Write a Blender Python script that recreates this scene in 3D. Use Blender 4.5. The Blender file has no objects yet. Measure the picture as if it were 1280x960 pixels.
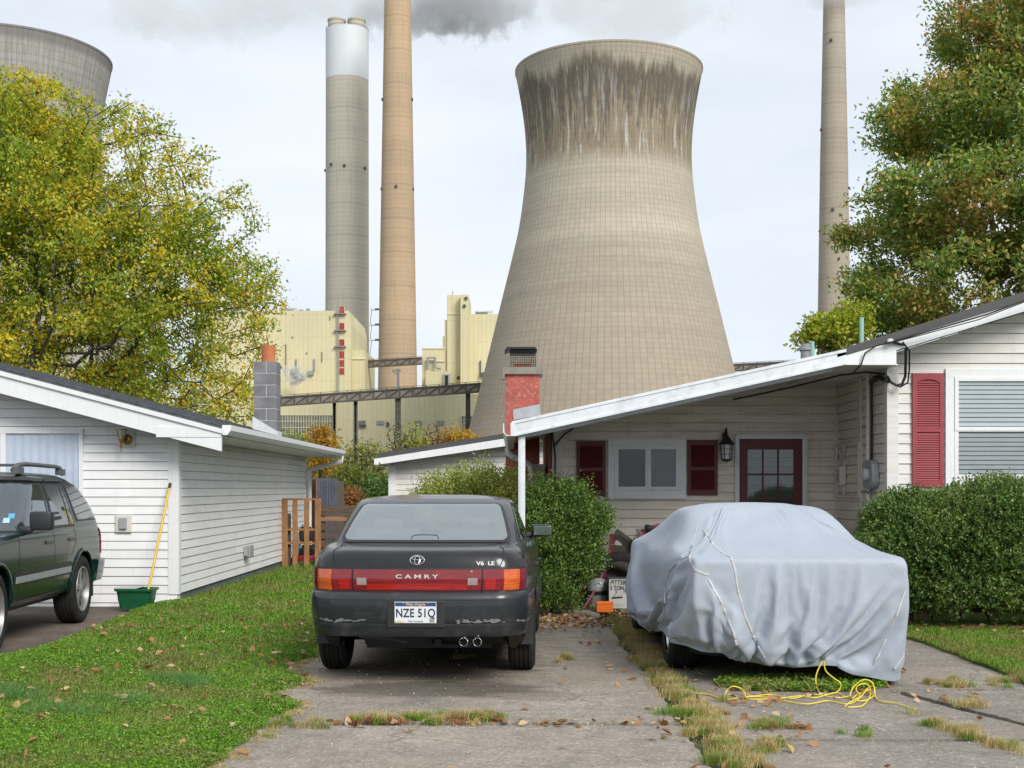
import bpy, bmesh, math, random
import numpy as np
from mathutils import Vector, Matrix, Euler
R = math.radians
sc = bpy.context.scene
COL = sc.collection
# ------------------------------------------------------------ camera, sky, sun, exposure
F = 1600.0; HOR = 610.0; CAMZ = 1.46
cam_d = bpy.data.cameras.new('camera'); cam = bpy.data.objects.new('camera', cam_d); COL.objects.link(cam)
cam.location = (0, 0, CAMZ); cam.rotation_euler = (R(90), 0, 0)
cam_d.sensor_width = 36; cam_d.lens = 45.0; cam_d.shift_y = (HOR-480)/1280.0
cam_d.clip_start = 0.1; cam_d.clip_end = 20000
sc.camera = cam
SUN_EL, SUN_AZ = R(35), R(149)       # azimuth measured from +Y clockwise: behind the camera, a little to the right
wd = bpy.data.worlds.new('World'); sc.world = wd; wd.use_nodes = True
nt = wd.node_tree; nt.nodes.clear()
def wn(t, **k):
    n = nt.nodes.new(t)
    for a, b in k.items(): setattr(n, a, b)
    return n
wo = wn('ShaderNodeOutputWorld'); bg = wn('ShaderNodeBackground'); bg.inputs[1].default_value = 0.079
sky = wn('ShaderNodeTexSky', sky_type='NISHITA', sun_disc=False, sun_elevation=SUN_EL, sun_rotation=SUN_AZ)
sky.air_density = 1.0; sky.dust_density = 1.5
tc = wn('ShaderNodeTexCoord'); mp = wn('ShaderNodeMapping'); mp.inputs['Scale'].default_value = (1.0, 1.0, 3.2)
nz = wn('ShaderNodeTexNoise'); nz.inputs['Scale'].default_value = 1.9; nz.inputs['Detail'].default_value = 7; nz.inputs['Roughness'].default_value = .55
nz.inputs['Distortion'].default_value = .35
rp = wn('ShaderNodeValToRGB'); rp.color_ramp.elements[0].position = .28; rp.color_ramp.elements[0].color = (.84, .84, .84, 1)
rp.color_ramp.elements[1].position = .55; rp.color_ramp.elements[1].color = (.96, .96, .96, 1)
rc = wn('ShaderNodeValToRGB'); rc.color_ramp.elements[0].position = .3; rc.color_ramp.elements[0].color = (7.3, 8.1, 9.0, 1)
rc.color_ramp.elements[1].position = .72; rc.color_ramp.elements[1].color = (8.9, 9.3, 9.9, 1)
nz2 = wn('ShaderNodeTexNoise'); nz2.inputs['Scale'].default_value = 3.3; nz2.inputs['Detail'].default_value = 8
mx = wn('ShaderNodeMixRGB')
L = nt.links.new
L(tc.outputs['Generated'], mp.inputs[0]); L(mp.outputs[0], nz.inputs[0]); L(mp.outputs[0], nz2.inputs[0])
L(nz.outputs[0], rp.inputs[0]); L(nz2.outputs[0], rc.inputs[0])
L(rp.outputs[0], mx.inputs[0]); L(sky.outputs[0], mx.inputs[1]); L(rc.outputs[0], mx.inputs[2])
L(mx.outputs[0], bg.inputs[0]); L(bg.outputs[0], wo.inputs[0])
sun_d = bpy.data.lights.new('sun', 'SUN'); sun = bpy.data.objects.new('sun', sun_d); COL.objects.link(sun)
sun_d.energy = 2.25; sun_d.angle = R(24); sun_d.color = (1, .96, .90)
_sv = Vector((math.sin(SUN_AZ)*math.cos(SUN_EL), math.cos(SUN_AZ)*math.cos(SUN_EL), math.sin(SUN_EL)))
sun.rotation_euler = _sv.to_track_quat('Z', 'Y').to_euler()
sc.view_settings.view_transform = 'Standard'; sc.view_settings.look = 'None'
sc.view_settings.exposure = 0.45; sc.view_settings.gamma = 1
sc.render.engine = 'CYCLES'
sc.cycles.use_denoising = True
sc.cycles.max_bounces = 6; sc.cycles.diffuse_bounces = 3; sc.cycles.glossy_bounces = 3
sc.cycles.transmission_bounces = 4; sc.cycles.transparent_max_bounces = 10; sc.cycles.volume_bounces = 1
sc.cycles.caustics_reflective = False; sc.cycles.caustics_refractive = False
sc.cycles.volume_max_steps = 96
# ------------------------------------------------------------ helpers
rnd = random.Random(7)
def P(px, py, Y):                     # real point at distance Y that the photo shows at this pixel
    return Vector(((px-640)*Y/F, Y, CAMZ+(HOR-py)*Y/F))
def X_(px, Y): return (px-640)*Y/F
def Z_(py, Y): return CAMZ+(HOR-py)*Y/F
def tag(o, label=None, cat=None, group=None, kind=None):
    if label: o['label'] = label
    if cat: o['category'] = cat
    if group: o['group'] = group
    if kind: o['kind'] = kind
    return o
def thing(name, label, cat, loc=(0,0,0), rz=0, group=None):
    o = bpy.data.objects.new(name, None); COL.objects.link(o); o.empty_display_size = .2
    o.location = loc; o.rotation_euler = (0,0,rz)
    return tag(o, label, cat, group)
def link_mesh(me, name, mats, parent):
    if mats is not None:
        for m in (mats if isinstance(mats, (list, tuple)) else [mats]): me.materials.append(m)
    o = bpy.data.objects.new(name, me); COL.objects.link(o)
    if parent is not None: o.parent = parent
    return o
def wpos(o):
    v = Vector((0,0,0))
    while o is not None: v += o.location; o = o.parent
    return v
class MB:
    """collects shapes, then links them as one mesh object"""
    def __init__(s): s.v = []; s.f = []; s.m = []; s.mi = 0
    def add(s, vs, fs):
        b = len(s.v); s.v += [tuple(v) for v in vs]
        for f in fs: s.f.append(tuple(i+b for i in f)); s.m.append(s.mi)
        return s
    def box(s, x0, x1, y0, y1, z0, z1, rot=None, c=None):
        vs = [Vector(p) for p in ((x0,y0,z0),(x1,y0,z0),(x1,y1,z0),(x0,y1,z0),(x0,y0,z1),(x1,y0,z1),(x1,y1,z1),(x0,y1,z1))]
        if rot is not None:
            c = Vector(c) if c is not None else Vector(((x0+x1)/2,(y0+y1)/2,(z0+z1)/2))
            q = Euler(rot).to_matrix(); vs = [c+q@(v-c) for v in vs]
        return s.add(vs, [(0,3,2,1),(4,5,6,7),(0,1,5,4),(1,2,6,5),(2,3,7,6),(3,0,4,7)])
    def prism(s, poly, d, base=None):        # poly: list of 3D points, d: extrusion vector
        n = len(poly); d = Vector(d); p = [Vector(q) for q in poly]
        return s.add(p+[q+d for q in p], [tuple(range(n))[::-1], tuple(range(n,2*n))]+[(i,(i+1)%n,n+(i+1)%n,n+i) for i in range(n)])
    def bar(s, a, b, w, h=None, up=(0,0,1)):
        a = Vector(a); b = Vector(b); h = h or w; d = (b-a).normalized(); u = Vector(up)
        if abs(d.dot(u)) > .98: u = Vector((0,1,0))
        r = d.cross(u).normalized()*w/2; u2 = r.cross(d).normalized()*h/2
        vs = [p+i*r+j*u2 for p in (a,b) for i,j in ((-1,-1),(1,-1),(1,1),(-1,1))]
        return s.add(vs, [(0,3,2,1),(4,5,6,7),(0,1,5,4),(1,2,6,5),(2,3,7,6),(3,0,4,7)])
    def tube(s, pts, r, n=8, caps=True):
        pts = [Vector(p) for p in pts]; rs = r if isinstance(r, (list, tuple)) else [r]*len(pts)
        b = len(s.v); up = Vector((0,0,1)); prev = None
        for i, p in enumerate(pts):
            d = (pts[min(i+1,len(pts)-1)]-pts[max(i-1,0)])
            if d.length < 1e-9: d = Vector((0,0,1))
            d.normalize()
            if prev is None:
                a = d.cross(up) if abs(d.dot(up)) < .95 else d.cross(Vector((1,0,0)))
            else: a = prev - d*prev.dot(d)
            if a.length < 1e-6: a = d.orthogonal()
            a.normalize(); prev = a; c = d.cross(a)
            for k in range(n):
                t = 2*math.pi*k/n; s.v.append(tuple(p+(a*math.cos(t)+c*math.sin(t))*rs[i]))
        for i in range(len(pts)-1):
            for k in range(n):
                s.f.append((b+i*n+k, b+i*n+(k+1)%n, b+(i+1)*n+(k+1)%n, b+(i+1)*n+k)); s.m.append(s.mi)
        if caps:
            s.f.append(tuple(b+k for k in range(n))[::-1]); s.m.append(s.mi)
            e = b+(len(pts)-1)*n; s.f.append(tuple(e+k for k in range(n))); s.m.append(s.mi)
        return s
    def lathe(s, prof, c=(0,0,0), n=32, axis='z', a0=0, a1=2*math.pi, cap=False):
        b = len(s.v); full = abs(a1-a0-2*math.pi) < 1e-6; m = n if full else n+1
        for r, z in prof:
            for k in range(m):
                t = a0+(a1-a0)*k/n; x, y = r*math.cos(t), r*math.sin(t)
                p = (x,y,z) if axis == 'z' else ((z,x,y) if axis == 'x' else (x,z,y))
                s.v.append((p[0]+c[0],p[1]+c[1],p[2]+c[2]))
        for i in range(len(prof)-1):
            for k in range(n):
                k2 = (k+1)%m
                s.f.append((b+i*m+k,b+i*m+k2,b+(i+1)*m+k2,b+(i+1)*m+k)); s.m.append(s.mi)
        if cap:
            s.f.append(tuple(b+k for k in range(m))); s.m.append(s.mi)
            e = b+(len(prof)-1)*m; s.f.append(tuple(e+k for k in range(m))); s.m.append(s.mi)
        return s
    def build(s, name, mats, parent=None, world=True, smooth=False, bevel=0, recalc=True):
        me = bpy.data.meshes.new(name)
        off = wpos(parent) if (parent is not None and world) else Vector((0,0,0))
        me.from_pydata([(v[0]-off.x, v[1]-off.y, v[2]-off.z) for v in s.v], [], s.f)
        me.polygons.foreach_set('material_index', s.m)
        bm = bmesh.new(); bm.from_mesh(me)
        if recalc: bmesh.ops.recalc_face_normals(bm, faces=bm.faces)
        if bevel:
            es = [e for e in bm.edges if len(e.link_faces) == 2 and e.calc_face_angle(0) > .5]
            try: bmesh.ops.bevel(bm, geom=es, offset=bevel, segments=2, profile=.6, affect='EDGES', clamp_overlap=True)
            except Exception: pass
        bm.to_mesh(me); bm.free()
        if smooth:
            me.polygons.foreach_set('use_smooth', [True]*len(me.polygons))
            try: me.set_sharp_from_angle(angle=R(smooth if smooth is not True else 40))
            except Exception: pass
        return link_mesh(me, name, mats, parent)
def npmesh(name, V, Fc, mats, parent=None, k=4, smooth=False, fm=None):
    """fast mesh from numpy: V (n,3), Fc (m,k)"""
    me = bpy.data.meshes.new(name); V = np.asarray(V, np.float32); Fc = np.asarray(Fc, np.int32); m = len(Fc)
    if parent is not None: V = V-np.array(wpos(parent), np.float32)
    me.vertices.add(len(V)); me.vertices.foreach_set('co', V.ravel())
    me.loops.add(m*k); me.loops.foreach_set('vertex_index', Fc.ravel())
    me.polygons.add(m); me.polygons.foreach_set('loop_start', np.arange(m, dtype=np.int32)*k)
    try: me.polygons.foreach_set('loop_total', np.full(m, k, np.int32))
    except Exception: pass
    if fm is not None: me.polygons.foreach_set('material_index', np.asarray(fm, np.int32))
    if smooth: me.polygons.foreach_set('use_smooth', np.ones(m, bool))
    me.update(calc_edges=True); me.validate()
    return link_mesh(me, name, mats, parent)
def text_mesh(txt, name, size, mat_, parent, loc, rot, depth=.001, sx=1.0, align='CENTER', bold=0, shear=0, space=1):
    cu = bpy.data.curves.new(name, 'FONT'); cu.body = txt; cu.size = size; cu.extrude = depth; cu.align_x = align; cu.align_y = 'CENTER'
    cu.offset = bold; cu.shear = shear; cu.space_character = space
    o = bpy.data.objects.new(name, cu); COL.objects.link(o)
    dg = bpy.context.evaluated_depsgraph_get(); me = bpy.data.meshes.new_from_object(o.evaluated_get(dg))
    bpy.data.objects.remove(o); bpy.data.curves.remove(cu); me.name = name; me.materials.clear()
    M = Matrix.LocRotScale(Vector(loc)-(wpos(parent) if parent is not None else Vector((0,0,0))), Euler(rot), Vector((sx,1,1))); me.transform(M)
    return link_mesh(me, name, mat_, parent)
def boolean_cut(o, cutter):
    md = o.modifiers.new('c', 'BOOLEAN'); md.operation = 'DIFFERENCE'; md.object = cutter; md.solver = 'EXACT'
    dg = bpy.context.evaluated_depsgraph_get(); dg.update()
    me = bpy.data.meshes.new_from_object(o.evaluated_get(dg)); o.modifiers.clear()
    old = o.data; me.name = old.name; o.data = me; bpy.data.meshes.remove(old)
    cm = cutter.data; bpy.data.objects.remove(cutter); bpy.data.meshes.remove(cm)
# ------------------------------------------------------------ materials
def nmat(name):
    m = bpy.data.materials.new(name); m.use_nodes = True; t = m.node_tree
    return m, t, t.nodes['Principled BSDF']
def nd(t, ty, ins=None, **k):
    n = t.nodes.new(ty)
    for a, b in k.items(): setattr(n, a, b)
    if ins:
        for a, b in ins.items():
            if isinstance(b, bpy.types.NodeSocket): t.links.new(b, n.inputs[a])
            else: n.inputs[a].default_value = b
    return n
def rgba(c): return (c[0], c[1], c[2], 1)
def ramp(t, fac, stops, interp='LINEAR'):
    n = t.nodes.new('ShaderNodeValToRGB'); cr = n.color_ramp; cr.interpolation = interp
    while len(cr.elements) < len(stops): cr.elements.new(.5)
    for e, (p, c) in zip(cr.elements, stops): e.position = p; e.color = rgba(c) if hasattr(c, '__len__') else (c,c,c,1)
    t.links.new(fac, n.inputs[0]); return n.outputs[0]
def mixc(t, fac, a, b, mode='MIX'):
    n = t.nodes.new('ShaderNodeMixRGB'); n.blend_type = mode
    for i, v in enumerate((fac, a, b)):
        if isinstance(v, bpy.types.NodeSocket): t.links.new(v, n.inputs[i])
        elif i == 0: n.inputs[0].default_value = v
        else: n.inputs[i].default_value = rgba(v) if hasattr(v, '__len__') else (v,v,v,1)
    return n.outputs[0]
def mth(t, op, a, b=0.0, clamp=False):
    n = t.nodes.new('ShaderNodeMath'); n.operation = op; n.use_clamp = clamp
    for i, v in enumerate((a, b)):
        if isinstance(v, bpy.types.NodeSocket): t.links.new(v, n.inputs[i])
        else: n.inputs[i].default_value = v
    return n.outputs[0]
def coords(t, scale=(1,1,1), kind='Object', loc=(0,0,0)):
    c = t.nodes.new('ShaderNodeTexCoord'); m = t.nodes.new('ShaderNodeMapping'); m.inputs['Scale'].default_value = scale
    m.inputs['Location'].default_value = loc
    t.links.new(c.outputs[kind], m.inputs[0]); return m.outputs[0]
def noise(t, vec, scale, detail=4, rough=.5, dist=0.0):
    n = nd(t, 'ShaderNodeTexNoise', {'Scale': scale, 'Detail': detail, 'Roughness': rough, 'Distortion': dist, 'Vector': vec})
    return n.outputs[0]
def bump(t, b, h, strength=.3, dist=.01):
    n = nd(t, 'ShaderNodeBump', {'Strength': strength, 'Distance': dist, 'Height': h}); t.links.new(n.outputs[0], b.inputs['Normal'])
def simple(name, c, rough=.6, metal=0.0, spec=.5, var=.12, vs=6.0, bmp=0.0, bs=60, streak=0, coat=0, dirt=None, scale=(1,1,1)):
    m, t, b = nmat(name)
    v = coords(t, scale); n1 = noise(t, v, vs, 6, .6)
    lo = tuple(x*(1-var) for x in c); hi = tuple(min(1, x*(1+var)) for x in c)
    col = ramp(t, n1, [(.3, lo), (.7, hi)])
    if streak:
        n2 = noise(t, coords(t, (9,9,.5)), 3, 5, .6); col = mixc(t, mth(t, 'MULTIPLY', ramp(t, n2, [(.5,0),(.75,1)]), streak), col, tuple(x*.55 for x in c))
    if dirt:
        n3 = noise(t, coords(t), dirt[1], 8, .65); col = mixc(t, mth(t, 'MULTIPLY', ramp(t, n3, [(.5,0),(.72,1)]), dirt[2]), col, dirt[0])
    t.links.new(col, b.inputs['Base Color'])
    b.inputs['Roughness'].default_value = rough; b.inputs['Metallic'].default_value = metal; b.inputs['Specular IOR Level'].default_value = spec
    if coat: b.inputs['Coat Weight'].default_value = coat; b.inputs['Coat Roughness'].default_value = .04
    if bmp: bump(t, b, noise(t, v, bs, 4, .6), bmp, .01)
    return m
def leafmat(name, stops, patch=None, transl=.35, ps=1.2):
    """leaf colours vary from leaf to leaf, and in patches through the crown"""
    m, t, b = nmat(name); g = t.nodes.new('ShaderNodeNewGeometry')
    c = ramp(t, g.outputs['Random Per Island'], stops)
    if patch:
        n = noise(t, coords(t), ps, 3, .6); f = ramp(t, n, [(patch[1], 0), (patch[2], 1)])
        c2 = ramp(t, g.outputs['Random Per Island'], patch[0]); c = mixc(t, f, c, c2)
    t.links.new(c, b.inputs['Base Color']); b.inputs['Roughness'].default_value = .5; b.inputs['Specular IOR Level'].default_value = .3
    tr = nd(t, 'ShaderNodeBsdfTranslucent', {'Color': mixc(t, .5, c, (.5,.6,.05), 'MULTIPLY')})
    t.links.new(mixc(t, 1, c, (1.3, 1.35, .7), 'MULTIPLY'), tr.inputs[0])
    ms = nd(t, 'ShaderNodeMixShader', {0: transl, 1: b.outputs[0], 2: tr.outputs[0]})
    t.links.new(ms.outputs[0], t.nodes['Material Output'].inputs[0]); return m
M = {}
# ============================================================ the power plant far behind
def concrete_tower_mat(name, tint, stain, zb, zt, cellc, ribs=118, lift=1.5):
    m, t, b = nmat(name); c = t.nodes.new('ShaderNodeTexCoord'); s = nd(t, 'ShaderNodeSeparateXYZ', {0: c.outputs['Object']})
    ang = mth(t, 'MULTIPLY', mth(t, 'ADD', mth(t, 'ARCTAN2', s.outputs[1], s.outputs[0]), math.pi), ribs/(2*math.pi))
    zz = mth(t, 'DIVIDE', s.outputs[2], lift)
    fu = mth(t, 'FRACT', ang); fz = mth(t, 'FRACT', zz)
    lu = mth(t, 'LESS_THAN', mth(t, 'ABSOLUTE', mth(t, 'SUBTRACT', fu, .5)), .085)
    lz = mth(t, 'LESS_THAN', mth(t, 'ABSOLUTE', mth(t, 'SUBTRACT', fz, .5)), .085)
    cell = nd(t, 'ShaderNodeCombineXYZ', {0: mth(t, 'FLOOR', mth(t,'ADD',ang,.5)), 1: mth(t, 'FLOOR', mth(t,'ADD',zz,.5))})
    wn_ = nd(t, 'ShaderNodeTexWhiteNoise', {'Vector': cell.outputs[0]}); wn_.noise_dimensions = '2D'
    row = nd(t, 'ShaderNodeCombineXYZ', {0: mth(t, 'MULTIPLY', ang, .01), 1: 0.0, 2: mth(t, 'MULTIPLY', s.outputs[2], .11)})
    nrow = noise(t, row.outputs[0], 1.0, 6, .7)
    base = ramp(t, nrow, [(.3, tuple(x*.76 for x in tint)), (.5, tuple(x*.95 for x in tint)), (.7, tuple(x*1.12 for x in tint))])
    low = mth(t, 'MULTIPLY', mth(t, 'SUBTRACT', 88.0, s.outputs[2]), 1/75.0, True)
    base = mixc(t, mth(t,'MULTIPLY',low,.75), base, cellc)
    base = mixc(t, 1, base, ramp(t, wn_.outputs[0], [(0,.955),(1,1.035)]), 'MULTIPLY')
    sv = nd(t, 'ShaderNodeCombineXYZ', {0: mth(t,'MULTIPLY',ang,1.25), 1: 0.0, 2: mth(t, 'MULTIPLY', s.outputs[2], .05)})
    n1 = noise(t, sv.outputs[0], 1.0, 5, .8)
    sv2 = nd(t, 'ShaderNodeCombineXYZ', {0: mth(t,'MULTIPLY',ang,1.3), 1: 7.0, 2: mth(t, 'MULTIPLY', s.outputs[2], .06)})
    n2 = noise(t, sv2.outputs[0], 1.0, 6, .7)
    sv3 = nd(t, 'ShaderNodeCombineXYZ', {0: mth(t,'MULTIPLY',ang,.10), 1: 3.0, 2: 0.0}); n3 = noise(t, sv3.outputs[0], 1.0, 3, .5)
    if stain:
        zj = mth(t, 'ADD', s.outputs[2], mth(t, 'MULTIPLY', mth(t,'SUBTRACT',n1,.5), 17.0))
        zj = mth(t, 'ADD', zj, mth(t, 'MULTIPLY', mth(t,'SUBTRACT',n3,.5), 14.0))
        zl = mth(t, 'ADD', s.outputs[2], mth(t, 'MULTIPLY', mth(t,'SUBTRACT',n1,.5), 12.0))
        m1 = mth(t, 'MULTIPLY', mth(t, 'SUBTRACT', zl, zb), .20, True); m2 = mth(t, 'MULTIPLY', mth(t, 'SUBTRACT', zt, zj), .30, True)
        band = mth(t, 'MULTIPLY', m1, m2)
        och = ramp(t, n2, [(.3, (.165,.13,.085)), (.7, (.33,.265,.175))])
        base = mixc(t, mth(t,'MULTIPLY',band,.84), base, och)
        up = mth(t, 'MULTIPLY', mth(t, 'SUBTRACT', s.outputs[2], zb+2), 1/(zt-zb-4), True)       # dark grows towards the top of the band
        thr = mth(t, 'ADD', n1, mth(t, 'MULTIPLY', mth(t,'SUBTRACT',up,.42), .24)); thr = mth(t,'ADD',thr,mth(t,'MULTIPLY',mth(t,'SUBTRACT',wn_.outputs[0],.5),.06))
        dk = mth(t, 'MULTIPLY', ramp(t, thr, [(.49, 0), (.56, 1)]), band)
        base = mixc(t, mth(t,'MULTIPLY',dk,.64), base, (.065,.062,.062))
        sv4 = nd(t, 'ShaderNodeCombineXYZ', {0: mth(t,'MULTIPLY',ang,.8), 1: 13.0, 2: mth(t, 'MULTIPLY', s.outputs[2], .045)}); n4 = noise(t, sv4.outputs[0], 1.0, 5, .7)
        wt = mth(t, 'MULTIPLY', mth(t, 'MULTIPLY', ramp(t, n4, [(.53, 0), (.60, 1)]), band), mth(t,'SUBTRACT',1.0,mth(t,'MULTIPLY',up,.85)))
        base = mixc(t, mth(t,'MULTIPLY',wt,.85), base, (.55,.54,.52))
    else:
        dk = ramp(t, n1, [(.45, 0), (.62, 1)]); base = mixc(t, mth(t,'MULTIPLY',dk,.45), base, (.16,.155,.15))
        topb = mth(t, 'MULTIPLY', mth(t, 'SUBTRACT', s.outputs[2], 127.5), .6, True); base = mixc(t, mth(t,'MULTIPLY',topb,.6), base, (.14,.14,.14))
    line = mth(t, 'MAXIMUM', mth(t,'MULTIPLY',lu,.34), mth(t,'MULTIPLY',lz,.22))
    base = mixc(t, mth(t,'MULTIPLY',line,1.1,True), base, tuple(x*.40 for x in tint))
    t.links.new(base, b.inputs['Base Color']); b.inputs['Roughness'].default_value = .9; b.inputs['Specular IOR Level'].default_value = .1
    return m
def stack_mat(name, c1, c2, c3, lift=3.0):
    m, t, b = nmat(name); c = t.nodes.new('ShaderNodeTexCoord'); s = nd(t, 'ShaderNodeSeparateXYZ', {0: c.outputs['Object']})
    row = nd(t, 'ShaderNodeCombineXYZ', {2: mth(t, 'MULTIPLY', s.outputs[2], .03)}); n = noise(t, row.outputs[0], 1.0, 9, .8)
    big = nd(t, 'ShaderNodeCombineXYZ', {2: mth(t, 'MULTIPLY', s.outputs[2], .008)}); nb = noise(t, big.outputs[0], 1.0, 2, .5)
    col = ramp(t, n, [(.32, c1), (.5, c2), (.68, c3)]); col = mixc(t, ramp(t, nb, [(.42,0),(.6,.55)]), col, c3)
    ang = mth(t, 'ARCTAN2', s.outputs[1], s.outputs[0])
    sv = nd(t, 'ShaderNodeCombineXYZ', {0: mth(t,'MULTIPLY',ang,5), 2: mth(t,'MULTIPLY',s.outputs[2],.02)}); ns = noise(t, sv.outputs[0], 1.5, 6, .7)
    col = mixc(t, ramp(t, ns, [(.5,0),(.8,.45)]), col, tuple(x*.55 for x in c1))
    lz = mth(t, 'LESS_THAN', mth(t, 'FRACT', mth(t,'DIVIDE',s.outputs[2],lift)), .16)
    lz2 = mth(t, 'LESS_THAN', mth(t, 'FRACT', mth(t,'DIVIDE',s.outputs[2],lift*7)), .05)
    col = mixc(t, mth(t,'ADD',mth(t,'MULTIPLY',lz,.16),mth(t,'MULTIPLY',lz2,.18), True), col, tuple(x*.5 for x in c1))
    t.links.new(col, b.inputs['Base Color']); b.inputs['Roughness'].default_value = .9; b.inputs['Specular IOR Level'].default_value = .1
    return m
M['tower_a'] = concrete_tower_mat('weathered_concrete_tan', (.455,.405,.325), True, 97.0, 127.5, (.32,.255,.195))
M['tower_b'] = concrete_tower_mat('weathered_concrete_grey', (.42,.40,.37), False, 0, 0, (.36,.33,.29), lift=2.2)
M['stack_grey'] = stack_mat('stack_concrete_grey', (.38,.355,.30), (.47,.44,.37), (.55,.50,.41))
M['stack_tan'] = stack_mat('stack_concrete_tan', (.36,.27,.185), (.43,.32,.215), (.55,.395,.25))
M['stack_beige'] = stack_mat('stack_concrete_beige', (.30,.255,.205), (.37,.32,.26), (.43,.37,.30))
M['white_paint'] = simple('white_paint', (.62,.65,.67), .6, var=.06, streak=.25)
M['dark_hole'] = simple('dark_recess', (.02,.02,.02), .9)
M['dark_steel'] = simple('weathered_dark_steel', (.085,.078,.07), .7, .0, var=.3, vs=.6)
M['grey_steel'] = simple('galvanised_steel_grey', (.28,.29,.30), .6, .2, var=.15)
M['rust_steel'] = simple('rusty_gallery_sheet', (.21,.18,.15), .8, var=.4, vs=.25)
PROF = [(15.5,45.2),(22,42.8),(32,40.3),(44,37.3),(58,33.9),(70,30.9),(82,28.0),(90,26.9),(98,25.95),(104,25.6),(110,25.8),(116,26.4),(122,27.3),(128,28.5),(131,29.1)]
def cooling_tower(X, Y, m, label):
    T = thing('cooling_tower', label, 'cooling tower', (X, Y, 0), 0, 'cooling towers of the power plant')
    zs = [p[0] for p in PROF]; rs = [p[1] for p in PROF]
    # smooth the profile
    zz = np.linspace(15.5, 131, 60); rr = np.interp(zz, zs, rs)
    for _ in range(6): rr[1:-1] = (rr[:-2]+2*rr[1:-1]+rr[2:])/4
    b = MB(); pr = list(zip(rr, zz)); inner = [(r-.6, z) for r, z in pr[::-1]]
    b.lathe(pr+inner, (X, Y, 0), 160); b.build('shell', m, T, smooth=30)
    b = MB(); b.lathe([(rr[-1]-.9,130.9),(rr[-1]+.1,130.9),(rr[-1]+.15,131.5),(rr[-1]-.9,131.7),(rr[-1]-.9,130.9)], (X,Y,0), 160); b.build('rim', m, T, smooth=30)
    b = MB(); n = 44
    for i in range(n):
        for s in (-1, 1):
            a = 2*math.pi*(i+.5)/n; a2 = a+s*math.pi/n
            b.bar((X+49*math.cos(a), Y+49*math.sin(a), 0), (X+45*math.cos(a2), Y+45*math.sin(a2), 15.8), 1.1)
    b.build('support_columns', m, T)
    b = MB(); b.lathe([(43.5,0),(43.5,15)], (X,Y,0), 64); b.build('air_inlet', M['dark_hole'], T)
    return T
cooling_tower(X_(760.7,400), 400, M['tower_a'], 'tan cooling tower with black and white streaks below its rim, rising behind the carport')
cooling_tower(X_(14,386), 386, M['tower_b'], 'plain grey cooling tower behind the big yellow-green tree')
def stack(px, Y, prof, m, label, cap=None, lights=(), flues=False, brackets=()):
    X = X_(px, Y); T = thing('smokestack', label, 'smokestack', (X, Y, 0), 0, 'smokestacks of the power plant')
    b = MB(); b.lathe([(r*Y/F, Z_(y, Y)) for y, r in prof], (X,Y,0), 64, cap=True); b.build('shaft', m, T, smooth=30)
    top = Z_(prof[-1][0], Y); rt = prof[-1][1]*Y/F
    if cap:
        b = MB(); z0 = Z_(cap[0], Y); b.lathe([(cap[1]*Y/F, z0), (cap[1]*Y/F, top+.2), (rt-2, top+.2)], (X,Y,0), 64); b.build('white_cap', M['white_paint'], T, smooth=30)
    if flues:
        for s in (-1, 1):
            b = MB(); b.lathe([(5.7,top-2),(5.7,top+5.5),(6.1,top+5.6),(6.1,top+7),(5.2,top+7),(5.2,top)], (X+s*6.6, Y-3, 0), 32); b.build('flue', m, T, smooth=30)
        b = MB()
        for k in range(40):
            a = 2*math.pi*k/40; b.bar((X+(rt+.1)*math.cos(a), Y+(rt+.1)*math.sin(a), top), (X+(rt+.1)*math.cos(a), Y+(rt+.1)*math.sin(a), top+1.3), .15)
        b.lathe([(rt,top+1.2),(rt+.2,top+1.2),(rt+.2,top+1.4)], (X,Y,0), 40); b.build('railing', M['dark_steel'], T)
    for y, r, angs in lights:
        for a in angs:
            q = MB(); rr = r*Y/F; z = Z_(y, Y); cx = X+rr*math.sin(R(a)); cy = Y-rr*math.cos(R(a))
            q.box(cx-.7, cx+.7, cy-1.2, cy+.6, z-.5, z+1.0); q.box(cx-.3, cx+.3, cy-1.6, cy-1.2, z-.2, z+.6); q.build('warning_light', M['dark_steel'], T)
    for y in brackets:
        q = MB(); z = Z_(y, Y); x1 = X-21.5*Y/F
        q.box(x1-5.2, x1+1, Y-4.4, Y-3.6, z, z+.35); q.bar((x1-5, Y-4, z), (x1-6.2, Y-4, z-10), .3); q.bar((x1-5.2,Y-4,z+.2), (x1-5.2,Y-4,z+1.6), .2)
        q.box(x1-3, x1-.5, Y-4.3, Y-3.7, z+.3, z+1.3); q.build('bracket', M['dark_steel'], T)
    return T
stack(434, 856, [(640,28.5),(500,27.6),(400,27),(200,26.7),(40,26.4)], M['stack_grey'], 'broad grey smokestack with a white painted top and two flue pipes', cap=(102,26.7), flues=True,
      lights=((214,27,(-88,0,62)),(211,27,(-40,)),))
stack(497, 800, [(640,25.8),(470,24.2),(300,21.5),(150,19),(0,16.5),(-16,16.2)], M['stack_tan'], 'slim orange-tan smokestack beside the white-topped one, its top lost in smoke',
      lights=((126,18.6,(-80,80)),(238,20,(-75,0,78)),), brackets=(389,408,427))
stack(1042.5, 770, [(640,24),(385,19.7),(200,17),(0,13),(-30,12.5)], M['stack_beige'], 'slim beige smokestack standing alone left of the reddish-green oak',
      lights=((55,14,(-30,)),(163,16,(-88,)),(266,17.5,(-20,))))
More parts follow.
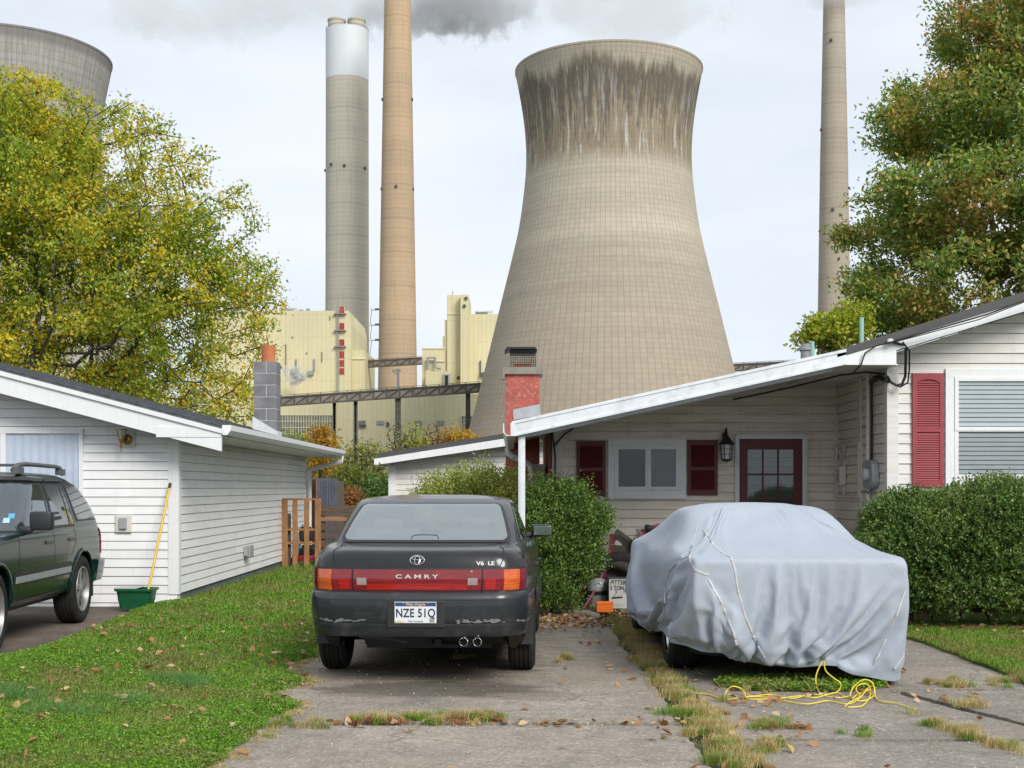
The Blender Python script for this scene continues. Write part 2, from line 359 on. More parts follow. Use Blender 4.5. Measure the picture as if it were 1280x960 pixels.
def panel_mat(name, c):
    m, t, b = nmat(name); v = coords(t); s = nd(t, 'ShaderNodeSeparateXYZ', {0: v}); xy = mth(t,'ADD',s.outputs[0],s.outputs[1])
    f = mth(t, 'FRACT', mth(t,'DIVIDE',xy,1.9)); ln = mth(t, 'LESS_THAN', f, .22)
    zf = mth(t, 'LESS_THAN', mth(t,'FRACT',mth(t,'DIVIDE',s.outputs[2],9.3)), .03)
    n = noise(t, coords(t,(.05,.05,.02)), 1.0, 5, .6)
    rowv = nd(t,'ShaderNodeCombineXYZ',{0: mth(t,'MULTIPLY',mth(t,'FLOOR',mth(t,'DIVIDE',xy,3.8)),7.31), 2: mth(t,'MULTIPLY',mth(t,'FLOOR',mth(t,'DIVIDE',s.outputs[2],9.3)),3.7)})
    w = nd(t,'ShaderNodeTexWhiteNoise',{'Vector':rowv.outputs[0]})
    col = ramp(t, n, [(.3, tuple(x*.9 for x in c)), (.7, tuple(x*1.08 for x in c))])
    col = mixc(t, mth(t,'MULTIPLY',w.outputs[0],.08), col, tuple(x*.6 for x in c))
    col = mixc(t, mth(t,'ADD',mth(t,'MULTIPLY',ln,.16),mth(t,'MULTIPLY',zf,.2)), col, tuple(x*.5 for x in c))
    st = noise(t, coords(t,(.5,.5,.03)), 1.0, 5, .7); col = mixc(t, ramp(t,st,[(.55,0),(.8,.4)]), col, (.30,.24,.12))
    t.links.new(col, b.inputs['Base Color']); b.inputs['Roughness'].default_value = .75; b.inputs['Specular IOR Level'].default_value = .2
    return m
M['yellow_panel'] = panel_mat('pale_yellow_cladding', (.64,.585,.38))
M['red_louver'] = simple('red_louver_paint', (.42,.06,.05), .7, var=.25, vs=.8)
M['pale_trim'] = simple('pale_trim', (.68,.63,.42), .7)
M['window_grid'] = simple('dusty_factory_glazing', (.16,.17,.15), .5, var=.4, vs=.5)
def bx3(b, px0, px1, y1, Y, dpt, y0=None, z0=0):
    b.box(X_(px0,Y), X_(px1,Y), Y, Y+dpt, z0 if y0 is None else Z_(y0,Y), Z_(y1,Y))
# left boiler house
Y = 540; T = thing('boiler_house', 'tall windowless pale yellow building with a column of red louvers, left of the stacks', 'industrial building', (X_(390,Y), Y, 0), 0, 'yellow power plant buildings')
b = MB(); x0, x1, x2 = X_(255,Y), X_(436,Y), X_(438.5,Y); z1 = Z_(388.5,Y)
b.prism([(x0,Y,0),(x2,Y,0),(x2,Y,Z_(405,Y)),(x1,Y,z1),(x0,Y,z1)], (0,60,0)); b.build('wall', M['yellow_panel'], T)
b = MB(); bx3(b, 437.5, 456, 438, Y+6, 40); b.build('annex', M['yellow_panel'], T)
b = MB(); bx3(b, 437, 457, 446.5, Y+5.5, 1, 449); b.build('ledge', M['pale_trim'], T)
for y0, y1 in ((392,383),(412.5,403.5),(432.5,424),(447,439),(457.5,450),(467.5,460)):
    q = MB(); xa, xb = X_(424.3,Y), X_(430.7,Y); za, zb = Z_(y0,Y), Z_(y1,Y)
    for k in range(6): q.box(xa, xb, Y-.5, Y-.05, za+(zb-za)*k/6, za+(zb-za)*(k+.8)/6)
    q.mi = 1; xm = (xa+xb)/2
    for x_ in (xa-.12, xb): q.box(x_, x_+.12, Y-.62, Y-.04, za-.1, zb+.1)
    q.build('louver', [M['red_louver'], M['pale_trim']], T)
q = MB()
for xx in (421.4, 423.4): q.bar((X_(xx,Y-1),Y-1,Z_(600,Y)), (X_(xx,Y-1),Y-1,Z_(372,Y)), .22)
k = Z_(600,Y)
while k < Z_(372,Y): q.bar((X_(421.4,Y-1),Y-1,k),(X_(423.4,Y-1),Y-1,k),.2); k += .9
for yy in (392,413,433): q.box(X_(418,Y),X_(433,Y),Y-1.8,Y-.1,Z_(yy+1,Y),Z_(yy,Y)); 
q.build('ladder', M['grey_steel'], T)
zt = Z_(388.5,Y); q = MB()
for xx in range(348, 371, 2): q.bar((X_(xx,Y),Y+2,zt),(X_(xx,Y),Y+2,zt+rnd.uniform(1.2,2)), .22)
q.box(X_(348,Y),X_(370.2,Y),Y+1.8,Y+2.2,zt+1.0,zt+1.25); q.build('roof_railing', M['grey_steel'], T)
for xa_, xb_, hh in ((373,378,.7),(405,409,.5),(382,386,1.1)): q = MB(); q.box(X_(xa_,Y),X_(xb_,Y),Y+1,Y+3,zt,zt+hh); q.build('roof_unit', M['grey_steel'], T)
for k in range(3): q = MB(); q.lathe([(1.4,zt+.2),(1.4,zt+1.1),(.5,zt+1.2)], (X_(352+4*k,Y), Y+5, 0), 12); q.build('roof_fan', M['grey_steel'], T)
for xa_, ya_, yb_ in ((357,430,470),(402,440,452),(412,395,400)): q = MB(); q.box(X_(xa_,Y),X_(xa_+1.0,Y),Y-.5,Y-.1,Z_(yb_,Y),Z_(ya_,Y)); q.build('wall_pipe', M['rust_steel'], T)
for xa_, ya_ in ((365,421),(383,441),(350,412)): q = MB(); q.box(X_(xa_,Y),X_(xa_+1.4,Y),Y-.5,Y-.1,Z_(ya_+1.3,Y),Z_(ya_,Y)); q.build('wall_vent', M['dark_steel'], T)
q = MB(); q.box(X_(384,Y),X_(392,Y),Y-1.5,Y-.1,Z_(469,Y),Z_(464,Y)); q.build('vent_box', M['grey_steel'], T)
for xx in (370.5, 393): q = MB(); q.bar((X_(xx,Y),Y-.5,Z_(464,Y)),(X_(xx,Y),Y-.5,Z_(449,Y)),.5); q.build('vent_pipe', M['grey_steel'], T)
# right boiler house
Y = 560; T = thing('boiler_house', 'pale yellow building with a tall stair tower, half hidden by the streaked cooling tower', 'industrial building', (X_(575,Y), Y, 0), 0, 'yellow power plant buildings')
b = MB(); bx3(b, 586, 680, 392.5, Y, 60); b.build('wall', M['yellow_panel'], T)
b = MB(); bx3(b, 558.7, 575.5, 368.8, Y-2, 30); b.build('tower_block', M['yellow_panel'], T)
b = MB(); bx3(b, 575.6, 585.9, 368.2, Y-7, 34); b.build('stair_tower', M['yellow_panel'], T)
b = MB(); bx3(b, 555.5, 558.6, 400, Y-1, 30); bx3(b, 553, 555.4, 420, Y-.5, 30); b.build('side_block', M['yellow_panel'], T)
b = MB(); bx3(b, 527.5, 556, 435.5, Y-4, 30); b.build('transfer_house', M['yellow_panel'], T)
b = MB(); bx3(b, 532, 562, 464, Y-14, 9); b.build('low_block', M['yellow_panel'], T)
b = MB(); bx3(b, 553.5, 556, 469, Y-14.8, .8, 483); bx3(b, 560, 562, 469, Y-14.8, .8, 483); bx3(b, 553.5, 562, 468, Y-14.8, .8, 469.2); b.mi = 1; bx3(b, 556, 560, 469.2, Y-14.4, .3, 483)
b.build('door_opening', [M['grey_steel'], M['dark_hole']], T)
b = MB(); pl = [P(534.5,462,Y-6),P(534.5,447,Y-6),P(544,447,Y-6),P(544,459,Y-6),P(551,461,Y-6)]; b.tube(pl, .55, 8); b.build('duct_pipe', M['grey_steel'], T, smooth=True)
for q_ in ((559,575,391.8,Y-2.4,.4,393),(536,556,450,Y-4.6,.6,452),(527,556,434.8,Y-4.4,.4,436)): b = MB(); bx3(b,*q_); b.build('ledge', M['pale_trim'], T)
b = MB(); zt = Z_(392.5,Y)
for k in range(9): b.bar((X_(594+2.6*k,Y),Y+3,zt),(X_(594+2.6*k,Y),Y+3,zt+rnd.uniform(1.4,2.2)), .25)
b.box(X_(593.5,Y),X_(615.5,Y),Y+2.8,Y+3.1,zt+1.1,zt+1.4); b.build('roof_railing', M['grey_steel'], T)
for k in range(3): b = MB(); b.lathe([(1.3,zt+.2),(1.3,zt+1.2),(.4,zt+1.3)], (X_(598+4*k,Y), Y+5, 0), 12); b.build('roof_fan', M['grey_steel'], T)
b = MB(); b.bar(P(566,369,Y), P(565.6,364,Y), .4); b.build('lightning_rod', M['grey_steel'], T)
b = MB(); b.bar((X_(600.5,Y),Y-.6,Z_(469,Y)),(X_(600.5,Y),Y-.6,Z_(451,Y)),.5); b.box(X_(600,Y),X_(605,Y),Y-2,Y-.1,Z_(471,Y),Z_(466,Y)); b.build('vent_pipe', M['dark_steel'], T)
for y_, x_ in ((373,582.5),(382.5,580.5),(471,572.5)):
    q = MB(); q.lathe([(.05,-.3),(.75,-.3),(.75,0)], (X_(x_,Y-7.3),Y-7.3 if x_>576 else Y-2.3,Z_(y_,Y-7.3)), 12, 'y'); q.build('vent', M['dark_steel'], T)
# long low hall
Y = 505; T = thing('turbine_hall', 'long low pale yellow hall running below the conveyor gallery', 'industrial building', (X_(470,Y), Y, 0), 0, 'yellow power plant buildings')
b = MB(); bx3(b, 255, 700, 492, Y, 60); b.build('wall', M['yellow_panel'], T)
for xa, xb, ya, yb in ((347,416,519,550),(577,590,520,540)):
    q = MB(); q.box(X_(xa,Y),X_(xb,Y),Y-.35,Y-.1,Z_(yb,Y),Z_(ya,Y)); q.mi = 1
    n = int((xb-xa)/3.2)
    for k in range(n+1): xx = X_(xa,Y)+(X_(xb,Y)-X_(xa,Y))*k/n; q.box(xx-.1,xx+.1,Y-.5,Y-.36,Z_(yb,Y),Z_(ya,Y))
    for k in range(5): zz = Z_(yb,Y)+(Z_(ya,Y)-Z_(yb,Y))*k/4; q.box(X_(xa,Y),X_(xb,Y),Y-.62,Y-.51,zz-.1,zz+.1)
    q.build('window_band', [M['window_grid'], M['pale_trim']], T)
for xa in (448, 471, 518, 546):
    q = MB(); q.box(X_(xa,Y),X_(xa+9,Y),Y-.4,Y-.1,Z_(531,Y),Z_(526,Y)); q.build('window', M['grey_steel'] if xa != 448 else M['window_grid'], T)
q = MB(); q.box(X_(449,Y),X_(458,Y),Y-1.5,Y-.45,Z_(533,Y),Z_(531.5,Y)); q.build('canopy', M['dark_steel'], T)
for k in range(2): q = MB(); q.box(X_(483.5+2*k,Y),X_(484.5+2*k,Y),Y-1,Y-.1,Z_(533,Y),Z_(527+k,Y)); q.build('vent_pipe', M['dark_steel'], T)
# conveyor galleries
def gallery(a, b_, h, label, legs=(), name='conveyor_gallery'):
    a = Vector(a); b_ = Vector(b_); mid = (a+b_)/2; T = thing(name, label, 'conveyor', (mid.x, mid.y, 0), 0, 'conveyor galleries between the plant buildings')
    q = MB(); q.bar(a, b_, 3.0, h); q.build('gallery_shell', M['rust_steel'], T)
    q = MB(); d = b_-a; n = max(4, int(d.length/4.6)); s = Vector((0,-1.75,0)); u = Vector((0,0,h/2))
    q.bar(a+s+u, b_+s+u, .35, .5); q.bar(a+s-u, b_+s-u, .35, .6)
    q.bar(a+s+u*1.45, b_+s+u*1.45, .12, .16)
    for i in range(n):
        p0 = a+d*(i/n); p1 = a+d*((i+1)/n)
        q.bar(p0+s-u, p0+s+u*1.45, .28); q.bar(p0+s-u, p1+s+u, .30)
    q.build('truss', M['dark_steel'], T)
    for px, w in legs:
        t_ = (px-640)/F; k = (a.x-t_*a.y)/(t_*d.y-d.x); p = a+d*k
        q = MB(); ww = w*p.y/F/2
        for sx in (-1, 1): q.bar((p.x+sx*ww,p.y,0),(p.x+sx*ww*.8,p.y,p.z-h/2), .9)
        zz = 2
        while zz < p.z-h/2-4:
            q.bar((p.x-ww,p.y,zz),(p.x+ww,p.y,zz+4),.35); q.bar((p.x+ww,p.y,zz),(p.x-ww,p.y,zz+4),.35); zz += 4
        q.build('trestle_leg', M['dark_steel'], T)
    return T
gallery(P(320,504.5,450), P(615,484,450), 3.0, 'long rusty conveyor gallery crossing in front of the low yellow hall', legs=((418,1.2),(444.5,2),(497.5,4.5),(585,3.4)))
gallery(P(452,456,560), P(528,451.5,556), 2.8, 'short dark conveyor bridge between the two tall yellow buildings', legs=())
gallery(P(880,462,470), P(1010,455.5,470), 2.4, 'conveyor gallery just above the carport roof, right of the cooling tower', legs=((1000,3),))
T = thing('transmission_mast', 'thin steel mast in front of the orange-tan smokestack', 'mast', tuple(Vector((P(497,600,470).x,470,0))))
b = MB(); X0 = X_(497.5,470)
b.bar((X0,470,0),(X0,470,Z_(461,470)),.9); b.box(X0-2.2,X0+1.2,469.6,470.4,Z_(464,470),Z_(462.5,470)); b.bar((X0-2,470,Z_(464,470)),(X0-.2,470,Z_(469,470)),.3)
b.build('pole', M['grey_steel'], T)
# ------------------------------------------------------------ smoke and steam
def smoke(name, label, x0, x1, y0, y1, Y, dy, dens, col, sc_, thr, seed, edge=.25, zs=1.0, con=2.6, fw=.62):
    cx, cz = X_((x0+x1)/2, Y), Z_((y0+y1)/2, Y); sx = (x1-x0)*Y/F/2; sz = (y1-y0)*Y/F/2
    me = bpy.data.meshes.new(name); bm = bmesh.new(); bmesh.ops.create_icosphere(bm, subdivisions=3, radius=1.0)
    for v in bm.verts: v.co = Vector((v.co.x*sx, v.co.y*dy, v.co.z*sz))
    bm.to_mesh(me); bm.free()
    m = bpy.data.materials.new(name); m.use_nodes = True; t = m.node_tree; t.nodes.clear()
    out = t.nodes.new('ShaderNodeOutputMaterial'); v = nd(t, 'ShaderNodeVolumePrincipled', {'Color': rgba(col), 'Anisotropy': .15})
    c = coords(t, (1/sx,1/dy,1/sz)); ln = nd(t, 'ShaderNodeVectorMath', {0: c}, operation='LENGTH')
    nn = noise(t, coords(t, (1,1,zs), loc=(seed*91,seed*37,0)), sc_, 9, .62, .8); n5 = noise(t, coords(t, (1,1,zs), loc=(seed*31,seed*17,0)), sc_*3.4, 5, .6, .4); nn = mth(t,'ADD',mth(t,'MULTIPLY',nn,.55),mth(t,'MULTIPLY',n5,.45)); nn = mth(t,'ADD',mth(t,'MULTIPLY',mth(t,'SUBTRACT',nn,.5),con),.5)
    fall = mth(t, 'MULTIPLY', mth(t, 'SUBTRACT', .98, ln.outputs[1]), 1/edge, False)
    fall = mth(t, 'MINIMUM', fall, 1.0)
    d = mth(t, 'SUBTRACT', mth(t,'ADD', nn, mth(t,'MULTIPLY', mth(t,'SUBTRACT',fall,1.0), fw)), thr)
    d = mth(t, 'MULTIPLY', d, 12.0, True); d = mth(t, 'MULTIPLY', d, dens)
    t.links.new(d, v.inputs['Density']); t.links.new(v.outputs[0], out.inputs['Volume'])
    me.materials.append(m); o = bpy.data.objects.new(name, me); COL.objects.link(o); o.location = (cx, Y, cz)
    return tag(o, label, 'smoke', None, 'stuff')
smoke('smoke', 'dark grey billowing smoke trailing right behind the tan smokestack', 380, 716, -66, 78, 862, 44, .065, (.90,.91,.94), .022, .30, 3, .55)
smoke('steam', 'pale steam drifting across the top left of the sky', -60, 600, -90, 84, 960, 70, .013, (.99,.99,.99), .012, .30, 5, .6)
smoke('steam', 'pale steam drifting above the streaked cooling tower', 540, 1050, -110, 108, 960, 70, .013, (.99,.99,.99), .012, .31, 9, .6)
smoke('steam', 'thin steam around the top of the lone beige smokestack', 960, 1150, -50, 24, 765, 22, .025, (.92,.93,.95), .03, .34, 11, .5)
smoke('steam', 'small white steam puff at the vent of the left yellow building', 336, 400, 436, 494, 528, 9, 1.2, (.99,.99,.99), .12, .36, 2, .8)
# ============================================================ ground, driveways, lawns
def hash2(x, y, s=0.0): return (np.sin(x*12.9898+y*78.233+s*37.7)*43758.5453) % 1.0
def vnoise(x, y, s=0.0):
    xi = np.floor(x); yi = np.floor(y); fx = x-xi; fy = y-yi; fx = fx*fx*(3-2*fx); fy = fy*fy*(3-2*fy)
    a = hash2(xi,yi,s); b = hash2(xi+1,yi,s); c = hash2(xi,yi+1,s); d = hash2(xi+1,yi+1,s)
    return (a*(1-fx)+b*fx)*(1-fy)+(c*(1-fx)+d*fx)*fy
def fbm(x, y, s=0.0, o=4):
    r = 0; a = .5
    for i in range(o): r = r+a*vnoise(x*2**i, y*2**i, s+i*3.1); a *= .5
    return r
def sstep(a, b, x): t = np.clip((x-a)/(b-a), 0, 1); return t*t*(3-2*t)
# left lawn edges: x of the boundary with the middle driveway, x of the boundary with the driveway of the garage
def edgeR(y): return np.interp(y, [5,6.67,7.5,8.06,8.5,9.0,9.6,10.2,11,12.3,14,16,18], [-1.62,-1.52,-1.46,-1.50,-1.36,-1.62,-1.50,-1.78,-1.70,-1.86,-1.80,-1.6,-.9])+.22*(fbm(y*1.9,y*.1,5)-.5)
def edgeL(y): return np.interp(y, [5,9,10.6,13,14.9,15.7,16], [-6.2,-4.6,-4.24,-4.34,-4.46,-4.3,-4.2])+.10*(fbm(y*1.5,0*y,9)-.5)
def lawn_h(x, y):
    d1 = x-edgeL(y); d2 = edgeR(y)-x; d1 = np.where((y > 15.7) & (x > -4.12), 9, np.where(y > 15.7, -1, d1))
    h = .045*sstep(0,.25,d2)*sstep(0,.3,d1)
    h = h+.09*np.exp(-((d1-.6)/.7)**2)*sstep(0,.5,d1)*sstep(16.5,14,y)
    h = h+.035*(fbm(x*.8,y*.8,2)-.5)*sstep(0,.4,d2)
    return h-.012*sstep(.05,-.05,np.minimum(d1,d2))
def grid_mesh(name, xs, ys, hf, mat_, kind='structure', label=None):
    Xg, Yg = np.meshgrid(xs, ys); Z = hf(Xg, Yg); V = np.stack([Xg.ravel(), Yg.ravel(), Z.ravel()], 1)
    nx, ny = len(xs), len(ys); i = np.arange(nx-1); j = np.arange(ny-1); I, J = np.meshgrid(i, j); a = (J*nx+I).ravel()
    o = npmesh(name, V, np.stack([a,a+1,a+1+nx,a+nx],1), mat_, smooth=True); o['kind'] = kind
    if label: o['label'] = label
    return o
M['soil'] = simple('lawn_soil_with_moss', (.060,.085,.025), .95, spec=.1, var=.5, vs=1.6, bmp=.5, bs=40, dirt=((.11,.08,.045), 2.5, .7))
M['far_ground'] = simple('rough_grass_ground', (.10,.11,.05), .95, spec=.1, var=.4, vs=.3)
b = MB(); b.box(-7000,7000,-60,9000,-.5,-.035); o = b.build('ground', M['far_ground']); tag(o, kind='structure')
grid_mesh('lawn', np.arange(-5.2,-1.0,.06), np.arange(5,15.85,.07), lawn_h, M['soil'])
grid_mesh('back_lawn', np.arange(-4.25,1.5,.12), np.arange(15.84,42,.2), lambda x, y: lawn_h(x,y)*sstep(60,15,y)+.003, M['soil'])
def edgeS(y): return np.interp(y, [5,8.5,9.34,10.5,12,14], [4.6,4.0,3.72,3.80,3.78,3.6])+.12*(fbm(y*1.7,0*y,4)-.5)
grid_mesh('side_lawn', np.arange(3.5,12,.08), np.arange(5,14.6,.08), lambda x, y: .035*sstep(0,.2,x-edgeS(y))-.014*sstep(.05,-.05,x-edgeS(y))+.03*(fbm(x*.8,y*.8,2)-.5)*sstep(0,.4,x-edgeS(y)), M['soil'])
def drive_mat(name, c, stain=True, seed=0, dark=None):
    m, t, b = nmat(name); v = coords(t, loc=(seed,seed,0))
    agg = nd(t, 'ShaderNodeTexVoronoi', {'Vector': v, 'Scale': 62.0}); aggc = ramp(t, nd(t,'ShaderNodeSeparateXYZ',{0:agg.outputs['Color']}).outputs[0], [(0,.55),(.5,.95),(.85,1.05),(1,1.75)])
    big = noise(t, v, .9, 7, .6); mid = noise(t, v, 5.5, 7, .65)
    col = ramp(t, big, [(.3, tuple(x*.72 for x in c)), (.55, c), (.75, tuple(x*1.2 for x in c))])
    col = mixc(t, 1, col, ramp(t, mid, [(.3,.80),(.7,1.15)]), 'MULTIPLY'); col = mixc(t, .55, col, aggc, 'MULTIPLY')
    tan = noise(t, coords(t,(1,1,1),loc=(9,seed,0)), .55, 6, .6); col = mixc(t, ramp(t, tan, [(.48,0),(.68,.4)]), col, (.34,.27,.19))
    # fine cracks
    cr = nd(t, 'ShaderNodeTexVoronoi', {'Vector': v, 'Scale': .55}, feature='DISTANCE_TO_EDGE')
    vv = nd(t, 'ShaderNodeVectorMath', {0: v, 1: nd(t,'ShaderNodeVectorMath',{0:nd(t,'ShaderNodeTexNoise',{'Vector':v,'Scale':3.0,'Detail':6}).outputs[1],1:(.5,.5,.5)},operation='MULTIPLY').outputs[0]}, operation='ADD')
    t.links.new(vv.outputs[0], cr.inputs['Vector'])
    ck = mth(t, 'MULTIPLY', ramp(t, cr.outputs['Distance'], [(.0,1),(.006,.0)]), ramp(t, big, [(.45,0),(.6,1)]))
    col = mixc(t, mth(t,'MULTIPLY',ck,.5), col, (.03,.028,.022))
    if stain:
        s = nd(t,'ShaderNodeSeparateXYZ',{0: coords(t)})
        for (sx, sy, rx, ry, k) in ((-.62,9.25,.95,.42,.62),(-.5,10.6,.9,1.2,.5),(.05,9.0,.5,.25,.25),(-.3,13,1.0,2.0,.35)):
            dx = mth(t,'DIVIDE',mth(t,'SUBTRACT',s.outputs[0],sx),rx); dy = mth(t,'DIVIDE',mth(t,'SUBTRACT',s.outputs[1],sy),ry)
            dd = mth(t,'ADD',mth(t,'MULTIPLY',dx,dx),mth(t,'MULTIPLY',dy,dy))
            n_ = noise(t, coords(t,(1.2,4.5,1),loc=(sx*5,0,0)), 1.5, 7, .65); dd = mth(t,'ADD',dd,mth(t,'MULTIPLY',mth(t,'SUBTRACT',n_,.5),2.6))
            col = mixc(t, mth(t,'MULTIPLY',ramp(t, dd, [(.45,1),(.95,0)]),k), col, (.075,.06,.05))
    t.links.new(col, b.inputs['Base Color']); b.inputs['Roughness'].default_value = .88; b.inputs['Specular IOR Level'].default_value = .25
    hh = mth(t,'ADD',mth(t,'MULTIPLY',agg.outputs['Distance'],.6),mth(t,'SUBTRACT',mid,mth(t,'MULTIPLY',ck,2.0)))
    bump(t, b, hh, .35, .006)
    return m
M['drive'] = drive_mat('worn_exposed_aggregate', (.315,.275,.23))
M['drive2'] = drive_mat('worn_grey_concrete', (.285,.252,.215), False, 4)
M['drive3'] = drive_mat('brown_asphalt', (.155,.125,.105), False, 8)
def strip_slab(name, y0, y1, fl, fr, z, mat_, n=None, nx=14):
    n = n or int((y1-y0)/.06); b = MB(); ys = [y0+(y1-y0)*i/n for i in range(n+1)]; vs = []
    for y in ys:
        a, c = float(fl(y)), float(fr(y))
        for k in range(nx+1):
            x = a+(c-a)*k/nx; e = min(k, nx-k, 1)
            jag = 0 if e else (rnd.random()-.5)*.025
            vs.append((x+jag, y, z+.010*(vn1(x*.9,y*.6)-.5)))
    fs = [(i*(nx+1)+k, i*(nx+1)+k+1, (i+1)*(nx+1)+k+1, (i+1)*(nx+1)+k) for i in range(n) for k in range(nx)]
    b.add(vs, fs)
    # a real edge, ten centimetres deep
    m = len(vs); per = [i*(nx+1) for i in range(n, -1, -1)]+list(range(1, nx+1))+[i*(nx+1)+nx for i in range(1, n+1)]+[n*(nx+1)+k for k in range(nx-1, 0, -1)]
    b.v += [(b.v[i][0], b.v[i][1], b.v[i][2]-.1) for i in per]
    for q in range(len(per)): q2 = (q+1) % len(per); b.f.append((per[q], per[q2], m+q2, m+q)); b.m.append(0)
    o = b.build(name, mat_, smooth=50); return tag(o, kind='structure')
def vn1(x, y): return float(fbm(np.array([x]), np.array([y]), 1)[0])
dR = lambda y: np.interp(y, [5,6.67,7.66,8.98,10.6,13.35,15.2], [1.08,1.04,1.03,1.06,1.04,1.02,1.0])+.10*(fbm(np.array([y*2.2]),np.array([.5]),3)[0]-.5)
dL = lambda y: float(edgeR(np.array([y]))[0])-.05
strip_slab('driveway', 5, 7.84+.0, dL, dR, .004, M['drive'])
strip_slab('driveway', 7.93, 15.3, dL, dR, .006, M['drive'])
sR = lambda y: float(edgeS(np.array([y]))[0])+.05
sL = lambda y: 1.30+.10*(fbm(np.array([y*2.0]),np.array([2.5]),3)[0]-.5)
strip_slab('side_driveway', 5, 7.35, sL, lambda y: 3.2+.1*vn1(y*2,3)+(y-5)*.04, .004, M['drive2'])
strip_slab('side_driveway', 7.43, 9.15, sL, lambda y: 2.75-.1*vn1(y*2,3)+(9.15-y)*.3, .006, M['drive2'])
strip_slab('side_driveway', 5, 9.2, lambda y: (3.3+.1*vn1(y*2,3)+(y-5)*.04) if y < 7.4 else 2.82+(9.15-y)*.3, lambda y: 9, .002, M['drive2'])
strip_slab('side_driveway', 9.27, 16.85, sL, sR, .005, M['drive2'])
strip_slab('garage_driveway', 5, 15.81, lambda y: -14, lambda y: float(edgeL(np.array([y]))[0])+.06, .0, M['drive3'])
b = MB(); b.box(-1.5,4.25,15.25,18.4,-.05,.0); tag(b.build('packed_earth', M['soil']), kind='structure')
# ============================================================ buildings
def siding_mat(name, c, grime, amt, gz=None):
    m, t, b = nmat(name); v = coords(t); n1 = noise(t, v, 1.3, 5, .6); n2 = noise(t, coords(t,(1.2,1.2,10)), 1.6, 7, .65)
    n3 = noise(t, coords(t,(5,5,.4)), 2.0, 6, .7)
    col = ramp(t, n1, [(.3, tuple(x*.95 for x in c)), (.7, tuple(min(1,x*1.03) for x in c))])
    col = mixc(t, mth(t,'MULTIPLY',ramp(t, n2, [(.45,0),(.75,1)]), amt), col, grime)
    col = mixc(t, mth(t,'MULTIPLY',ramp(t, n3, [(.52,0),(.8,1)]), amt*.7), col, grime)
    gi = t.nodes.new('ShaderNodeNewGeometry'); col = mixc(t, 1, col, ramp(t, gi.outputs['Random Per Island'], [(0,.955),(.5,1.0),(1,1.02)]), 'MULTIPLY')
    t.links.new(col, b.inputs['Base Color']); b.inputs['Roughness'].default_value = .5; b.inputs['Specular IOR Level'].default_value = .35
    bump(t, b, noise(t, coords(t,(1,1,8)), 14, 5, .6), .08, .01); return m
M['siding_white'] = siding_mat('white_vinyl_siding', (.82,.825,.83), (.44,.40,.34), .24)
M['siding_beige'] = siding_mat('dusty_beige_siding', (.80,.73,.64), (.28,.22,.16), .40)
M['siding_cream'] = siding_mat('cream_vinyl_siding', (.74,.72,.69), (.42,.36,.28), .36)
M['trim'] = simple('white_trim_paint', (.78,.79,.80), .45, var=.03, streak=.18)
M['trim_grime'] = simple('grimy_white_metal', (.70,.73,.76), .4, var=.06, vs=2, dirt=((.35,.35,.33), 5, .5))
M['cream_trim'] = simple('cream_trim', (.66,.63,.58), .5, var=.05)
M['shingle'] = simple('grey_asphalt_shingle', (.11,.115,.125), .9, spec=.2, var=.35, vs=9, bmp=.5, bs=40)
M['dark_roof'] = simple('dark_bronze_metal_roof', (.075,.072,.072), .55, spec=.4, var=.15, vs=2)
M['foundation'] = simple('painted_block_foundation', (.11,.135,.13), .9, var=.25, vs=3)
M['red_paint'] = simple('oxblood_paint', (.115,.012,.014), .5, var=.2, vs=5)
M['red_shutter'] = simple('faded_red_shutter', (.30,.045,.055), .5, var=.12, vs=5)
M['red_stucco'] = simple('red_painted_stucco', (.36,.085,.065), .85, var=.2, vs=3, bmp=.4, bs=14, dirt=((.62,.40,.35), 22, .5))
M['red_brick'] = simple('red_brick', (.22,.05,.04), .85, var=.3, vs=8, bmp=.4, bs=14)
M['conc'] = simple('old_concrete', (.22,.20,.17), .9, var=.25, vs=5, bmp=.3, bs=30)
M['block'] = simple('grey_concrete_block', (.19,.19,.20), .9, var=.3, vs=3.5, bmp=.4, bs=60)
M['mortar'] = simple('pale_mortar', (.55,.56,.56), .9, var=.1)
M['clay'] = simple('orange_clay_flue', (.50,.17,.07), .8, var=.2, vs=4)
M['black_metal'] = simple('black_metal', (.025,.024,.024), .45, .3, var=.2)
M['black_rubber'] = simple('black_cable_rubber', (.018,.018,.018), .6, var=.1)
M['brass'] = simple('tarnished_brass', (.42,.24,.09), .4, .8, var=.3, vs=20)
M['frosted'] = simple('frosted_lamp_glass', (.62,.64,.64), .25, var=.05)
M['grey_box'] = simple('grey_electric_box', (.36,.38,.40), .5, .2, var=.12, vs=8)
M['curtain'] = simple('pale_blue_curtain', (.74,.79,.88), .7, var=.06, vs=6)
M['blind'] = simple('white_blind', (.72,.73,.71), .5, var=.04)
M['verdigris'] = simple('pale_green_pipe', (.30,.52,.45), .6, var=.08)
M['dark_room'] = simple('dim_interior', (.035,.038,.04), .9)
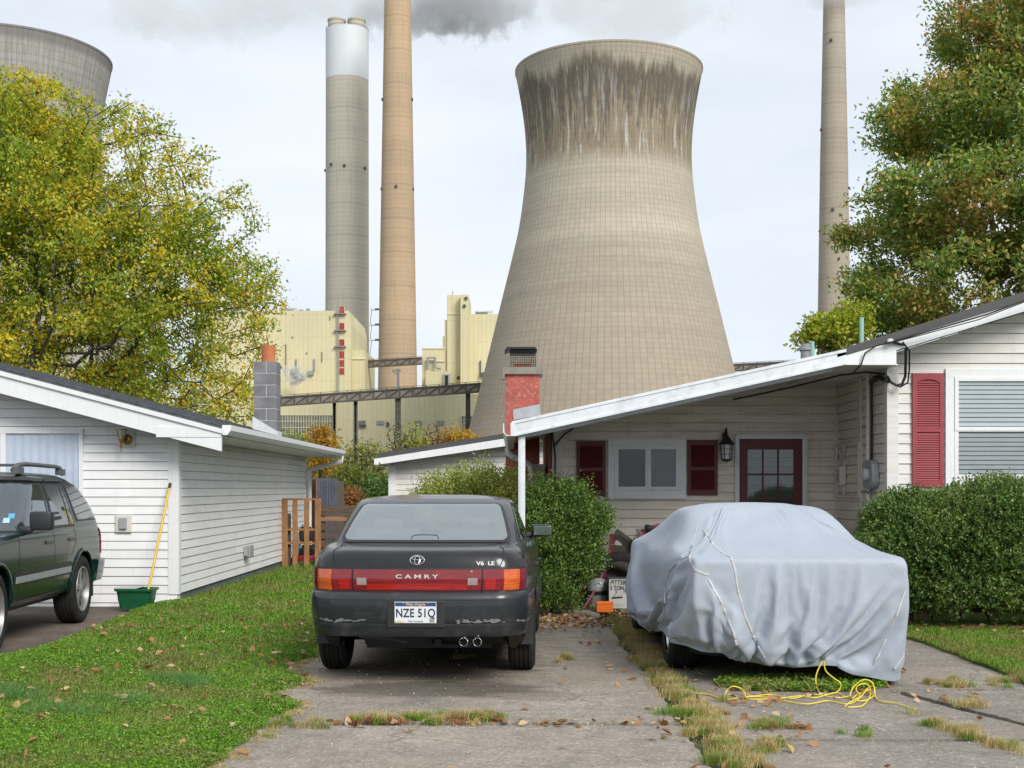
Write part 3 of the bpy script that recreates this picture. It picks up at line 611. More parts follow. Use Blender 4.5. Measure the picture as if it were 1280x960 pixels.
def glass_mat(name, tint=(.55,.62,.62), refl=.5, rough=.02, opaque=.0, body=(.1,.12,.12)):
    m, t, b = nmat(name); t.nodes.remove(b); fr = nd(t, 'ShaderNodeFresnel', {'IOR': 1.55}); tr = nd(t, 'ShaderNodeBsdfTransparent', {'Color': rgba(tint)})
    gl = nd(t, 'ShaderNodeBsdfGlossy', {'Roughness': rough, 'Color': (.95,.97,1,1)}); df = nd(t, 'ShaderNodeBsdfDiffuse', {'Color': rgba(body)})
    a = nd(t, 'ShaderNodeMixShader', {0: opaque, 1: tr.outputs[0], 2: df.outputs[0]})
    gg = t.nodes.new('ShaderNodeNewGeometry'); f = mth(t,'MULTIPLY',mth(t, 'ADD', mth(t,'MULTIPLY',fr.outputs[0],1.0), refl, True),mth(t,'SUBTRACT',1.0,gg.outputs['Backfacing']))
    mm = nd(t, 'ShaderNodeMixShader', {0: f, 1: a.outputs[0], 2: gl.outputs[0]}); t.links.new(mm.outputs[0], t.nodes['Material Output'].inputs[0]); return m
M['glass'] = glass_mat('window_glass', (.90,.92,.94), .0)
M['glass_dark'] = glass_mat('dark_window_glass', (.6,.65,.65), .03)
def siding(b, a, u, n, z0, z1, c, clip, t0=.004, t1=.015):
    a = Vector(a); u = Vector(u); n = Vector(n); z = z0
    rj = random.Random(int(z0*1000)+len(b.v)); pend = []
    while z < z1-1e-4:
        zt = min(z+c, z1); s0, s1 = clip(z); r0, r1 = clip(zt)
        if s1 > s0:
            if r1 <= r0: r0 = r1 = (r0+r1)/2
            h1 = (zt-z)*.915; h2 = (zt-z)*.925; js = []; j_ = s0+rj.uniform(.6,3.6)      # boards butt at random places
            while j_ < s1-.4: js.append(j_); j_ += rj.uniform(2.4,3.7)
            ed = [s0]+js+[s1]
            for e0, e1 in zip(ed[:-1], ed[1:]):
                f0, f1 = (e0-s0)/(s1-s0), (e1-s0)/(s1-s0); g0, g1 = r0+(r1-r0)*f0, r0+(r1-r0)*f1; o_ = rj.uniform(0,.0028); k = .9; ra, rb = e0+(g0-e0)*k, e1+(g1-e1)*k; e1_ = e1-(.0016 if e1 < s1 else 0); rb -= (.0016 if e1 < s1 else 0)
                q = lambda s, d, h: a+u*s+n*d+Vector((0,0,z+h)); dz = rj.uniform(-.0012,.0012)
                p = [q(e0,t1+o_,dz),q(e1_,t1+o_,dz),q(rb,t0+o_,h1),q(ra,t0+o_,h1),q(rb,-.012,h2),q(ra,-.012,h2),q(g1,-.012,zt-z),q(g0,-.012,zt-z),q(e0,-.012,0),q(e1_,-.012,0)]
                b.add(p, [(0,1,2,3),(3,2,4,5),(5,4,6,7),(8,9,1,0)])
        z = zt
def lap_wall(T, name, m, a, u, n, z0, z1, c, clip, thick=.12):
    """a wall: siding courses on a solid core"""
    b = MB(); siding(b, a, u, n, z0, z1, c, clip)
    a = Vector(a); u = Vector(u); n = Vector(n); zs = [z0+(z1-z0)*i/24 for i in range(25)]
    lft = [a+u*clip(z)[0]-n*.013+Vector((0,0,z)) for z in zs]; rgt = [a+u*clip(z)[1]-n*.013+Vector((0,0,z)) for z in zs]
    b.prism(lft+rgt[::-1], -n*thick)
    return b.build(name, m, T, recalc=False)
def vbox(b, a, u, n, s0, s1, d0, d1, z0, z1):   # box laid on a wall plane: s along, d out from the wall
    a = Vector(a); u = Vector(u); n = Vector(n); q = [a+u*s+n*d+Vector((0,0,z)) for z in (z0,z1) for s, d in ((s0,d0),(s1,d0),(s1,d1),(s0,d1))]
    b.add(q, [(0,3,2,1),(4,5,6,7),(0,1,5,4),(1,2,6,5),(2,3,7,6),(3,0,4,7)])
# ---------------- left garage
GX, GY, GE = -4.13, 15.8, 25.6; GZ0 = .157
RS = .262                                       # roof slope
T = thing('garage', 'long white sided garage with a grey shingle roof and a block chimney', 'garage', (GX, GY, 0)); G = T
zr = lambda x: 2.20+RS*(-3.48-x)
clipf = lambda z: (0, min(9.9, max(0.01, 9.9-(max(0, (z-2.02))/RS if z > 2.02 else 0))))
# front wall runs from x=-14.03 to -4.13; s measured from the left end
lap_wall(T, 'front_wall', M['siding_white'], (-14.03,GY,0), (1,0,0), (0,-1,0), -.06, 3.2, .1087, lambda z: (0.0, 9.9 if z < 2.1 else 9.9-(z-2.1)/RS))
lap_wall(T, 'side_wall', M['siding_white'], (GX,GY,0), (0,1,0), (1,0,0), GZ0, 2.09, .1087, lambda z: (0, GE-GY))
b = MB(); b.box(GX-.11,GX+.022,GY-.022,GY+.10,GZ0-.01,2.08); b.build('corner_board', M['trim'], T, bevel=.004)
b = MB(); b.box(GX-.11,GX+.02,GE-.10,GE+.02,GZ0,2.08); b.build('corner_board', M['trim'], T, bevel=.004)
b = MB(); b.box(GX-.12,GX-.012,GY+.02,GE,-.3,GZ0+.01); b.build('foundation', M['foundation'], T)
b = MB(); b.box(-14.0,GX-.125,GE-.1,GE,-.1,2.06); b.build('back_wall', M['siding_white'], T)
b = MB(); X1 = -3.48; XR = -9.6
b.prism([(X1,15.37,zr(X1)),(XR,15.37,zr(XR)),(2*XR-X1,15.37,zr(X1)),(2*XR-X1,15.37,zr(X1)-.05),(XR,15.37,zr(XR)-.05),(X1,15.37,zr(X1)-.05)], (0,10.5,0)); rf = b.build('roof', M['shingle'], T)
# shingle courses
b = MB(); x = X1-.02
while x > XR+.2:
    x2 = x-.14; yy = 15.36
    while yy < 25.85:
        w = .30+.05*rnd.random(); e = rnd.uniform(.004,.010)
        b.prism([(x+.012,yy,zr(x)+e+.012),(x2,yy,zr(x2)+.004),(x2,yy,zr(x2)+.001),(x+.012,yy,zr(x)+.001)], (0,min(w,25.87-yy)-.008,0)); yy += w
    x = x2
b.build('shingles', M['shingle'], rf)
b = MB()
def rake(b, xa, xb, y0, y1, top, bot):      # a board following the rake
    b.prism([(xa,y0,zr(xa)+top),(xb,y0,zr(xb)+top),(xb,y0,zr(xb)+bot),(xa,y0,zr(xa)+bot)], (0,y1-y0,0))
rake(b, X1+.0, XR, 15.33, 15.368, -.052, -.30); b.build('rake_board', M['trim'], T)
b = MB(); rake(b, X1+.02, XR, 15.30, 15.33, -.03, -.085); b.build('rake_trim', M['trim'], T)
b = MB(); b.box(-4.26,X1-.0,15.335,15.84,2.075,2.14); b.prism([(-4.26,15.322,2.07),(X1,15.322,2.07),(X1,15.322,2.17),(-4.26,15.322,2.2)], (0,.012,0)); b.build('cornice_return', M['trim'], T)
b = MB(); b.box(GX+.02,X1,15.84,25.86,2.07,2.085); b.box(X1-.02,X1,15.4,25.86,2.085,2.18); b.build('soffit', M['cream_trim'], T)
b = MB(); g = [(X1+.002,2.095),(X1+.06,2.095),(X1+.105,2.15),(X1+.11,2.215),(X1+.095,2.215),(X1+.09,2.155),(X1+.055,2.105),(X1+.002,2.105)]
b.prism([(x,15.36,z) for x, z in g], (0,10.55,0)); b.add([(x,15.358,z) for x,z in ((X1+.002,2.095),(X1+.06,2.095),(X1+.105,2.15),(X1+.11,2.215),(X1+.002,2.215))],[(0,1,2,3,4)]); b.build('gutter', M['trim'], T)
b = MB(); b.tube([(X1+.05,25.8,2.10),(X1+.05,25.8,2.0),(GX+.12,25.74,1.84),(GX+.06,25.72,1.80),(GX+.06,25.72,.1)], .042, 4); b.build('downspout', M['trim'], T)
# garage window with a curtain
a, u, n = (-14.03,GY,0), (1,0,0), (0,-1,0)
sx = lambda px: X_(px, GY)+14.03
W = MB()
s0, s1, z0, z1 = sx(-70), sx(105), .95, Z_(536, GY)
for (q0,q1,w0,w1) in ((s0,s1,z1-.06,z1),(s0,s1,z0,z0+.06),(s0,s0+.05,z0+.06,z1-.06),(s1-.05,s1,z0+.06,z1-.06),(sx(2),sx(9),z0+.06,z1-.06)): vbox(W, a,u,n, q0,q1,.0,.05,w0,w1)
wi = W.build('window', M['trim'], T, bevel=.004)
W = MB(); vbox(W,a,u,n,s0+.05,s1-.05,.028,.032,z0+.06,z1-.06); W.build('pane', M['glass'], wi)
W = MB(); ns = 90; pts = []
for i in range(ns+1):
    s = s0+.05+(s1-s0-.1)*i/ns; pts.append((s, .021+.004*math.sin(i*1.1)+.002*math.sin(i*.37)))
for i in range(ns):
    (sa,da),(sb,db) = pts[i], pts[i+1]; A = Vector(a)
    W.add([A+Vector((sa,-da,z0+.06)),A+Vector((sb,-db,z0+.06)),A+Vector((sb,-db,z1-.06)),A+Vector((sa,-da,z1-.06))],[(0,1,2,3)])
W.build('curtain', M['curtain'], wi, smooth=True)
# wall lamp
lx, ly = X_(155,15.7), 15.7
b = MB(); b.box(lx-.085,lx+.115,15.765,15.79,Z_(558.5,15.7),Z_(536.5,15.7)); lamp = b.build('wall_lamp', M['cream_trim'], T, bevel=.02)
b = MB(); zc = Z_(549,15.65); b.lathe([(.0,.0),(.062,.0),(.066,.012),(.05,.03),(.02,.04)], (lx+.02,15.76,zc), 20, 'y'); 
b.v = [(x,2*15.76-y,z) for x,y,z in b.v]; b.tube([(lx+.0,15.74,zc),(lx-.01,15.66,zc-.02),(lx-.005,15.62,zc+.01)], .014, 8)
b.lathe([(.004,-.15),(.012,-.135),(.008,-.12),(.016,-.10),(.012,-.05),(.03,-.02),(.038,.0),(.036,.02)], (lx-.005,15.60,zc+.0), 16)
for k in range(6):
    t_ = k*math.pi/3; b.tube([(lx-.005+.036*math.cos(t_),15.60+.036*math.sin(t_),zc+.02),(lx-.005+.07*math.cos(t_),15.60+.07*math.sin(t_),zc+.115)], .004, 5)
b.lathe([(.067,.112),(.074,.112),(.074,.122),(.067,.122)], (lx-.005,15.60,zc), 24); b.build('lamp_fitting', M['brass'], lamp, smooth=40)
b = MB(); b.lathe([(.03,.02),(.062,.11),(.058,.11),(.026,.02)], (lx-.005,15.60,zc), 20); b.build('lamp_glass', M['frosted'], lamp, smooth=40)
# sockets and vents
b = MB(); jx = X_(155.5,15.8); b.box(jx-.10,jx+.10,15.755,15.79,Z_(665.5,15.8),Z_(643.5,15.8)); jb = b.build('outlet_box', M['cream_trim'], T, bevel=.012)
b = MB(); b.box(jx-.045,jx+.045,15.72,15.756,Z_(661,15.8),Z_(647,15.8)); b.build('outlet_cover', M['grey_box'], jb, bevel=.006)
b = MB(); vy = 4.13*F/(640-305); b.box(GX+.015,GX+.10,vy-.12,vy+.12,Z_(694.5,vy),Z_(683,vy)); b.box(GX+.10,GX+.12,vy-.15,vy+.15,Z_(696,vy),Z_(681.5,vy)); b.build('vent_cover', M['grey_box'], T, bevel=.006)
# block chimney on the roof
cx, cy, hw = X_(334.2,22.2), 22.2, .195; ct = Z_(453,22.2)
b = MB(); b.box(cx-hw+.006,cx+hw-.006,cy-hw+.006,cy+hw-.006,2.2,ct-.01); ch = b.build('chimney', M['mortar'], T)
z = 2.22; k = 0; b = MB()
while z < ct-.02:
    zt = min(z+.192, ct)
    if k % 2: b.box(cx-hw,cx+hw,cy-hw,cy+hw,z,zt)
    else:
        b.box(cx-hw,cx-.006+.02,cy-hw,cy+hw,z,zt); b.box(cx+.006+.02,cx+hw,cy-hw,cy+hw,z,zt)
    z = zt+.012; k += 1
b.build('blocks', M['block'], ch, bevel=.004)
b = MB(); r = .115; b.lathe([(r,ct-.02),(r,Z_(432,22.2)),(r-.02,Z_(432,22.2)),(r-.02,ct-.02)], (cx+.02,cy,0), 24); b.build('flue_pot', M['clay'], ch, smooth=40)
b = MB(); b.prism([(cx-hw-.02,cy-hw-.012,zr(cx-hw)-.02),(cx+hw+.02,cy-hw-.012,zr(cx+hw)-.02),(cx+hw+.02,cy-hw-.012,zr(cx+hw)+.08),(cx-hw-.02,cy-hw-.012,zr(cx-hw)+.24)], (0,2*hw+.024,0)); b.build('flashing', M['white_paint'], ch)
# ---------------- the house with its carport roof
HY, WY = 14.6, 16.9; HX = 4.29; FY = 14.2
T = thing('bungalow', 'cream sided bungalow with red shutters and a sloping white carport roof', 'house', (HX, HY, 0)); Hs = T
HS = .31; hz = lambda x: 2.97+HS*(x-3.66)
lap_wall(T, 'gable_wall', M['siding_cream'], (HX,HY,0), (1,0,0), (0,-1,0), .25, 5.2, .1145, lambda z: (0 if z < 2.98 else (z-2.98)/HS-.0, 9.5))
lap_wall(T, 'porch_side_wall', M['siding_beige'], (HX,HY,0), (0,1,0), (-1,0,0), .15, 2.83, .1145, lambda z: (0, WY-HY))
lap_wall(T, 'porch_wall', M['siding_beige'], (.53,WY,0), (1,0,0), (0,-1,0), .15, 3.0, .1145, lambda z: (0 if z < 2.35 else (z-2.35)/.216, HX-.53))
b = MB(); b.box(.53,.66,WY-.02,WY+.10,.1,2.3); b.build('corner_board', M['cream_trim'], T, bevel=.004)
b = MB(); b.box(HX-.02,HX+.115,HY-.025,HY+.10,.22,2.82); b.build('corner_board', M['siding_cream'], T, bevel=.004)
b = MB(); b.box(.51,.53,WY+.1,21,.1,2.3); b.build('end_wall', M['red_brick'], T)
b = MB(); b.box(HX+.005,13.5,HY+.04,HY+.16,-.2,.26); b.box(.55,HX,WY+.01,WY+.12,-.2,.16); b.build('foundation', M['red_brick'], T)
# main roof, eave at x=3.66
b = MB(); XR = 9.6; b.prism([(3.66,FY,hz(3.66)+.02),(XR,FY,hz(XR)+.02),(2*XR-3.66,FY,hz(3.66)+.02),(2*XR-3.66,FY,hz(3.66)-.05),(XR,FY,hz(XR)-.05),(3.66,FY,hz(3.66)-.05)], (0,10,0)); b.build('roof', M['dark_roof'], T)
b = MB(); b.prism([(3.60,FY-.03,hz(3.60)+.035),(XR,FY-.03,hz(XR)+.055),(XR,FY-.03,hz(XR)-.085),(3.60,FY-.03,hz(3.60)-.045)], (0,.028,0)); b.build('roof_edge_trim', M['dark_roof'], T)
b = MB(); b.prism([(3.70,FY-.015,hz(3.70)-.05),(XR,FY-.015,hz(XR)-.087),(XR,FY-.015,hz(XR)-.20),(4.26,FY-.015,hz(4.26)-.17),(4.26,FY-.015,2.825),(3.70,FY-.015,2.825)], (0,.03,0)); b.build('rake_board', M['trim'], T)
b = MB(); b.prism([(4.26,FY+.016,hz(4.26)-.16),(XR,FY+.016,hz(XR)-.16),(XR,FY+.016,hz(XR)-.145),(4.26,FY+.016,hz(4.26)-.145)], (0,.4,0)); b.build('rake_soffit', M['trim'], T)
b = MB(); b.box(3.68,HX+.0,FY+.02,24,2.825,2.84); b.box(3.66,3.68,FY+.02,24,2.825,2.93); b.build('eave_soffit', M['cream_trim'], T)
# carport roof
cz = lambda x: 2.19+.2165*(x-.02)
b = MB(); b.prism([(.04,FY+.02,cz(.04)-.01),(3.66,FY+.02,cz(3.66)-.01),(3.66,FY+.02,cz(3.66)-.07),(.04,FY+.02,cz(.04)-.07)], (0,6.8,0)); cr_ = b.build('carport_roof', M['trim_grime'], T)
b = MB(); b.prism([(.02,FY-.03,cz(.02)+.0),(3.70,FY-.03,cz(3.70)),(3.70,FY-.03,cz(3.70)-.155),(.02,FY-.03,cz(.02)-.155)], (0,.05,0))
b.prism([(.0,FY-.04,cz(0)+.012),(3.70,FY-.04,cz(3.70)+.012),(3.70,FY-.04,cz(3.70)-.022),(.0,FY-.04,cz(0)-.022)], (0,.06,0))
b.prism([(.02,FY-.042,cz(.02)-.13),(3.69,FY-.042,cz(3.69)-.13),(3.69,FY-.042,cz(3.69)-.16),(.02,FY-.042,cz(.02)-.16)], (0,.07,0))
b.build('carport_fascia', M['trim_grime'], T, bevel=.003)
b = MB(); b.prism([(.10,FY+.3,cz(.1)-.071),(3.64,FY+.3,cz(3.64)-.071),(3.64,FY+.3,cz(3.64)-.19),(.10,FY+.3,cz(.1)-.19)], (0,.08,0)); b.build('carport_beam', M['trim_grime'], T)
b = MB(); b.box(-.015,.03,FY-.045,21,cz(0)-.15,cz(0)-.002); g = [(-.10,0),(-.10,-.10),(-.06,-.14),(-.016,-.14),(-.016,-.13),(-.055,-.13),(-.09,-.095),(-.09,0)]
b.prism([(x,FY-.03,cz(0)+z-.01) for x, z in g], (0,6.8,0)); b.build('gutter', M['trim_grime'], T)
b = MB(); px0, px1 = X_(648,FY), X_(656.5,FY); b.box(px0,px1,FY+.03,FY+.11,0,cz(.05)-.15); b.box(px0+.018,px1-.018,FY+.022,FY+.03,0,cz(.05)-.16); b.build('carport_post', M['trim_grime'], T, bevel=.006)
b = MB(); b.tube([(-.06,18.1,2.02),(-.05,18.1,1.95),(.02,18.1,1.90),(.20,18.1,1.82),(.26,18.1,1.78),(.28,18.1,1.7),(.28,18.1,.1)], .045, 8); b.build('downspout', M['cream_trim'], T, smooth=True)
# red chimney
chx0, chx1, chy = X_(632,18.9), X_(674.5,18.9), 18.9
b = MB(); b.box(chx0,chx1,chy,chy+.6,1.7,Z_(468,chy)); b.box(chx0+.02,.515,chy+.02,chy+.7,0,1.74); c1 = b.build('chimney', M['red_stucco'], T, bevel=.01)
b = MB(); b.box(chx0-.05,chx1+.05,chy-.05,chy+.65,Z_(468,chy),Z_(459,chy)); b.box(chx0-.05,chx0-.01,chy-.05,chy+.1,Z_(474,chy),Z_(467,chy)); b.build('chimney_crown', M['conc'], c1, bevel=.006)
b = MB(); zc0, zc1 = Z_(458,chy), Z_(440,chy); ca, cb = X_(637.5,chy), X_(669.5,chy)
b.box(X_(636,chy),X_(671,chy),chy+.1,chy+.5,Z_(459,chy)+.002,Z_(457.5,chy))
for i in range(15): xx = ca+(cb-ca)*i/14; b.box(xx-.003,xx+.003,chy+.1,chy+.106,zc0,zc1)
for i in range(7): zz = zc0+(zc1-zc0)*i/6; b.box(ca,cb,chy+.1,chy+.106,zz-.003,zz+.003)
for i in range(15): xx = ca+(cb-ca)*i/14; b.box(xx-.003,xx+.003,chy+.49,chy+.496,zc0,zc1)
b.mi = 0; b.prism([(X_(630.5,chy),chy+.0,Z_(438.5,chy)),(X_(634,chy),chy+.0,Z_(433.5,chy)),(X_(669,chy),chy,Z_(433.5,chy)),(X_(671.5,chy),chy,Z_(437,chy)),(X_(669,chy),chy,Z_(436,chy)),(X_(634,chy),chy,Z_(436,chy))], (0,.6,0))
b.box(X_(637.5,chy),X_(669.5,chy),chy+.1,chy+.5,Z_(440.5,chy),Z_(436,chy)); b.build('spark_cap', M['black_metal'], c1)
b = MB(); b.box(ca+.05,cb-.05,chy+.2,chy+.4,zc0-.05,zc0+.06); b.build('flue', M['clay'], c1)
b = MB(); b.prism([P(642,525,chy-.01),P(676,519,chy-.01),P(674.5,505,chy-.01),P(641,512,chy-.01)], (0,.008,0)); b.build('chimney_flashing', M['grey_box'], c1)
b = MB(); b.box(X_(660,18.6),X_(680,18.6),18.25,18.85,Z_(606,18.6),Z_(580.5,18.6)); b.build('window_unit', M['cream_trim'], T, bevel=.01)
# windows
def sash_window(T, name, a, u, n, s0, s1, z0, z1, fw, cas, sashes, vertical=True, blind=True, label=None, pitch=.024):
    b = MB()
    for (p0,p1,w0,w1) in ((s0,s1,z1-cas,z1),(s0,s1,z0,z0+cas),(s0,s0+cas,z0+cas,z1-cas),(s1-cas,s1,z0+cas,z1-cas)): vbox(b,a,u,n,p0,p1,0,.045,w0,w1)
    vbox(b,a,u,n,s0-.01,s1+.01,.0,.065,z0-.025,z0+.02)
    W = b.build(name, M['trim'], T, bevel=.004)
    i0, i1, k0, k1 = s0+cas, s1-cas, z0+cas, z1-cas
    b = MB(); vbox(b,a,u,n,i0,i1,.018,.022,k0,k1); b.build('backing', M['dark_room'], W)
    for q, (f0, f1, blm) in enumerate(sashes):
        if vertical: r = (i0,i1,k0+(k1-k0)*f0,k0+(k1-k0)*f1)
        else: r = (i0+(i1-i0)*f0,i0+(i1-i0)*f1,k0,k1)
        o_ = .038+.006*q; b = MB()
        for (p0,p1,w0,w1) in ((r[0],r[1],r[3]-fw,r[3]),(r[0],r[1],r[2],r[2]+fw),(r[0],r[0]+fw,r[2]+fw,r[3]-fw),(r[1]-fw,r[1],r[2]+fw,r[3]-fw)): vbox(b,a,u,n,p0,p1,o_-.016,o_+.012,w0,w1)
        S = b.build('sash', M['trim'], W, bevel=.003)
        b = MB(); vbox(b,a,u,n,r[0]+fw,r[1]-fw,o_-.003,o_+.001,r[2]+fw,r[3]-fw); b.build('pane', M['glass'], W)
        if blm:
            b = MB(); z = r[2]+fw+.01; st = pitch
            while z < r[3]-fw:
                A = Vector(a)
                p = [Vector(a)+Vector(u)*ss+Vector(n)*dd+Vector((0,0,zz)) for ss, dd, zz in ((r[0]+fw,.025,z),(r[1]-fw,.025,z),(r[1]-fw,.031,z+st*.80),(r[0]+fw,.031,z+st*.80))]
                b.add(p, [(0,1,2,3)]); z += st
            b.build('blind', blm, W)
    return W
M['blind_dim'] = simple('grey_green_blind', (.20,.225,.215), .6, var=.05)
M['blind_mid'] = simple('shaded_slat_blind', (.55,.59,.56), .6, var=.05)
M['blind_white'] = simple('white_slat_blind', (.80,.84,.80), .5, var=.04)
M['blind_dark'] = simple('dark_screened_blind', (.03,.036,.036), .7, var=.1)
a, u, n = (0,WY,0), (1,0,0), (0,-1,0)
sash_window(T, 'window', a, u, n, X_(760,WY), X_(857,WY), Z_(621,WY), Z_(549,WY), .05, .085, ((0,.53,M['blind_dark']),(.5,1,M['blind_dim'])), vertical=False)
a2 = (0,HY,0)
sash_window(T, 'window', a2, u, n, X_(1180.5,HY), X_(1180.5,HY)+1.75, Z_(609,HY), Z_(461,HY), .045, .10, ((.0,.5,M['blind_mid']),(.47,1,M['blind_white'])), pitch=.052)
def shutter(T, a, u, n, s0, s1, z0, z1, m, panels, label=None, arch=False):
    b = MB(); fr = .045; vbox(b,a,u,n,s0,s0+fr,.012,.045,z0,z1); vbox(b,a,u,n,s1-fr,s1,.012,.045,z0,z1); vbox(b,a,u,n,s0+fr,s1-fr,.012,.024,z0,z1)
    ys = [z0]+[z0+(z1-z0)*p for p in panels]+[z1]; 
    for i, z in enumerate(ys):
        w = .045 if 0 < i < len(ys)-1 else .07; zz0 = z-w/2 if 0 < i < len(ys)-1 else (z if i == 0 else z-w); vbox(b,a,u,n,s0+fr,s1-fr,.024,.045,zz0,zz0+w)
    for i in range(len(ys)-1):
        lo = ys[i]+(.07 if i == 0 else .0225); hi = ys[i+1]-(.07 if i == len(ys)-2 else .0225); z = lo+.004
        while z < hi-.02:
            A = Vector(a); U = Vector(u); N = Vector(n)
            b.add([A+U*s+N*d+Vector((0,0,q)) for s, d, q in ((s0+fr,.042,z),(s1-fr,.042,z),(s1-fr,.026,z+.026),(s0+fr,.026,z+.026),(s0+fr,.024,z),(s1-fr,.024,z))], [(0,1,2,3),(4,5,1,0)]); z += .0255
    if arch:
        A = Vector(a); c = (s0+s1)/2; w = (s1-s0)/2-fr; zt = z1-.07
        pts = [A+Vector(u)*(c-w)+Vector((0,0,zt))]+[A+Vector(u)*(c+w*math.cos(t_))+Vector((0,0,zt-.045*(1-math.sin(t_)))) for t_ in [math.pi-k*math.pi/10 for k in range(11)]]+[A+Vector(u)*(c+w)+Vector((0,0,zt))]
        b.prism([p+Vector(n)*.0435 for p in pts], Vector(n)*.003)
    o = b.build('shutter', m, T)
    if label: o['label'] = label
    return o
shutter(T, a, u, n, X_(720.5,WY), X_(757,WY), Z_(620,WY), Z_(551,WY), M['red_paint'], (.48,), 'dark oxblood shutter')
shutter(T, a, u, n, X_(859,WY), X_(896.5,WY), Z_(619,WY), Z_(550,WY), M['red_paint'], (.48,), 'dark oxblood shutter')
shutter(T, a2, u, n, X_(1139.5,HY), X_(1178,HY), Z_(608.5,HY), Z_(467,HY), M['red_shutter'], (.5,), 'faded bright red shutter', arch=True)
# door
s0, s1 = X_(918,WY), X_(1008,WY); zt = Z_(543,WY)
b = MB()
for q in ((s0,s0+.06,.1,zt),(s1-.06,s1,.1,zt),(s0+.06,s1-.06,zt-.06,zt)): vbox(b,a,u,n,q[0],q[1],0,.04,q[2],q[3])
vbox(b,a,u,n,s0,s0+.022,.04,.055,.1,zt); vbox(b,a,u,n,s1-.022,s1,.04,.055,.1,zt); vbox(b,a,u,n,s0,s1,.04,.055,zt-.022,zt)
D = b.build('door', M['trim_grime'], T, bevel=.004)
d0, d1, dz1 = s0+.06, s1-.06, zt-.06; p0, p1, q0, q1 = X_(934,WY), X_(991,WY), Z_(655,WY), Z_(562,WY)
b = MB()
for q in ((d0,p0,.12,dz1),(p1,d1,.12,dz1),(p0,p1,q1,dz1),(p0,p1,.12,q0)): vbox(b,a,u,n,q[0],q[1],.002,.03,q[2],q[3])
for k in (1,2): xx = p0+(p1-p0)*k/3; vbox(b,a,u,n,xx-.012,xx+.012,.02,.032,q0,q1); zz = q0+(q1-q0)*k/3; vbox(b,a,u,n,p0,p1,.02,.0315,zz-.012,zz+.012)
vbox(b,a,u,n,d0+.01,d0+.03,.03,.036,.12,dz1); vbox(b,a,u,n,d1-.03,d1-.01,.03,.036,.12,dz1)
b.build('door_leaf', M['red_paint'], D, bevel=.002)
b = MB(); vbox(b,a,u,n,p0,p1,.022,.025,q0,q1); b.build('pane', M['glass_dark'], D)
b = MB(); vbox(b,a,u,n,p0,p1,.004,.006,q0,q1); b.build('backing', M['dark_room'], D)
b = MB(); z = q0+.16
while z < q1: b.add([Vector((s,WY-dd,zz)) for s, dd, zz in ((p0,.012,z),(p1,.012,z),(p1,.017,z+.020),(p0,.017,z+.020))], [(0,1,2,3)]); z += .024
b.build('blind', M['blind_mid'], D)
b = MB(); b.lathe([(.0,-.07),(.025,-.065),(.03,-.05),(.02,-.03),(.012,-.02),(.012,0)], (d0+.06,WY-.03,1.05), 16, 'y'); b.build('door_knob', M['brass'], D, smooth=True)
b = MB(); b.box(s0-.2,s1+.2,15.9,WY-.02,0,.1); b.build('door_step', M['conc'], T, bevel=.01)
# porch lantern
lx, ly = X_(908.5,16.7), 16.72; zl = Z_(575,ly)
b = MB(); b.box(lx-.03,lx+.03,16.85,16.885,zl+.10,zl+.36); b.tube([(lx,16.86,zl+.32),(lx,16.80,zl+.40),(lx,16.73,zl+.42),(lx,ly,zl+.36)], .010, 8)
b.lathe([(.012,.37),(.02,.35),(.012,.33),(.03,.31),(.055,.27),(.10,.215),(.105,.20),(.085,.205),(.0,.21)], (lx,ly,zl), 20)
b.lathe([(.0,-.035),(.02,-.02),(.055,-.01),(.072,.0),(.072,.012),(.0,.012)], (lx,ly,zl), 20)
for k in range(6): t_ = k*math.pi/3; b.tube([(lx+.068*math.cos(t_),ly+.068*math.sin(t_),zl),(lx+.078*math.cos(t_),ly+.078*math.sin(t_),zl+.205)], .005, 5)
for zz in (.07,.14): b.lathe([(.072,zz),(.080,zz),(.080,zz+.006),(.072,zz+.006)], (lx,ly,zl), 20)
ln_ = b.build('porch_lantern', M['black_metal'], T, smooth=40)
b = MB(); b.lathe([(.062,.012),(.070,.2)], (lx,ly,zl), 20); b.build('lamp_glass', M['frosted'], ln_, smooth=True)
# things on the porch side wall (plane x = HX, facing -x)
yy = lambda px: HX*F/(px-640)
def wb(b, pa, pb, ya, yb, d0=.014, d1=.03):      # box on that wall between pixels columns (measured at its own plane) 
    Ya, Yb = yy(pa), yy(pb); Ym = (Ya+Yb)/2; b.box(HX-d1, HX-d0, min(Ya,Yb), max(Ya,Yb), Z_(yb,Ym), Z_(ya,Ym)); return b
b = MB(); b.box(HX-.035,HX-.012,yy(1079),yy(1076),.2,2.82); b.box(HX-.03,HX-.012,16.85,16.885,.2,2.82); b.build('wall_trim', M['cream_trim'], T)
b = MB(); Ya, Yb = yy(1077.5), yy(1048.5); za, zb = 1.34, 2.02
b.box(HX-.05,HX-.014,Ya,Ya+.03,za,zb); b.box(HX-.05,HX-.014,Yb-.03,Yb,za,zb); b.box(HX-.05,HX-.014,Ya+.03,Yb-.03,zb-.025,zb); b.box(HX-.05,HX-.014,Ya+.03,Yb-.03,za,za+.025); b.box(HX-.04,HX-.014,yy(1058),yy(1056.5),za+.02,zb-.02)
b.build('access_frame', M['cream_trim'], T)
b = MB(); b.box(HX-.10,HX-.02,yy(1059.5),yy(1055),1.50,1.74); b.mi = 1; b.box(HX-.105,HX-.10,yy(1058.8),yy(1055.8),1.54,1.70); b.box(HX-.09,HX-.02,yy(1058.5),yy(1055.5),1.82,1.90); b.build('door_bell_box', [M['cream_trim'], M['grey_box']], T, bevel=.004)
b = MB(); Yc = (yy(1087)+yy(1102))/2; pts = []
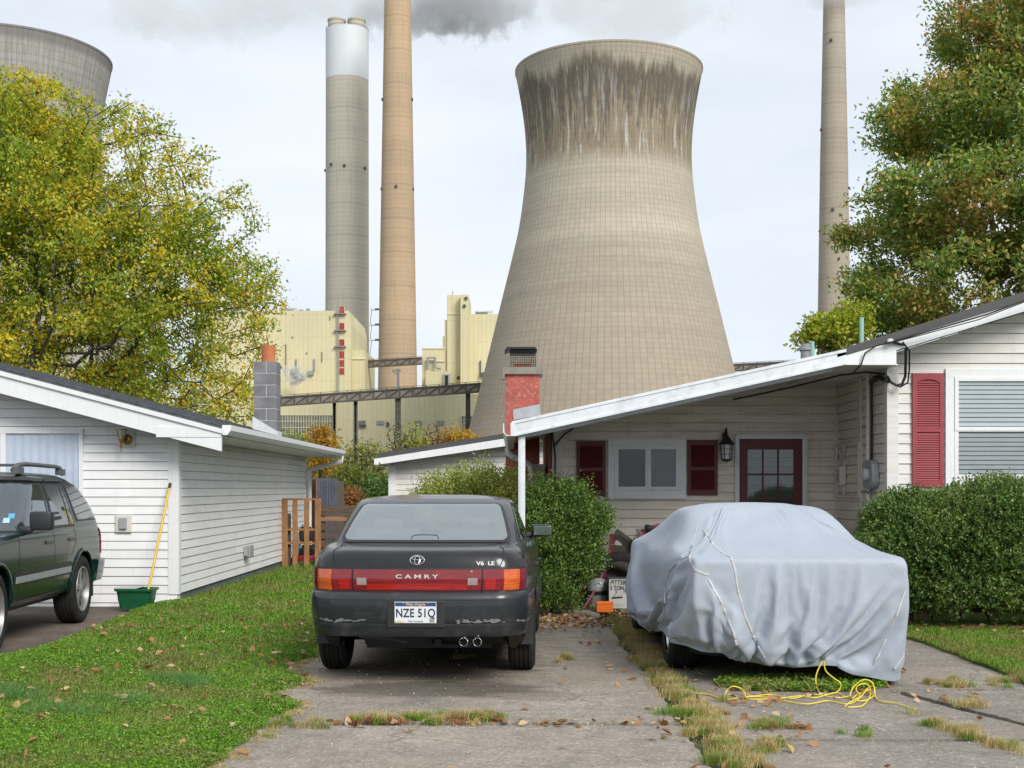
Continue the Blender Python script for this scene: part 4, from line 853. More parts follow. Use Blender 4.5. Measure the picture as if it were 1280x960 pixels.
for k in range(24):
    t_ = 2*math.pi*k/24; cx_, sz_ = math.cos(t_), math.sin(t_); pts.append((HX-.10, Yc+.21*abs(cx_)**.6*(1 if cx_>0 else -1), 1.62+.17*abs(sz_)**.6*(1 if sz_>0 else -1)))
b.prism(pts, (.085,0,0)); mb_ = b.build('meter_box', M['grey_box'], T, bevel=.015)
b = MB(); b.lathe([(.09,0),(.09,.07),(.07,.09),(.0,.095)], (0,0,0), 20, 'x'); b.v = [(HX-.10-x*.5, y*.8+Yc, z*.8+1.62) for x,y,z in b.v]; b.build('meter_dial', M['frosted'], mb_, smooth=40)
b = MB(); b.tube([(HX-.06,yy(1091.5),.2),(HX-.06,yy(1091.5),2.80)], .026, 8); b.build('conduit', M['cream_trim'], T, smooth=True)
b = MB(); yb_ = yy(1094.5); b.tube([(HX-.05,yb_,1.75),(HX-.045,yb_,2.3),(HX-.05,yb_,2.7),(HX-.03,yb_-.1,2.77),(HX-.02,14.8,2.72),(HX-.0,14.50,2.66),(HX+.06,14.48,2.62),(HX+.12,14.48,2.63),(HX+.15,14.45,2.72),(HX+.14,14.40,2.9),(HX+.08,14.2,3.04),(4.20,14.15,3.08)], .016, 7)
b.tube([(HX-.02,14.6,2.76),(HX+.02,14.5,2.64),(HX+.10,14.46,2.60),(HX+.17,14.42,2.65),(HX+.18,14.4,2.8),(HX+.12,14.2,2.98),(HX+.02,14.12,3.07)], .010, 6)
b.tube([(3.85,14.5,2.75),(3.86,14.16,2.82),(3.90,14.14,2.95),(4.02,14.13,3.03),(4.15,14.12,3.06)], .009, 6)
b.tube([(2.9,16.8,2.62),(3.5,16.3,2.73),(3.9,15.2,2.80),(4.1,14.8,2.80),(4.25,14.6,2.76)], .012, 6)
b.tube([(HX-.03,15.2,2.72),(HX-.05,14.8,2.74),(HX-.03,14.55,2.68)], .03, 7)
b.build('service_cable', M['black_rubber'], T, smooth=True)
b = MB(); b.tube([(4.15,14.10,3.06),(5.2,14.0,3.36),(6.0,13.95,3.66),(7.5,13.8,4.3),(12,13,6.2)], .010, 6); b.tube([(4.15,14.10,3.05),(5.1,14.0,3.30),(5.9,13.95,3.61),(7.5,13.8,4.22),(12,13,6.1)], .006, 5)
b.build('overhead_wire', M['black_rubber'], T, smooth=True)
b = MB(); b.lathe([(.0,0),(.045,.005),(.05,.03),(.03,.04),(.045,.055),(.045,.08),(.0,.085)], (0,0,0), 16, 'y'); b.v = [(x*.65+X_(1112,14.15), 14.16-y*.8, z*.65+Z_(427,14.15)) for x,y,z in b.v]; b.build('insulator', M['white_paint'], T, smooth=40)
b = MB(); c1x, c1z = X_(691,16.8), 0; b.tube([(X_(693,16.85),16.85,.3),(X_(694,16.85),16.86,1.9),(X_(690,16.8),16.84,2.25)], .012, 6); b.tube([(X_(692,16.85),16.84,2.0),(X_(704,16.85),16.84,2.15),(X_(717,16.85),16.83,2.25)], .012, 6); b.build('service_cable', M['black_rubber'], T, smooth=True)
b = MB(); b.tube([(X_(1077,18.5),18.5,2.9),(X_(1077,18.5),18.5,Z_(397,18.5))], .033, 12); b.build('vent_pipe', M['verdigris'], T, smooth=40)
b = MB(); b.tube([(X_(1015.5,17.8),17.8,2.4),(X_(1015.5,17.8),17.8,Z_(427,17.8))], .03, 12); b.build('vent_pipe', M['verdigris'], T, smooth=40)
b = MB(); b.tube([(X_(1007,19.5),19.5,2.6),(X_(1007,19.5),19.5,Z_(430,19.5))], .075, 14); b.lathe([(.10,0),(.10,.03),(.07,.05)], (X_(1007,19.5),19.5,Z_(438,19.5)), 14); b.build('vent_pipe', M['grey_steel'], T, smooth=40)
b = MB(); b.tube([(HX-.05,15.55,1.42),(HX-.10,15.2,1.43),(HX-.09,15.1,1.40),(HX-.06,15.0,1.46)], .008, 6); b.build('green_wire', simple('green_wire', (.02,.20,.10), .5), T)
# low white outbuilding behind the hedge
Y = 25; T = thing('outbuilding', 'low white outbuilding with a dark roof edge behind the hedge', 'outbuilding', (X_(487,Y), Y, 0)); xa = X_(487,Y)
lap_wall(T, 'wall', M['siding_cream'], (xa,Y,0), (1,0,0), (0,-1,0), .1, 2.5, .11, lambda z: (0 if z < 1.95 else (z-1.95)/.15, 4.5))
b = MB(); b.box(xa-.02,xa+.12,Y-.03,Y+.1,.1,1.9); b.build('corner_board', M['trim'], T)
b = MB(); oz = lambda x: Z_(573,24.6)+.155*(x-X_(470,24.6)); xl = X_(470,24.6)
b.prism([(xl,24.6,oz(xl)),(2.2,24.6,oz(2.2)),(2.2,24.6,oz(2.2)+.10),(xl+.04,24.6,oz(xl)+.10)], (0,5,0)); b.build('roof', M['dark_roof'], T)
b = MB(); b.prism([(xl+.02,24.58,oz(xl)-.002),(2.2,24.58,oz(2.2)-.002),(2.2,24.58,oz(2.2)-.17),(xl+.1,24.58,oz(xl)-.11)], (0,.03,0)); b.box(xl-.03,xl+.06,24.55,29,oz(xl)-.12,oz(xl)-.003); b.build('fascia', M['trim'], T)
b = MB(); b.box(xa,xa+.1,Y+.1,Y+4,.1,1.95); b.build('side_wall', M['siding_cream'], T)
# ============================================================ vehicles
class Loft:
    """a car shell: horizontal outlines stacked in height; S(u, v): u runs round the outline from the middle of the tail (0) to the nose (+-1), v is the level"""
    def __init__(s, levels, zfun=None, k=.035, ym=2.4, hl=2.4, crown=.03, UR=.2, UC=.32, UF=.70, UFC=.82):
        s.L = [l+(0.03,)*(8-len(l)) for l in levels]; s.zf = zfun or (lambda y, z: z); s.k = k; s.ym = ym; s.hl = hl; s.crown = crown; s.U = (UR,UC,UF,UFC)
    def par(s, v):
        n = len(s.L)-1; v = min(max(v, 0), n); i = min(int(v), n-1); f = v-i; return [a*(1-f)+b*f for a, b in zip(s.L[i], s.L[i+1])]
    def v_at(s, z):
        for i in range(len(s.L)-1):
            if s.L[i][0] <= z <= s.L[i+1][0]: return i+(z-s.L[i][0])/max(1e-6, s.L[i+1][0]-s.L[i][0])
        return 0 if z < s.L[0][0] else len(s.L)-1
    def S(s, u, v):
        z, w, yr, yf, rr, rf, br, bf = s.par(v); t = abs(u); sg = 1 if u >= 0 else -1; UR, UC, UF, UFC = s.U
        ycr = yr+br*((w-rr)/w)**2; ycf = yf-bf*((w-rf)/w)**2
        if t <= UR: x = (w-rr)*t/UR; y = yr+br*(x/w)**2
        elif t <= UC: a = (t-UR)/(UC-UR)*math.pi/2; x = w-rr+rr*math.sin(a); y = ycr+rr*(1-math.cos(a))
        elif t <= UF: x = w; y = (ycr+rr)+(ycf-rf-ycr-rr)*(t-UC)/(UF-UC)
        elif t <= UFC: a = (1-(t-UF)/(UFC-UF))*math.pi/2; x = w-rf+rf*math.sin(a); y = ycf-rf*(1-math.cos(a))
        else: x = (w-rf)*(1-t)/(1-UFC); y = yf-bf*(x/w)**2
        x *= 1-s.k*((y-s.ym)/s.hl)**2
        return Vector((sg*x, y, s.zf(y, z)))
    def u_x(s, x, v): z, w, yr, yf, rr, *_ = s.par(v); return s.U[0]*x/(w-rr)/(1-s.k*((yr-s.ym)/s.hl)**2)
    def u_y(s, y, v, sg=1):
        lo, hi = s.U[0], s.U[3]
        for _ in range(30):
            m = (lo+hi)/2
            if s.S(m, v).y < y: lo = m
            else: hi = m
        return sg*(lo+hi)/2
    def N(s, u, v, e=.004):
        a = s.S(u+e, v)-s.S(u-e, v); b = s.S(u, min(v+.05,len(s.L)-1))-s.S(u, max(v-.05,0)); n = a.cross(b)
        return n.normalized() if n.length > 1e-9 else Vector((0,0,1))
    def us(s, nr=9, nc=8, ns=26, nf=6):
        UR, UC, UF, UFC = s.U; h = [UR*i/nr for i in range(nr)]+[UR+(UC-UR)*i/nc for i in range(nc)]+[UC+(UF-UC)*i/ns for i in range(ns)]+[UF+(UFC-UF)*i/nc for i in range(nc)]+[UFC+(1-UFC)*i/nf for i in range(nf+1)]
        return h+[-x for x in h[1:-1][::-1]]
    def shell(s, sub=1, caps=True, hole=None):
        b = MB(); us = s.us(); n = len(us); m = len(s.L)-1; vs = [i/sub for i in range(m*sub+1)]
        rings = [[s.S(u, v) for u in us] for v in vs]
        if caps:
            top = rings[-1]; yc = sum(p.y for p in top)/n
            for g, dz in ((.93,.25),(.82,.5),(.65,.75),(.4,.93),(.12,1)):
                rings.append([Vector((p.x*g, yc+(p.y-yc)*g, p.z+s.crown*dz)) for p in top])
        for r in rings: b.v += [tuple(p) for p in r]
        for i in range(len(rings)-1):
            for k in range(n):
                if hole and i < len(vs)-1:
                    ua, ub = abs(us[k]), abs(us[(k+1)%n]); uu = (ua+ub)/2
                    if hole(uu, (vs[i]+vs[i+1])/2): continue
                b.f.append((i*n+k, i*n+(k+1)%n, (i+1)*n+(k+1)%n, (i+1)*n+k)); b.m.append(0)
        base = len(b.v); yc = sum(p.y for p in rings[0])/n
        for g in (.8,.4,.1): b.v += [(p.x*g, yc+(p.y-yc)*g, p.z) for p in rings[0]]
        lo = [list(range(n))]+[[base+q*n+k for k in range(n)] for q in range(3)]
        for q in range(3):
            for k in range(n): b.f.append((lo[q][(k+1)%n], lo[q][k], lo[q+1][k], lo[q+1][(k+1)%n])); b.m.append(0)
        b.f.append(tuple(lo[3])[::-1]); b.m.append(0); e = (len(rings)-1)*n; b.f.append(tuple(e+k for k in range(n))); b.m.append(0)
        return b
    def patch(s, u0, u1, v0, v1, off, nu=12, nv=4, depth=.012, fu=None):
        """a raised panel lying on the shell; fu(i/nu, j/nv) may warp (u, v)"""
        b = MB(); g = []
        for j in range(nv+1):
            for i in range(nu+1):
                a, c = i/nu, j/nv; u, v = (u0+(u1-u0)*a, v0+(v1-v0)*c) if fu is None else fu(a, c)
                p = s.S(u, v); n = s.N(u, v)
                if n.dot(p-Vector((0,s.ym,p.z*.8))) < 0: n = -n
                g.append((p+n*off, p+n*(off-depth)))
        m = len(g); b.v = [tuple(a) for a, _ in g]+[tuple(c) for _, c in g]; w = nu+1
        for j in range(nv):
            for i in range(nu): q = j*w+i; b.f.append((q,q+1,q+1+w,q+w)); b.m.append(0)
        per = list(range(nu))+[nu+j*w for j in range(nv)]+[nv*w+i for i in range(nu,0,-1)]+[j*w for j in range(nv,0,-1)]
        for i in range(len(per)): c, d = per[i], per[(i+1)%len(per)]; b.f.append((c,d,m+d,m+c)); b.m.append(0)
        return b
    def line(s, pts, w, off=.0015, n=10, depth=.01):
        """a narrow strip following (u, v) points"""
        b = MB(); P_ = []
        for (a, c), (d, e) in zip(pts[:-1], pts[1:]):
            for i in range(n): P_.append((a+(d-a)*i/n, c+(e-c)*i/n))
        P_.append(pts[-1]); q = []
        for u, v in P_:
            p = s.S(u, v); nn = s.N(u, v)
            if nn.dot(p-Vector((0,s.ym,p.z*.8))) < 0: nn = -nn
            q.append((p, nn))
        for i, (p, nn) in enumerate(q):
            d = (q[min(i+1,len(q)-1)][0]-q[max(i-1,0)][0]).normalized(); sd = nn.cross(d).normalized()*w/2
            b.v += [tuple(p+sd+nn*off), tuple(p-sd+nn*off)]
        for i in range(len(q)-1): b.f.append((2*i,2*i+1,2*i+3,2*i+2)); b.m.append(0)
        return b
def paint_mat(name, c, dust, amt, rough=.25, coat=.6):
    m, t, b = nmat(name); v = coords(t); n = noise(t, v, 2.2, 8, .65); g = t.nodes.new('ShaderNodeNewGeometry'); s = nd(t,'ShaderNodeSeparateXYZ',{0:g.outputs['Normal']})
    f = mth(t,'MULTIPLY',ramp(t,n,[(.3,.45),(.7,1.0)]),mth(t,'ADD',mth(t,'MULTIPLY',mth(t,'MAXIMUM',s.outputs[2],0.0),amt),amt*.12))
    st = noise(t, coords(t,(14,14,1.2)), 1.6, 5, .6); f = mth(t,'ADD',f,mth(t,'MULTIPLY',ramp(t,st,[(.55,0),(.8,.10)]),amt*2), True)
    col = mixc(t, f, c, dust); t.links.new(col, b.inputs['Base Color'])
    t.links.new(mth(t,'ADD',rough,mth(t,'MULTIPLY',f,.4)), b.inputs['Roughness']); b.inputs['Metallic'].default_value = .0
    b.inputs['Coat Weight'].default_value = coat; b.inputs['Coat Roughness'].default_value = .06; b.inputs['Specular IOR Level'].default_value = .3
    return m
M['car_black'] = paint_mat('faded_black_paint', (.006,.006,.008), (.12,.11,.108), .17, .26, .5)
M['car_green'] = paint_mat('dark_green_paint', (.003,.020,.017), (.07,.09,.08), .04, .20, .25)
M['bumper'] = simple('scuffed_dark_bumper', (.013,.015,.019), .36, var=.3, vs=5, coat=.4, dirt=((.10,.10,.10), 7, .30))
M['plastic'] = simple('black_plastic', (.02,.02,.022), .5, var=.15)
M['plastic_grey'] = simple('grey_plastic', (.09,.095,.10), .5, var=.15)
M['seat_cloth'] = simple('grey_seat_cloth', (.12,.12,.125), .9)
M['scuff'] = simple('scraped_primer', (.15,.15,.148), .7, var=.3, vs=20)
M['tyre'] = simple('worn_tyre_rubber', (.022,.021,.020), .85, spec=.25, var=.3, vs=12)
M['alloy'] = simple('dull_alloy', (.34,.34,.34), .42, .6, var=.15, vs=12)
M['mirror'] = simple('mirror_glass', (.35,.45,.48), .08, 1.0, var=.05)
M['silver'] = simple('silver_lettering', (.66,.66,.65), .4, .2, var=.05)
M['chrome'] = simple('chrome', (.70,.70,.70), .15, 1.0, var=.05)
M['rear_glass'] = glass_mat('reflective_car_glass', (.62,.70,.68), .13, .03, .34, (.38,.43,.44))
M['side_glass'] = glass_mat('dark_car_glass', (.3,.35,.35), .12, .02, .85, (.030,.040,.042))
def lens_mat(name, c, dark):
    m, t, b = nmat(name); v = coords(t); s = nd(t,'ShaderNodeSeparateXYZ',{0:v}); ln = mth(t,'FRACT',mth(t,'MULTIPLY',s.outputs[2],55.0))
    n = noise(t, coords(t,(5,5,30)), 2.0, 4, .6); n2 = noise(t, coords(t,(1,1,.4)), 9, 4, .6)
    col = mixc(t, mth(t,'MULTIPLY',ramp(t,n,[(.35,0),(.65,1)]),.6), c, dark); col = mixc(t, ramp(t,n2,[(.45,0),(.7,.35)]), col, dark); col = mixc(t, mth(t,'MULTIPLY',mth(t,'LESS_THAN',ln,.18),.35), col, dark)
    t.links.new(col, b.inputs['Base Color']); b.inputs['Roughness'].default_value = .18; b.inputs['Coat Weight'].default_value = .8; b.inputs['Coat Roughness'].default_value = .05
    return m
M['lens_red'] = lens_mat('red_lamp_lens', (.27,.010,.018), (.10,.004,.006)); M['lens_amber'] = lens_mat('amber_lamp_lens', (.72,.15,.02), (.36,.04,.008))
M['lens_clear'] = simple('cloudy_clear_lens', (.30,.25,.24), .25, var=.1, coat=.5)
M['lens_bright'] = lens_mat('bright_red_lens', (.46,.014,.016), (.24,.006,.008))
def tyre_prof(r, w, tread=True):
    p = [(r-.115,-w/2+.012),(r-.10,-w/2+.002),(r-.05,-w/2-.004),(r-.018,-w/2+.008),(r-.004,-w/2+.022)]
    if tread:
        for c in (-.052,-.018,.018,.052): p += [(r,c*w/.2-.005),(r-.010,c*w/.2-.0045),(r-.010,c*w/.2+.0045),(r,c*w/.2+.005)]
    return p+[(r-.004,w/2-.022),(r-.018,w/2-.008),(r-.05,w/2+.004),(r-.10,w/2-.002),(r-.115,w/2-.012)]
def wheel(T, x, y, r, w, side, rimr, spokes=5, style='alloy', steer=0, flip=False):
    b = MB(); b.lathe(tyre_prof(r, w), (0,0,0), 56, 'x')
    b.lathe([(r-.115,-w/2+.012),(r-.125,0),(r-.115,w/2-.012)], (0,0,0), 56, 'x')
    W = b.build('wheel', M['tyre'], T, world=False, smooth=30); W.location = (x, y, r); W.rotation_euler = (0,0,steer)
    b = MB(); R1 = r-.117; o = side
    b.lathe([(R1,o*(w/2-.014)),(R1-.004,o*(w/2-.004)),(R1-.016,o*(w/2-.004)),(R1-.022,o*(w/2-.03)),(R1-.03,o*(w/2-.07)),(R1-.03,-o*.05)], (0,0,0), 48, 'x')
    if style == 'alloy':
        b.lathe([(.0,o*(w/2-.018)),(.045,o*(w/2-.020)),(.062,o*(w/2-.034)),(.066,o*(w/2-.07))], (0,0,0), 28, 'x')
        for k in range(spokes):
            t0 = 2*math.pi*k/spokes+.3; hw0, hw1 = .26, .17
            pts = []
            for rr_, hw in ((.055, .55), (R1*.6, .20), (R1-.02, .17)): pts.append((rr_, hw))
            for (ra, ha), (rb, hb) in zip(pts[:-1], pts[1:]):
                xo = o*(w/2-.026); q = [(xo, ra*math.cos(t0-ha), ra*math.sin(t0-ha)), (xo, ra*math.cos(t0+ha), ra*math.sin(t0+ha)), (xo-o*.008, rb*math.cos(t0+hb), rb*math.sin(t0+hb)), (xo-o*.008, rb*math.cos(t0-hb), rb*math.sin(t0-hb))]
                b.prism(q, (-o*.022,0,0))
    else: b.lathe([(.0,o*(w/2-.01)),(.05,o*(w/2-.012)),(.08,o*(w/2-.03)),(R1-.025,o*(w/2-.022)),(R1-.02,o*(w/2-.03))], (0,0,0), 48, 'x')
    b.build('rim', M['alloy'] if style == 'alloy' else M['chrome'], W, world=False, smooth=30)
    b = MB(); b.lathe([(.0,o*.0),(R1-.03,o*.0)], (0,0,0), 32, 'x'); b.build('brake_backing', M['plastic'], W, world=False)
    return W
def arch_cut(o, y, z, r, xin):
    for sg in (-1, 1):
        b = MB(); b.lathe([(r,xin),(r,1.3)], (0,y,z), 40, 'x', cap=True); b.v = [(sg*x,q,w) for x,q,w in b.v]
        c = b.build('cut', None, None); boolean_cut(o, c)
# ---------------- the dark sedan
def hood(y, z):
    if z < .375 and y < .74: z += (.375-z)*(1-float(sstep(.50,.72,y)))
    if z > .6 and y > 2.9: t = min((y-2.9)/1.87, 1); z = .6+(z-.6)*(1-.58*t**1.3)
    if z > .86 and y < 1.3: z += .030*(z-.86)/.14*float(sstep(.10,.75,y))
    return z
SED = [(.19,.70,.34,4.40,.25,.3),(.215,.80,.20,4.58,.25,.35),(.34,.84,.055,4.68,.26,.4),(.385,.862,.022,4.73,.26,.42),(.462,.874,.006,4.75,.26,.42),(.470,.868,.014,4.74,.26,.42),(.478,.876,.004,4.75,.26,.42),
       (.58,.885,.0,4.77,.26,.42),(.655,.886,.004,4.765,.26,.42),(.685,.880,.022,4.75,.25,.42),(.696,.868,.062,4.71,.24,.42),(.702,.864,.088,4.69,.23,.40),(.78,.872,.082,4.64,.23,.40),(.862,.868,.090,4.60,.23,.40),
       (.895,.862,.098,4.57,.23,.4),(.935,.850,.112,4.5,.23,.4),(.965,.832,.128,4.45,.24,.4),(.985,.808,.150,4.4,.25,.4),(.997,.775,.185,4.3,.26,.4)]
SED = [l+(.075,.18) for l in SED]
GRN = [(.97,.775,.54,3.50,.26,.3),(1.035,.750,.655,3.32,.24,.3),(1.10,.728,.775,3.12,.22,.3),(1.18,.702,.93,2.90,.20,.3),(1.25,.678,1.08,2.74,.19,.28),(1.31,.655,1.22,2.60,.18,.26),(1.345,.628,1.33,2.50,.18,.25),(1.368,.58,1.44,2.4,.18,.25),(1.380,.50,1.58,2.28,.18,.2)]
GRN = [l+(.07,.12) for l in GRN]
def sedan_shell(T, m):
    L = Loft(SED, hood, k=.115); b = L.shell(2); body = b.build('body', m, T, world=False, smooth=35)
    arch_cut(body, 1.05, .31, .350, .52); arch_cut(body, 3.67, .31, .350, .52)
    body.data.polygons.foreach_set('use_smooth', [True]*len(body.data.polygons)); body.data.set_sharp_from_angle(angle=R(35))
    G_ = Loft(GRN, None, ym=2.1, hl=2.2, k=.03, crown=.018); b = G_.shell(2, hole=lambda u, v: 1 < v < 5 and (u < .245 or u > .80)); b.build('cabin', m, T, world=False, smooth=35, recalc=False)
    return L, G_
yaw = R(-1.7)
T = thing('sedan', 'faded black sedan parked on the middle driveway, tail towards the viewer', 'car', (0,0,0)); S_ = T
L, G_ = sedan_shell(T, M['car_black'])
for sg in (-1, 1):
    wheel(T, sg*.748, 1.05, .315, .205, sg, .19); wheel(T, sg*.755, 3.67, .315, .205, sg, .19)
def bl(b, name, m, par=T, **k): return b.build(name, m, par, world=False, **k)
ul = L.u_y(.66, L.v_at(.55)); bmp_ = bl(L.patch(-ul, ul, L.v_at(.365), L.v_at(.690), .007, 90, 26), 'bumper', M['bumper'], smooth=35)
b = L.line([(-ul*.95,L.v_at(.470)),(ul*.95,L.v_at(.470))], .007, .0078, 90); bl(b, 'bumper_groove', M['dark_hole'], bmp_)
b = L.line([(-ul*.98,L.v_at(.640)),(ul*.98,L.v_at(.640))], .006, .0080, 90); bl(b, 'bumper_groove', M['dark_hole'], bmp_)
# scraped patches, ragged outlines along the bumper step
rr_ = random.Random(3); b = MB()
for k in range(46):
    x = rr_.choice([rr_.uniform(-.86,-.30), rr_.uniform(.28,.84)]); z = .478+abs(rr_.gauss(0,.012)); w_ = rr_.uniform(.006,.04); h_ = rr_.uniform(.003,.011)
    v = L.v_at(z); u = L.u_x(x, v) if abs(x) < .6 else (.2+.10*(abs(x)-.6)/.26)*(1 if x > 0 else -1)
    p = L.S(u, v); nn = L.N(u, v); nn = nn if nn.y < 0 else -nn; tdir = Vector((0,0,1)).cross(nn).normalized(); c_ = p+nn*.0088; pts = []
    for q in range(9): a_ = 2*math.pi*q/9; rj = rr_.uniform(.55,1.15); pts.append(c_+tdir*math.cos(a_)*w_*rj+Vector((0,0,1))*math.sin(a_)*h_*rj)
    b.add(pts, [tuple(range(9))])
bl(b, 'scrapes', M['scuff'], bmp_)
# lamps
va, vb = L.v_at(.700), L.v_at(.862)
tl = bl(L.patch(-.31, .31, L.v_at(.694), L.v_at(.869), .004, 80, 6), 'lamp_surround', M['plastic'], smooth=35)
xp = .462; cp_ = bl(L.patch(L.u_x(-xp,va), L.u_x(xp,va), L.v_at(.706), L.v_at(.856), .012, 40, 6), 'rear_panel', M['lens_red'], smooth=35)
bl(L.patch(L.u_x(-xp+.01,va), L.u_x(xp-.01,va), L.v_at(.745), L.v_at(.752), .0135, 40, 1), 'panel_line', M['lens_bright'], cp_, smooth=35)
bl(L.patch(L.u_x(-xp+.10,va), L.u_x(xp-.10,va), L.v_at(.712), L.v_at(.742), .0132, 40, 1), 'panel_band', M['lens_bright'], cp_, smooth=35)
for sg in (-1, 1):
    q0, q1 = sorted((L.u_x(sg*.365,va), L.u_x(sg*.435,va))); bl(L.patch(q0, q1, L.v_at(.745), L.v_at(.795), .0145, 4, 2), 'reverse_light', M['lens_clear'], cp_)
    uo = .296
    tlmp = bl(L.patch(*sorted((sg*L.u_x(.474,va), sg*.222)), L.v_at(.706), L.v_at(.856), .012, 14, 6), 'taillight', M['lens_red'], smooth=35)
    bl(L.patch(*sorted((sg*.222, sg*.268)), L.v_at(.706), L.v_at(.856), .012, 10, 6), 'indicator', M['lens_amber'], tlmp, smooth=35)
    bl(L.patch(*sorted((sg*.268, sg*uo)), L.v_at(.706), L.v_at(.856), .012, 10, 6), 'side_reflector', M['lens_red'], tlmp, smooth=35)
    bl(L.patch(*sorted((sg*L.u_x(.49,va), sg*.2)), L.v_at(.715), L.v_at(.785), .0135, 10, 2), 'brake_lens', M['lens_bright'], tlmp, smooth=35)
# boot lid shut lines
xs_ = .600; vq = L.v_at(.872); vt = len(L.L)-1
for sg in (-1, 1):
    bl(L.line([(L.u_x(sg*xs_,vq),vq),(L.u_x(sg*xs_*.985,vt),vt-.02)], .007, .003, 10), 'shut_line', M['dark_hole'])
    us_ = .2+.0
b = MB(); 
for sg in (-1, 1):
    p0 = L.S(L.u_x(sg*xs_*.985,vt),vt); pts = [p0+Vector((0,.0,.003))]
    for q in range(1, 9): y_ = p0.y+(.60-p0.y)*q/8; x_ = sg*(.592+.04*q/8); pts.append(Vector((x_, y_, 1.003+.030*float(sstep(.1,.75,y_))*1.0+.004)))
    b.tube(pts, .003, 4)
bl(b, 'shut_line', M['dark_hole'])
# rear window, seal, high brake lamp
va2, vb2 = G_.v_at(1.045), G_.v_at(1.318)
def wf(u0, v0, v1, rr=.06):
    def f(a, c):      # rounded lower and upper corners
        t = abs(2*a-1); v = v0+(v1-v0)*c; cc = min(c, 1-c)
        uu = u0*(1-.05*c); k = max(0, 1-cc/.14); uu *= 1-.05*k*k
        return (2*a-1)*uu, v
    return f
f_ = wf(.256,G_.v_at(1.036),G_.v_at(1.322)); pl_ = [f_(i/30, 0) for i in range(31)]+[f_(1, j/12) for j in range(1,13)]+[f_(1-i/30, 1) for i in range(1,31)]+[f_(0, 1-j/12) for j in range(1,13)]
bl(G_.line(pl_, .030, .0045, 2), 'window_seal', M['plastic'])
bl(G_.patch(.80,1.0,1,5,.004,16,10), 'windscreen', M['rear_glass'], smooth=35); bl(G_.patch(-1.0,-.80,1,5,.004,16,10), 'windscreen', M['rear_glass'], smooth=35)
b = MB(); b.box(-.60,.60,.80,1.22,1.04,1.055); bl(b, 'parcel_shelf', M['plastic_grey'])
for sx_, nm in ((-.36,'rear_seat'),(.36,'rear_seat')): b = MB(); b.box(sx_-.27,sx_+.27,1.22,1.34,1.02,1.12); b.box(sx_-.12,sx_+.12,1.24,1.31,1.12,1.20); bl(b, nm, M['seat_cloth'], bevel=.03, smooth=50)
for sx_ in (-.36,.36): b = MB(); b.box(sx_-.23,sx_+.23,2.12,2.24,1.02,1.16); b.box(sx_-.12,sx_+.12,2.13,2.21,1.17,1.29); bl(b, 'front_seat', M['seat_cloth'], bevel=.03, smooth=50)
b = MB(); b.box(-.62,.62,2.75,3.05,1.03,1.07); b.box(-.10,.10,2.62,2.64,1.25,1.30); bl(b, 'dashboard', M['plastic'])
rg = bl(G_.patch(0,0,0,0,.0065,60,16,fu=wf(.250,va2,vb2)), 'rear_window', M['rear_glass'], smooth=35)
pts = []
b = MB(); y_, z_ = .70, 1.062; pl = [(-.0,0)]; 
pc = G_.S(0, G_.v_at(1.072)); nn = G_.N(0, G_.v_at(1.072)); nn = nn if nn.y < 0 else -nn
def on_glass(x, h):
    v = G_.v_at(1.052+h); return G_.S(G_.u_x(x, v), v)+nn*.0085
out = [on_glass(x, h) for x, h in ((-.105,0),(-.105,.012),(-.09,.026),(-.03,.030),(.03,.030),(.09,.026),(.105,.012),(.105,0))]
for i in range(len(out)-1): b.tube([out[i], out[i+1]], .004, 5)
bl(b, 'high_brake_lamp', M['plastic_grey'], rg)
# side windows, pillars, mirrors, handles
for sg in (-1, 1):
    for ya, yb, nm in ((1.02,1.93,'rear_side_window'),(2.0,2.86,'front_side_window')):
        def sf(a, c, ya=ya, yb=yb, sg=sg):
            v = G_.v_at(1.03)+(G_.v_at(1.30)-G_.v_at(1.03))*c; y0, y1 = G_.par(v)[2]+.30, G_.par(v)[3]-.34
            yy_ = max(min(ya+(yb-ya)*a, y1), max(y0, ya)); return G_.u_y(yy_, v, sg), v
        bl(G_.patch(0,0,0,0,.004,14,8,fu=sf), nm, M['side_glass'], smooth=35)
    v_ = L.v_at(.80)
    for yd in (1.30, 2.0, 3.05): bl(L.line([(L.u_y(yd if yd != 1.3 else 1.42,L.v_at(.42),sg),L.v_at(.42)),(L.u_y(yd,v_,sg),v_),(L.u_y(yd,L.v_at(.96),sg),L.v_at(.96))], .006, .002, 8), 'shut_line', M['dark_hole'])
    for yd in (1.52, 2.22):
        p = L.S(L.u_y(yd,v_,sg),v_); b = MB(); b.box(p.x-.012,p.x+.022*sg if sg>0 else p.x+.012,yd-.09,yd+.09,.80,.83) if sg > 0 else b.box(p.x-.022,p.x+.012,yd-.09,yd+.09,.80,.83); bl(b, 'door_handle', M['plastic'], bevel=.006)
    bl(L.patch(*sorted((L.u_y(1.45,L.v_at(.55),sg),L.u_y(3.25,L.v_at(.55),sg))),L.v_at(.50),L.v_at(.585),.012,20,3), 'side_moulding', M['plastic'], smooth=35)
    b = MB(); b.prism([(sg*.63,.70,.46),(sg*.845,.70,.46),(sg*.845,.69,.24),(sg*.63,.69,.24)], (0,.012,0)); bl(b, 'mud_flap', M['plastic'])
    if sg < 0: continue
    b = MB(); xm = sg*.80; b.box(min(xm,xm+sg*.18),max(xm,xm+sg*.18),2.66,2.80,1.00,1.115); b.box(min(xm-sg*.12,xm+.02*sg),max(xm-sg*.12,xm+.02*sg),2.72,2.80,.985,1.03)
    mir = bl(b, 'mirror', M['car_black'], bevel=.03, smooth=40)
    b = MB(); b.box(min(xm+sg*.022,xm+sg*.178),max(xm+sg*.022,xm+sg*.178),2.655,2.662,1.015,1.100); bl(b, 'mirror_glass', M['mirror'], mir, bevel=.012)
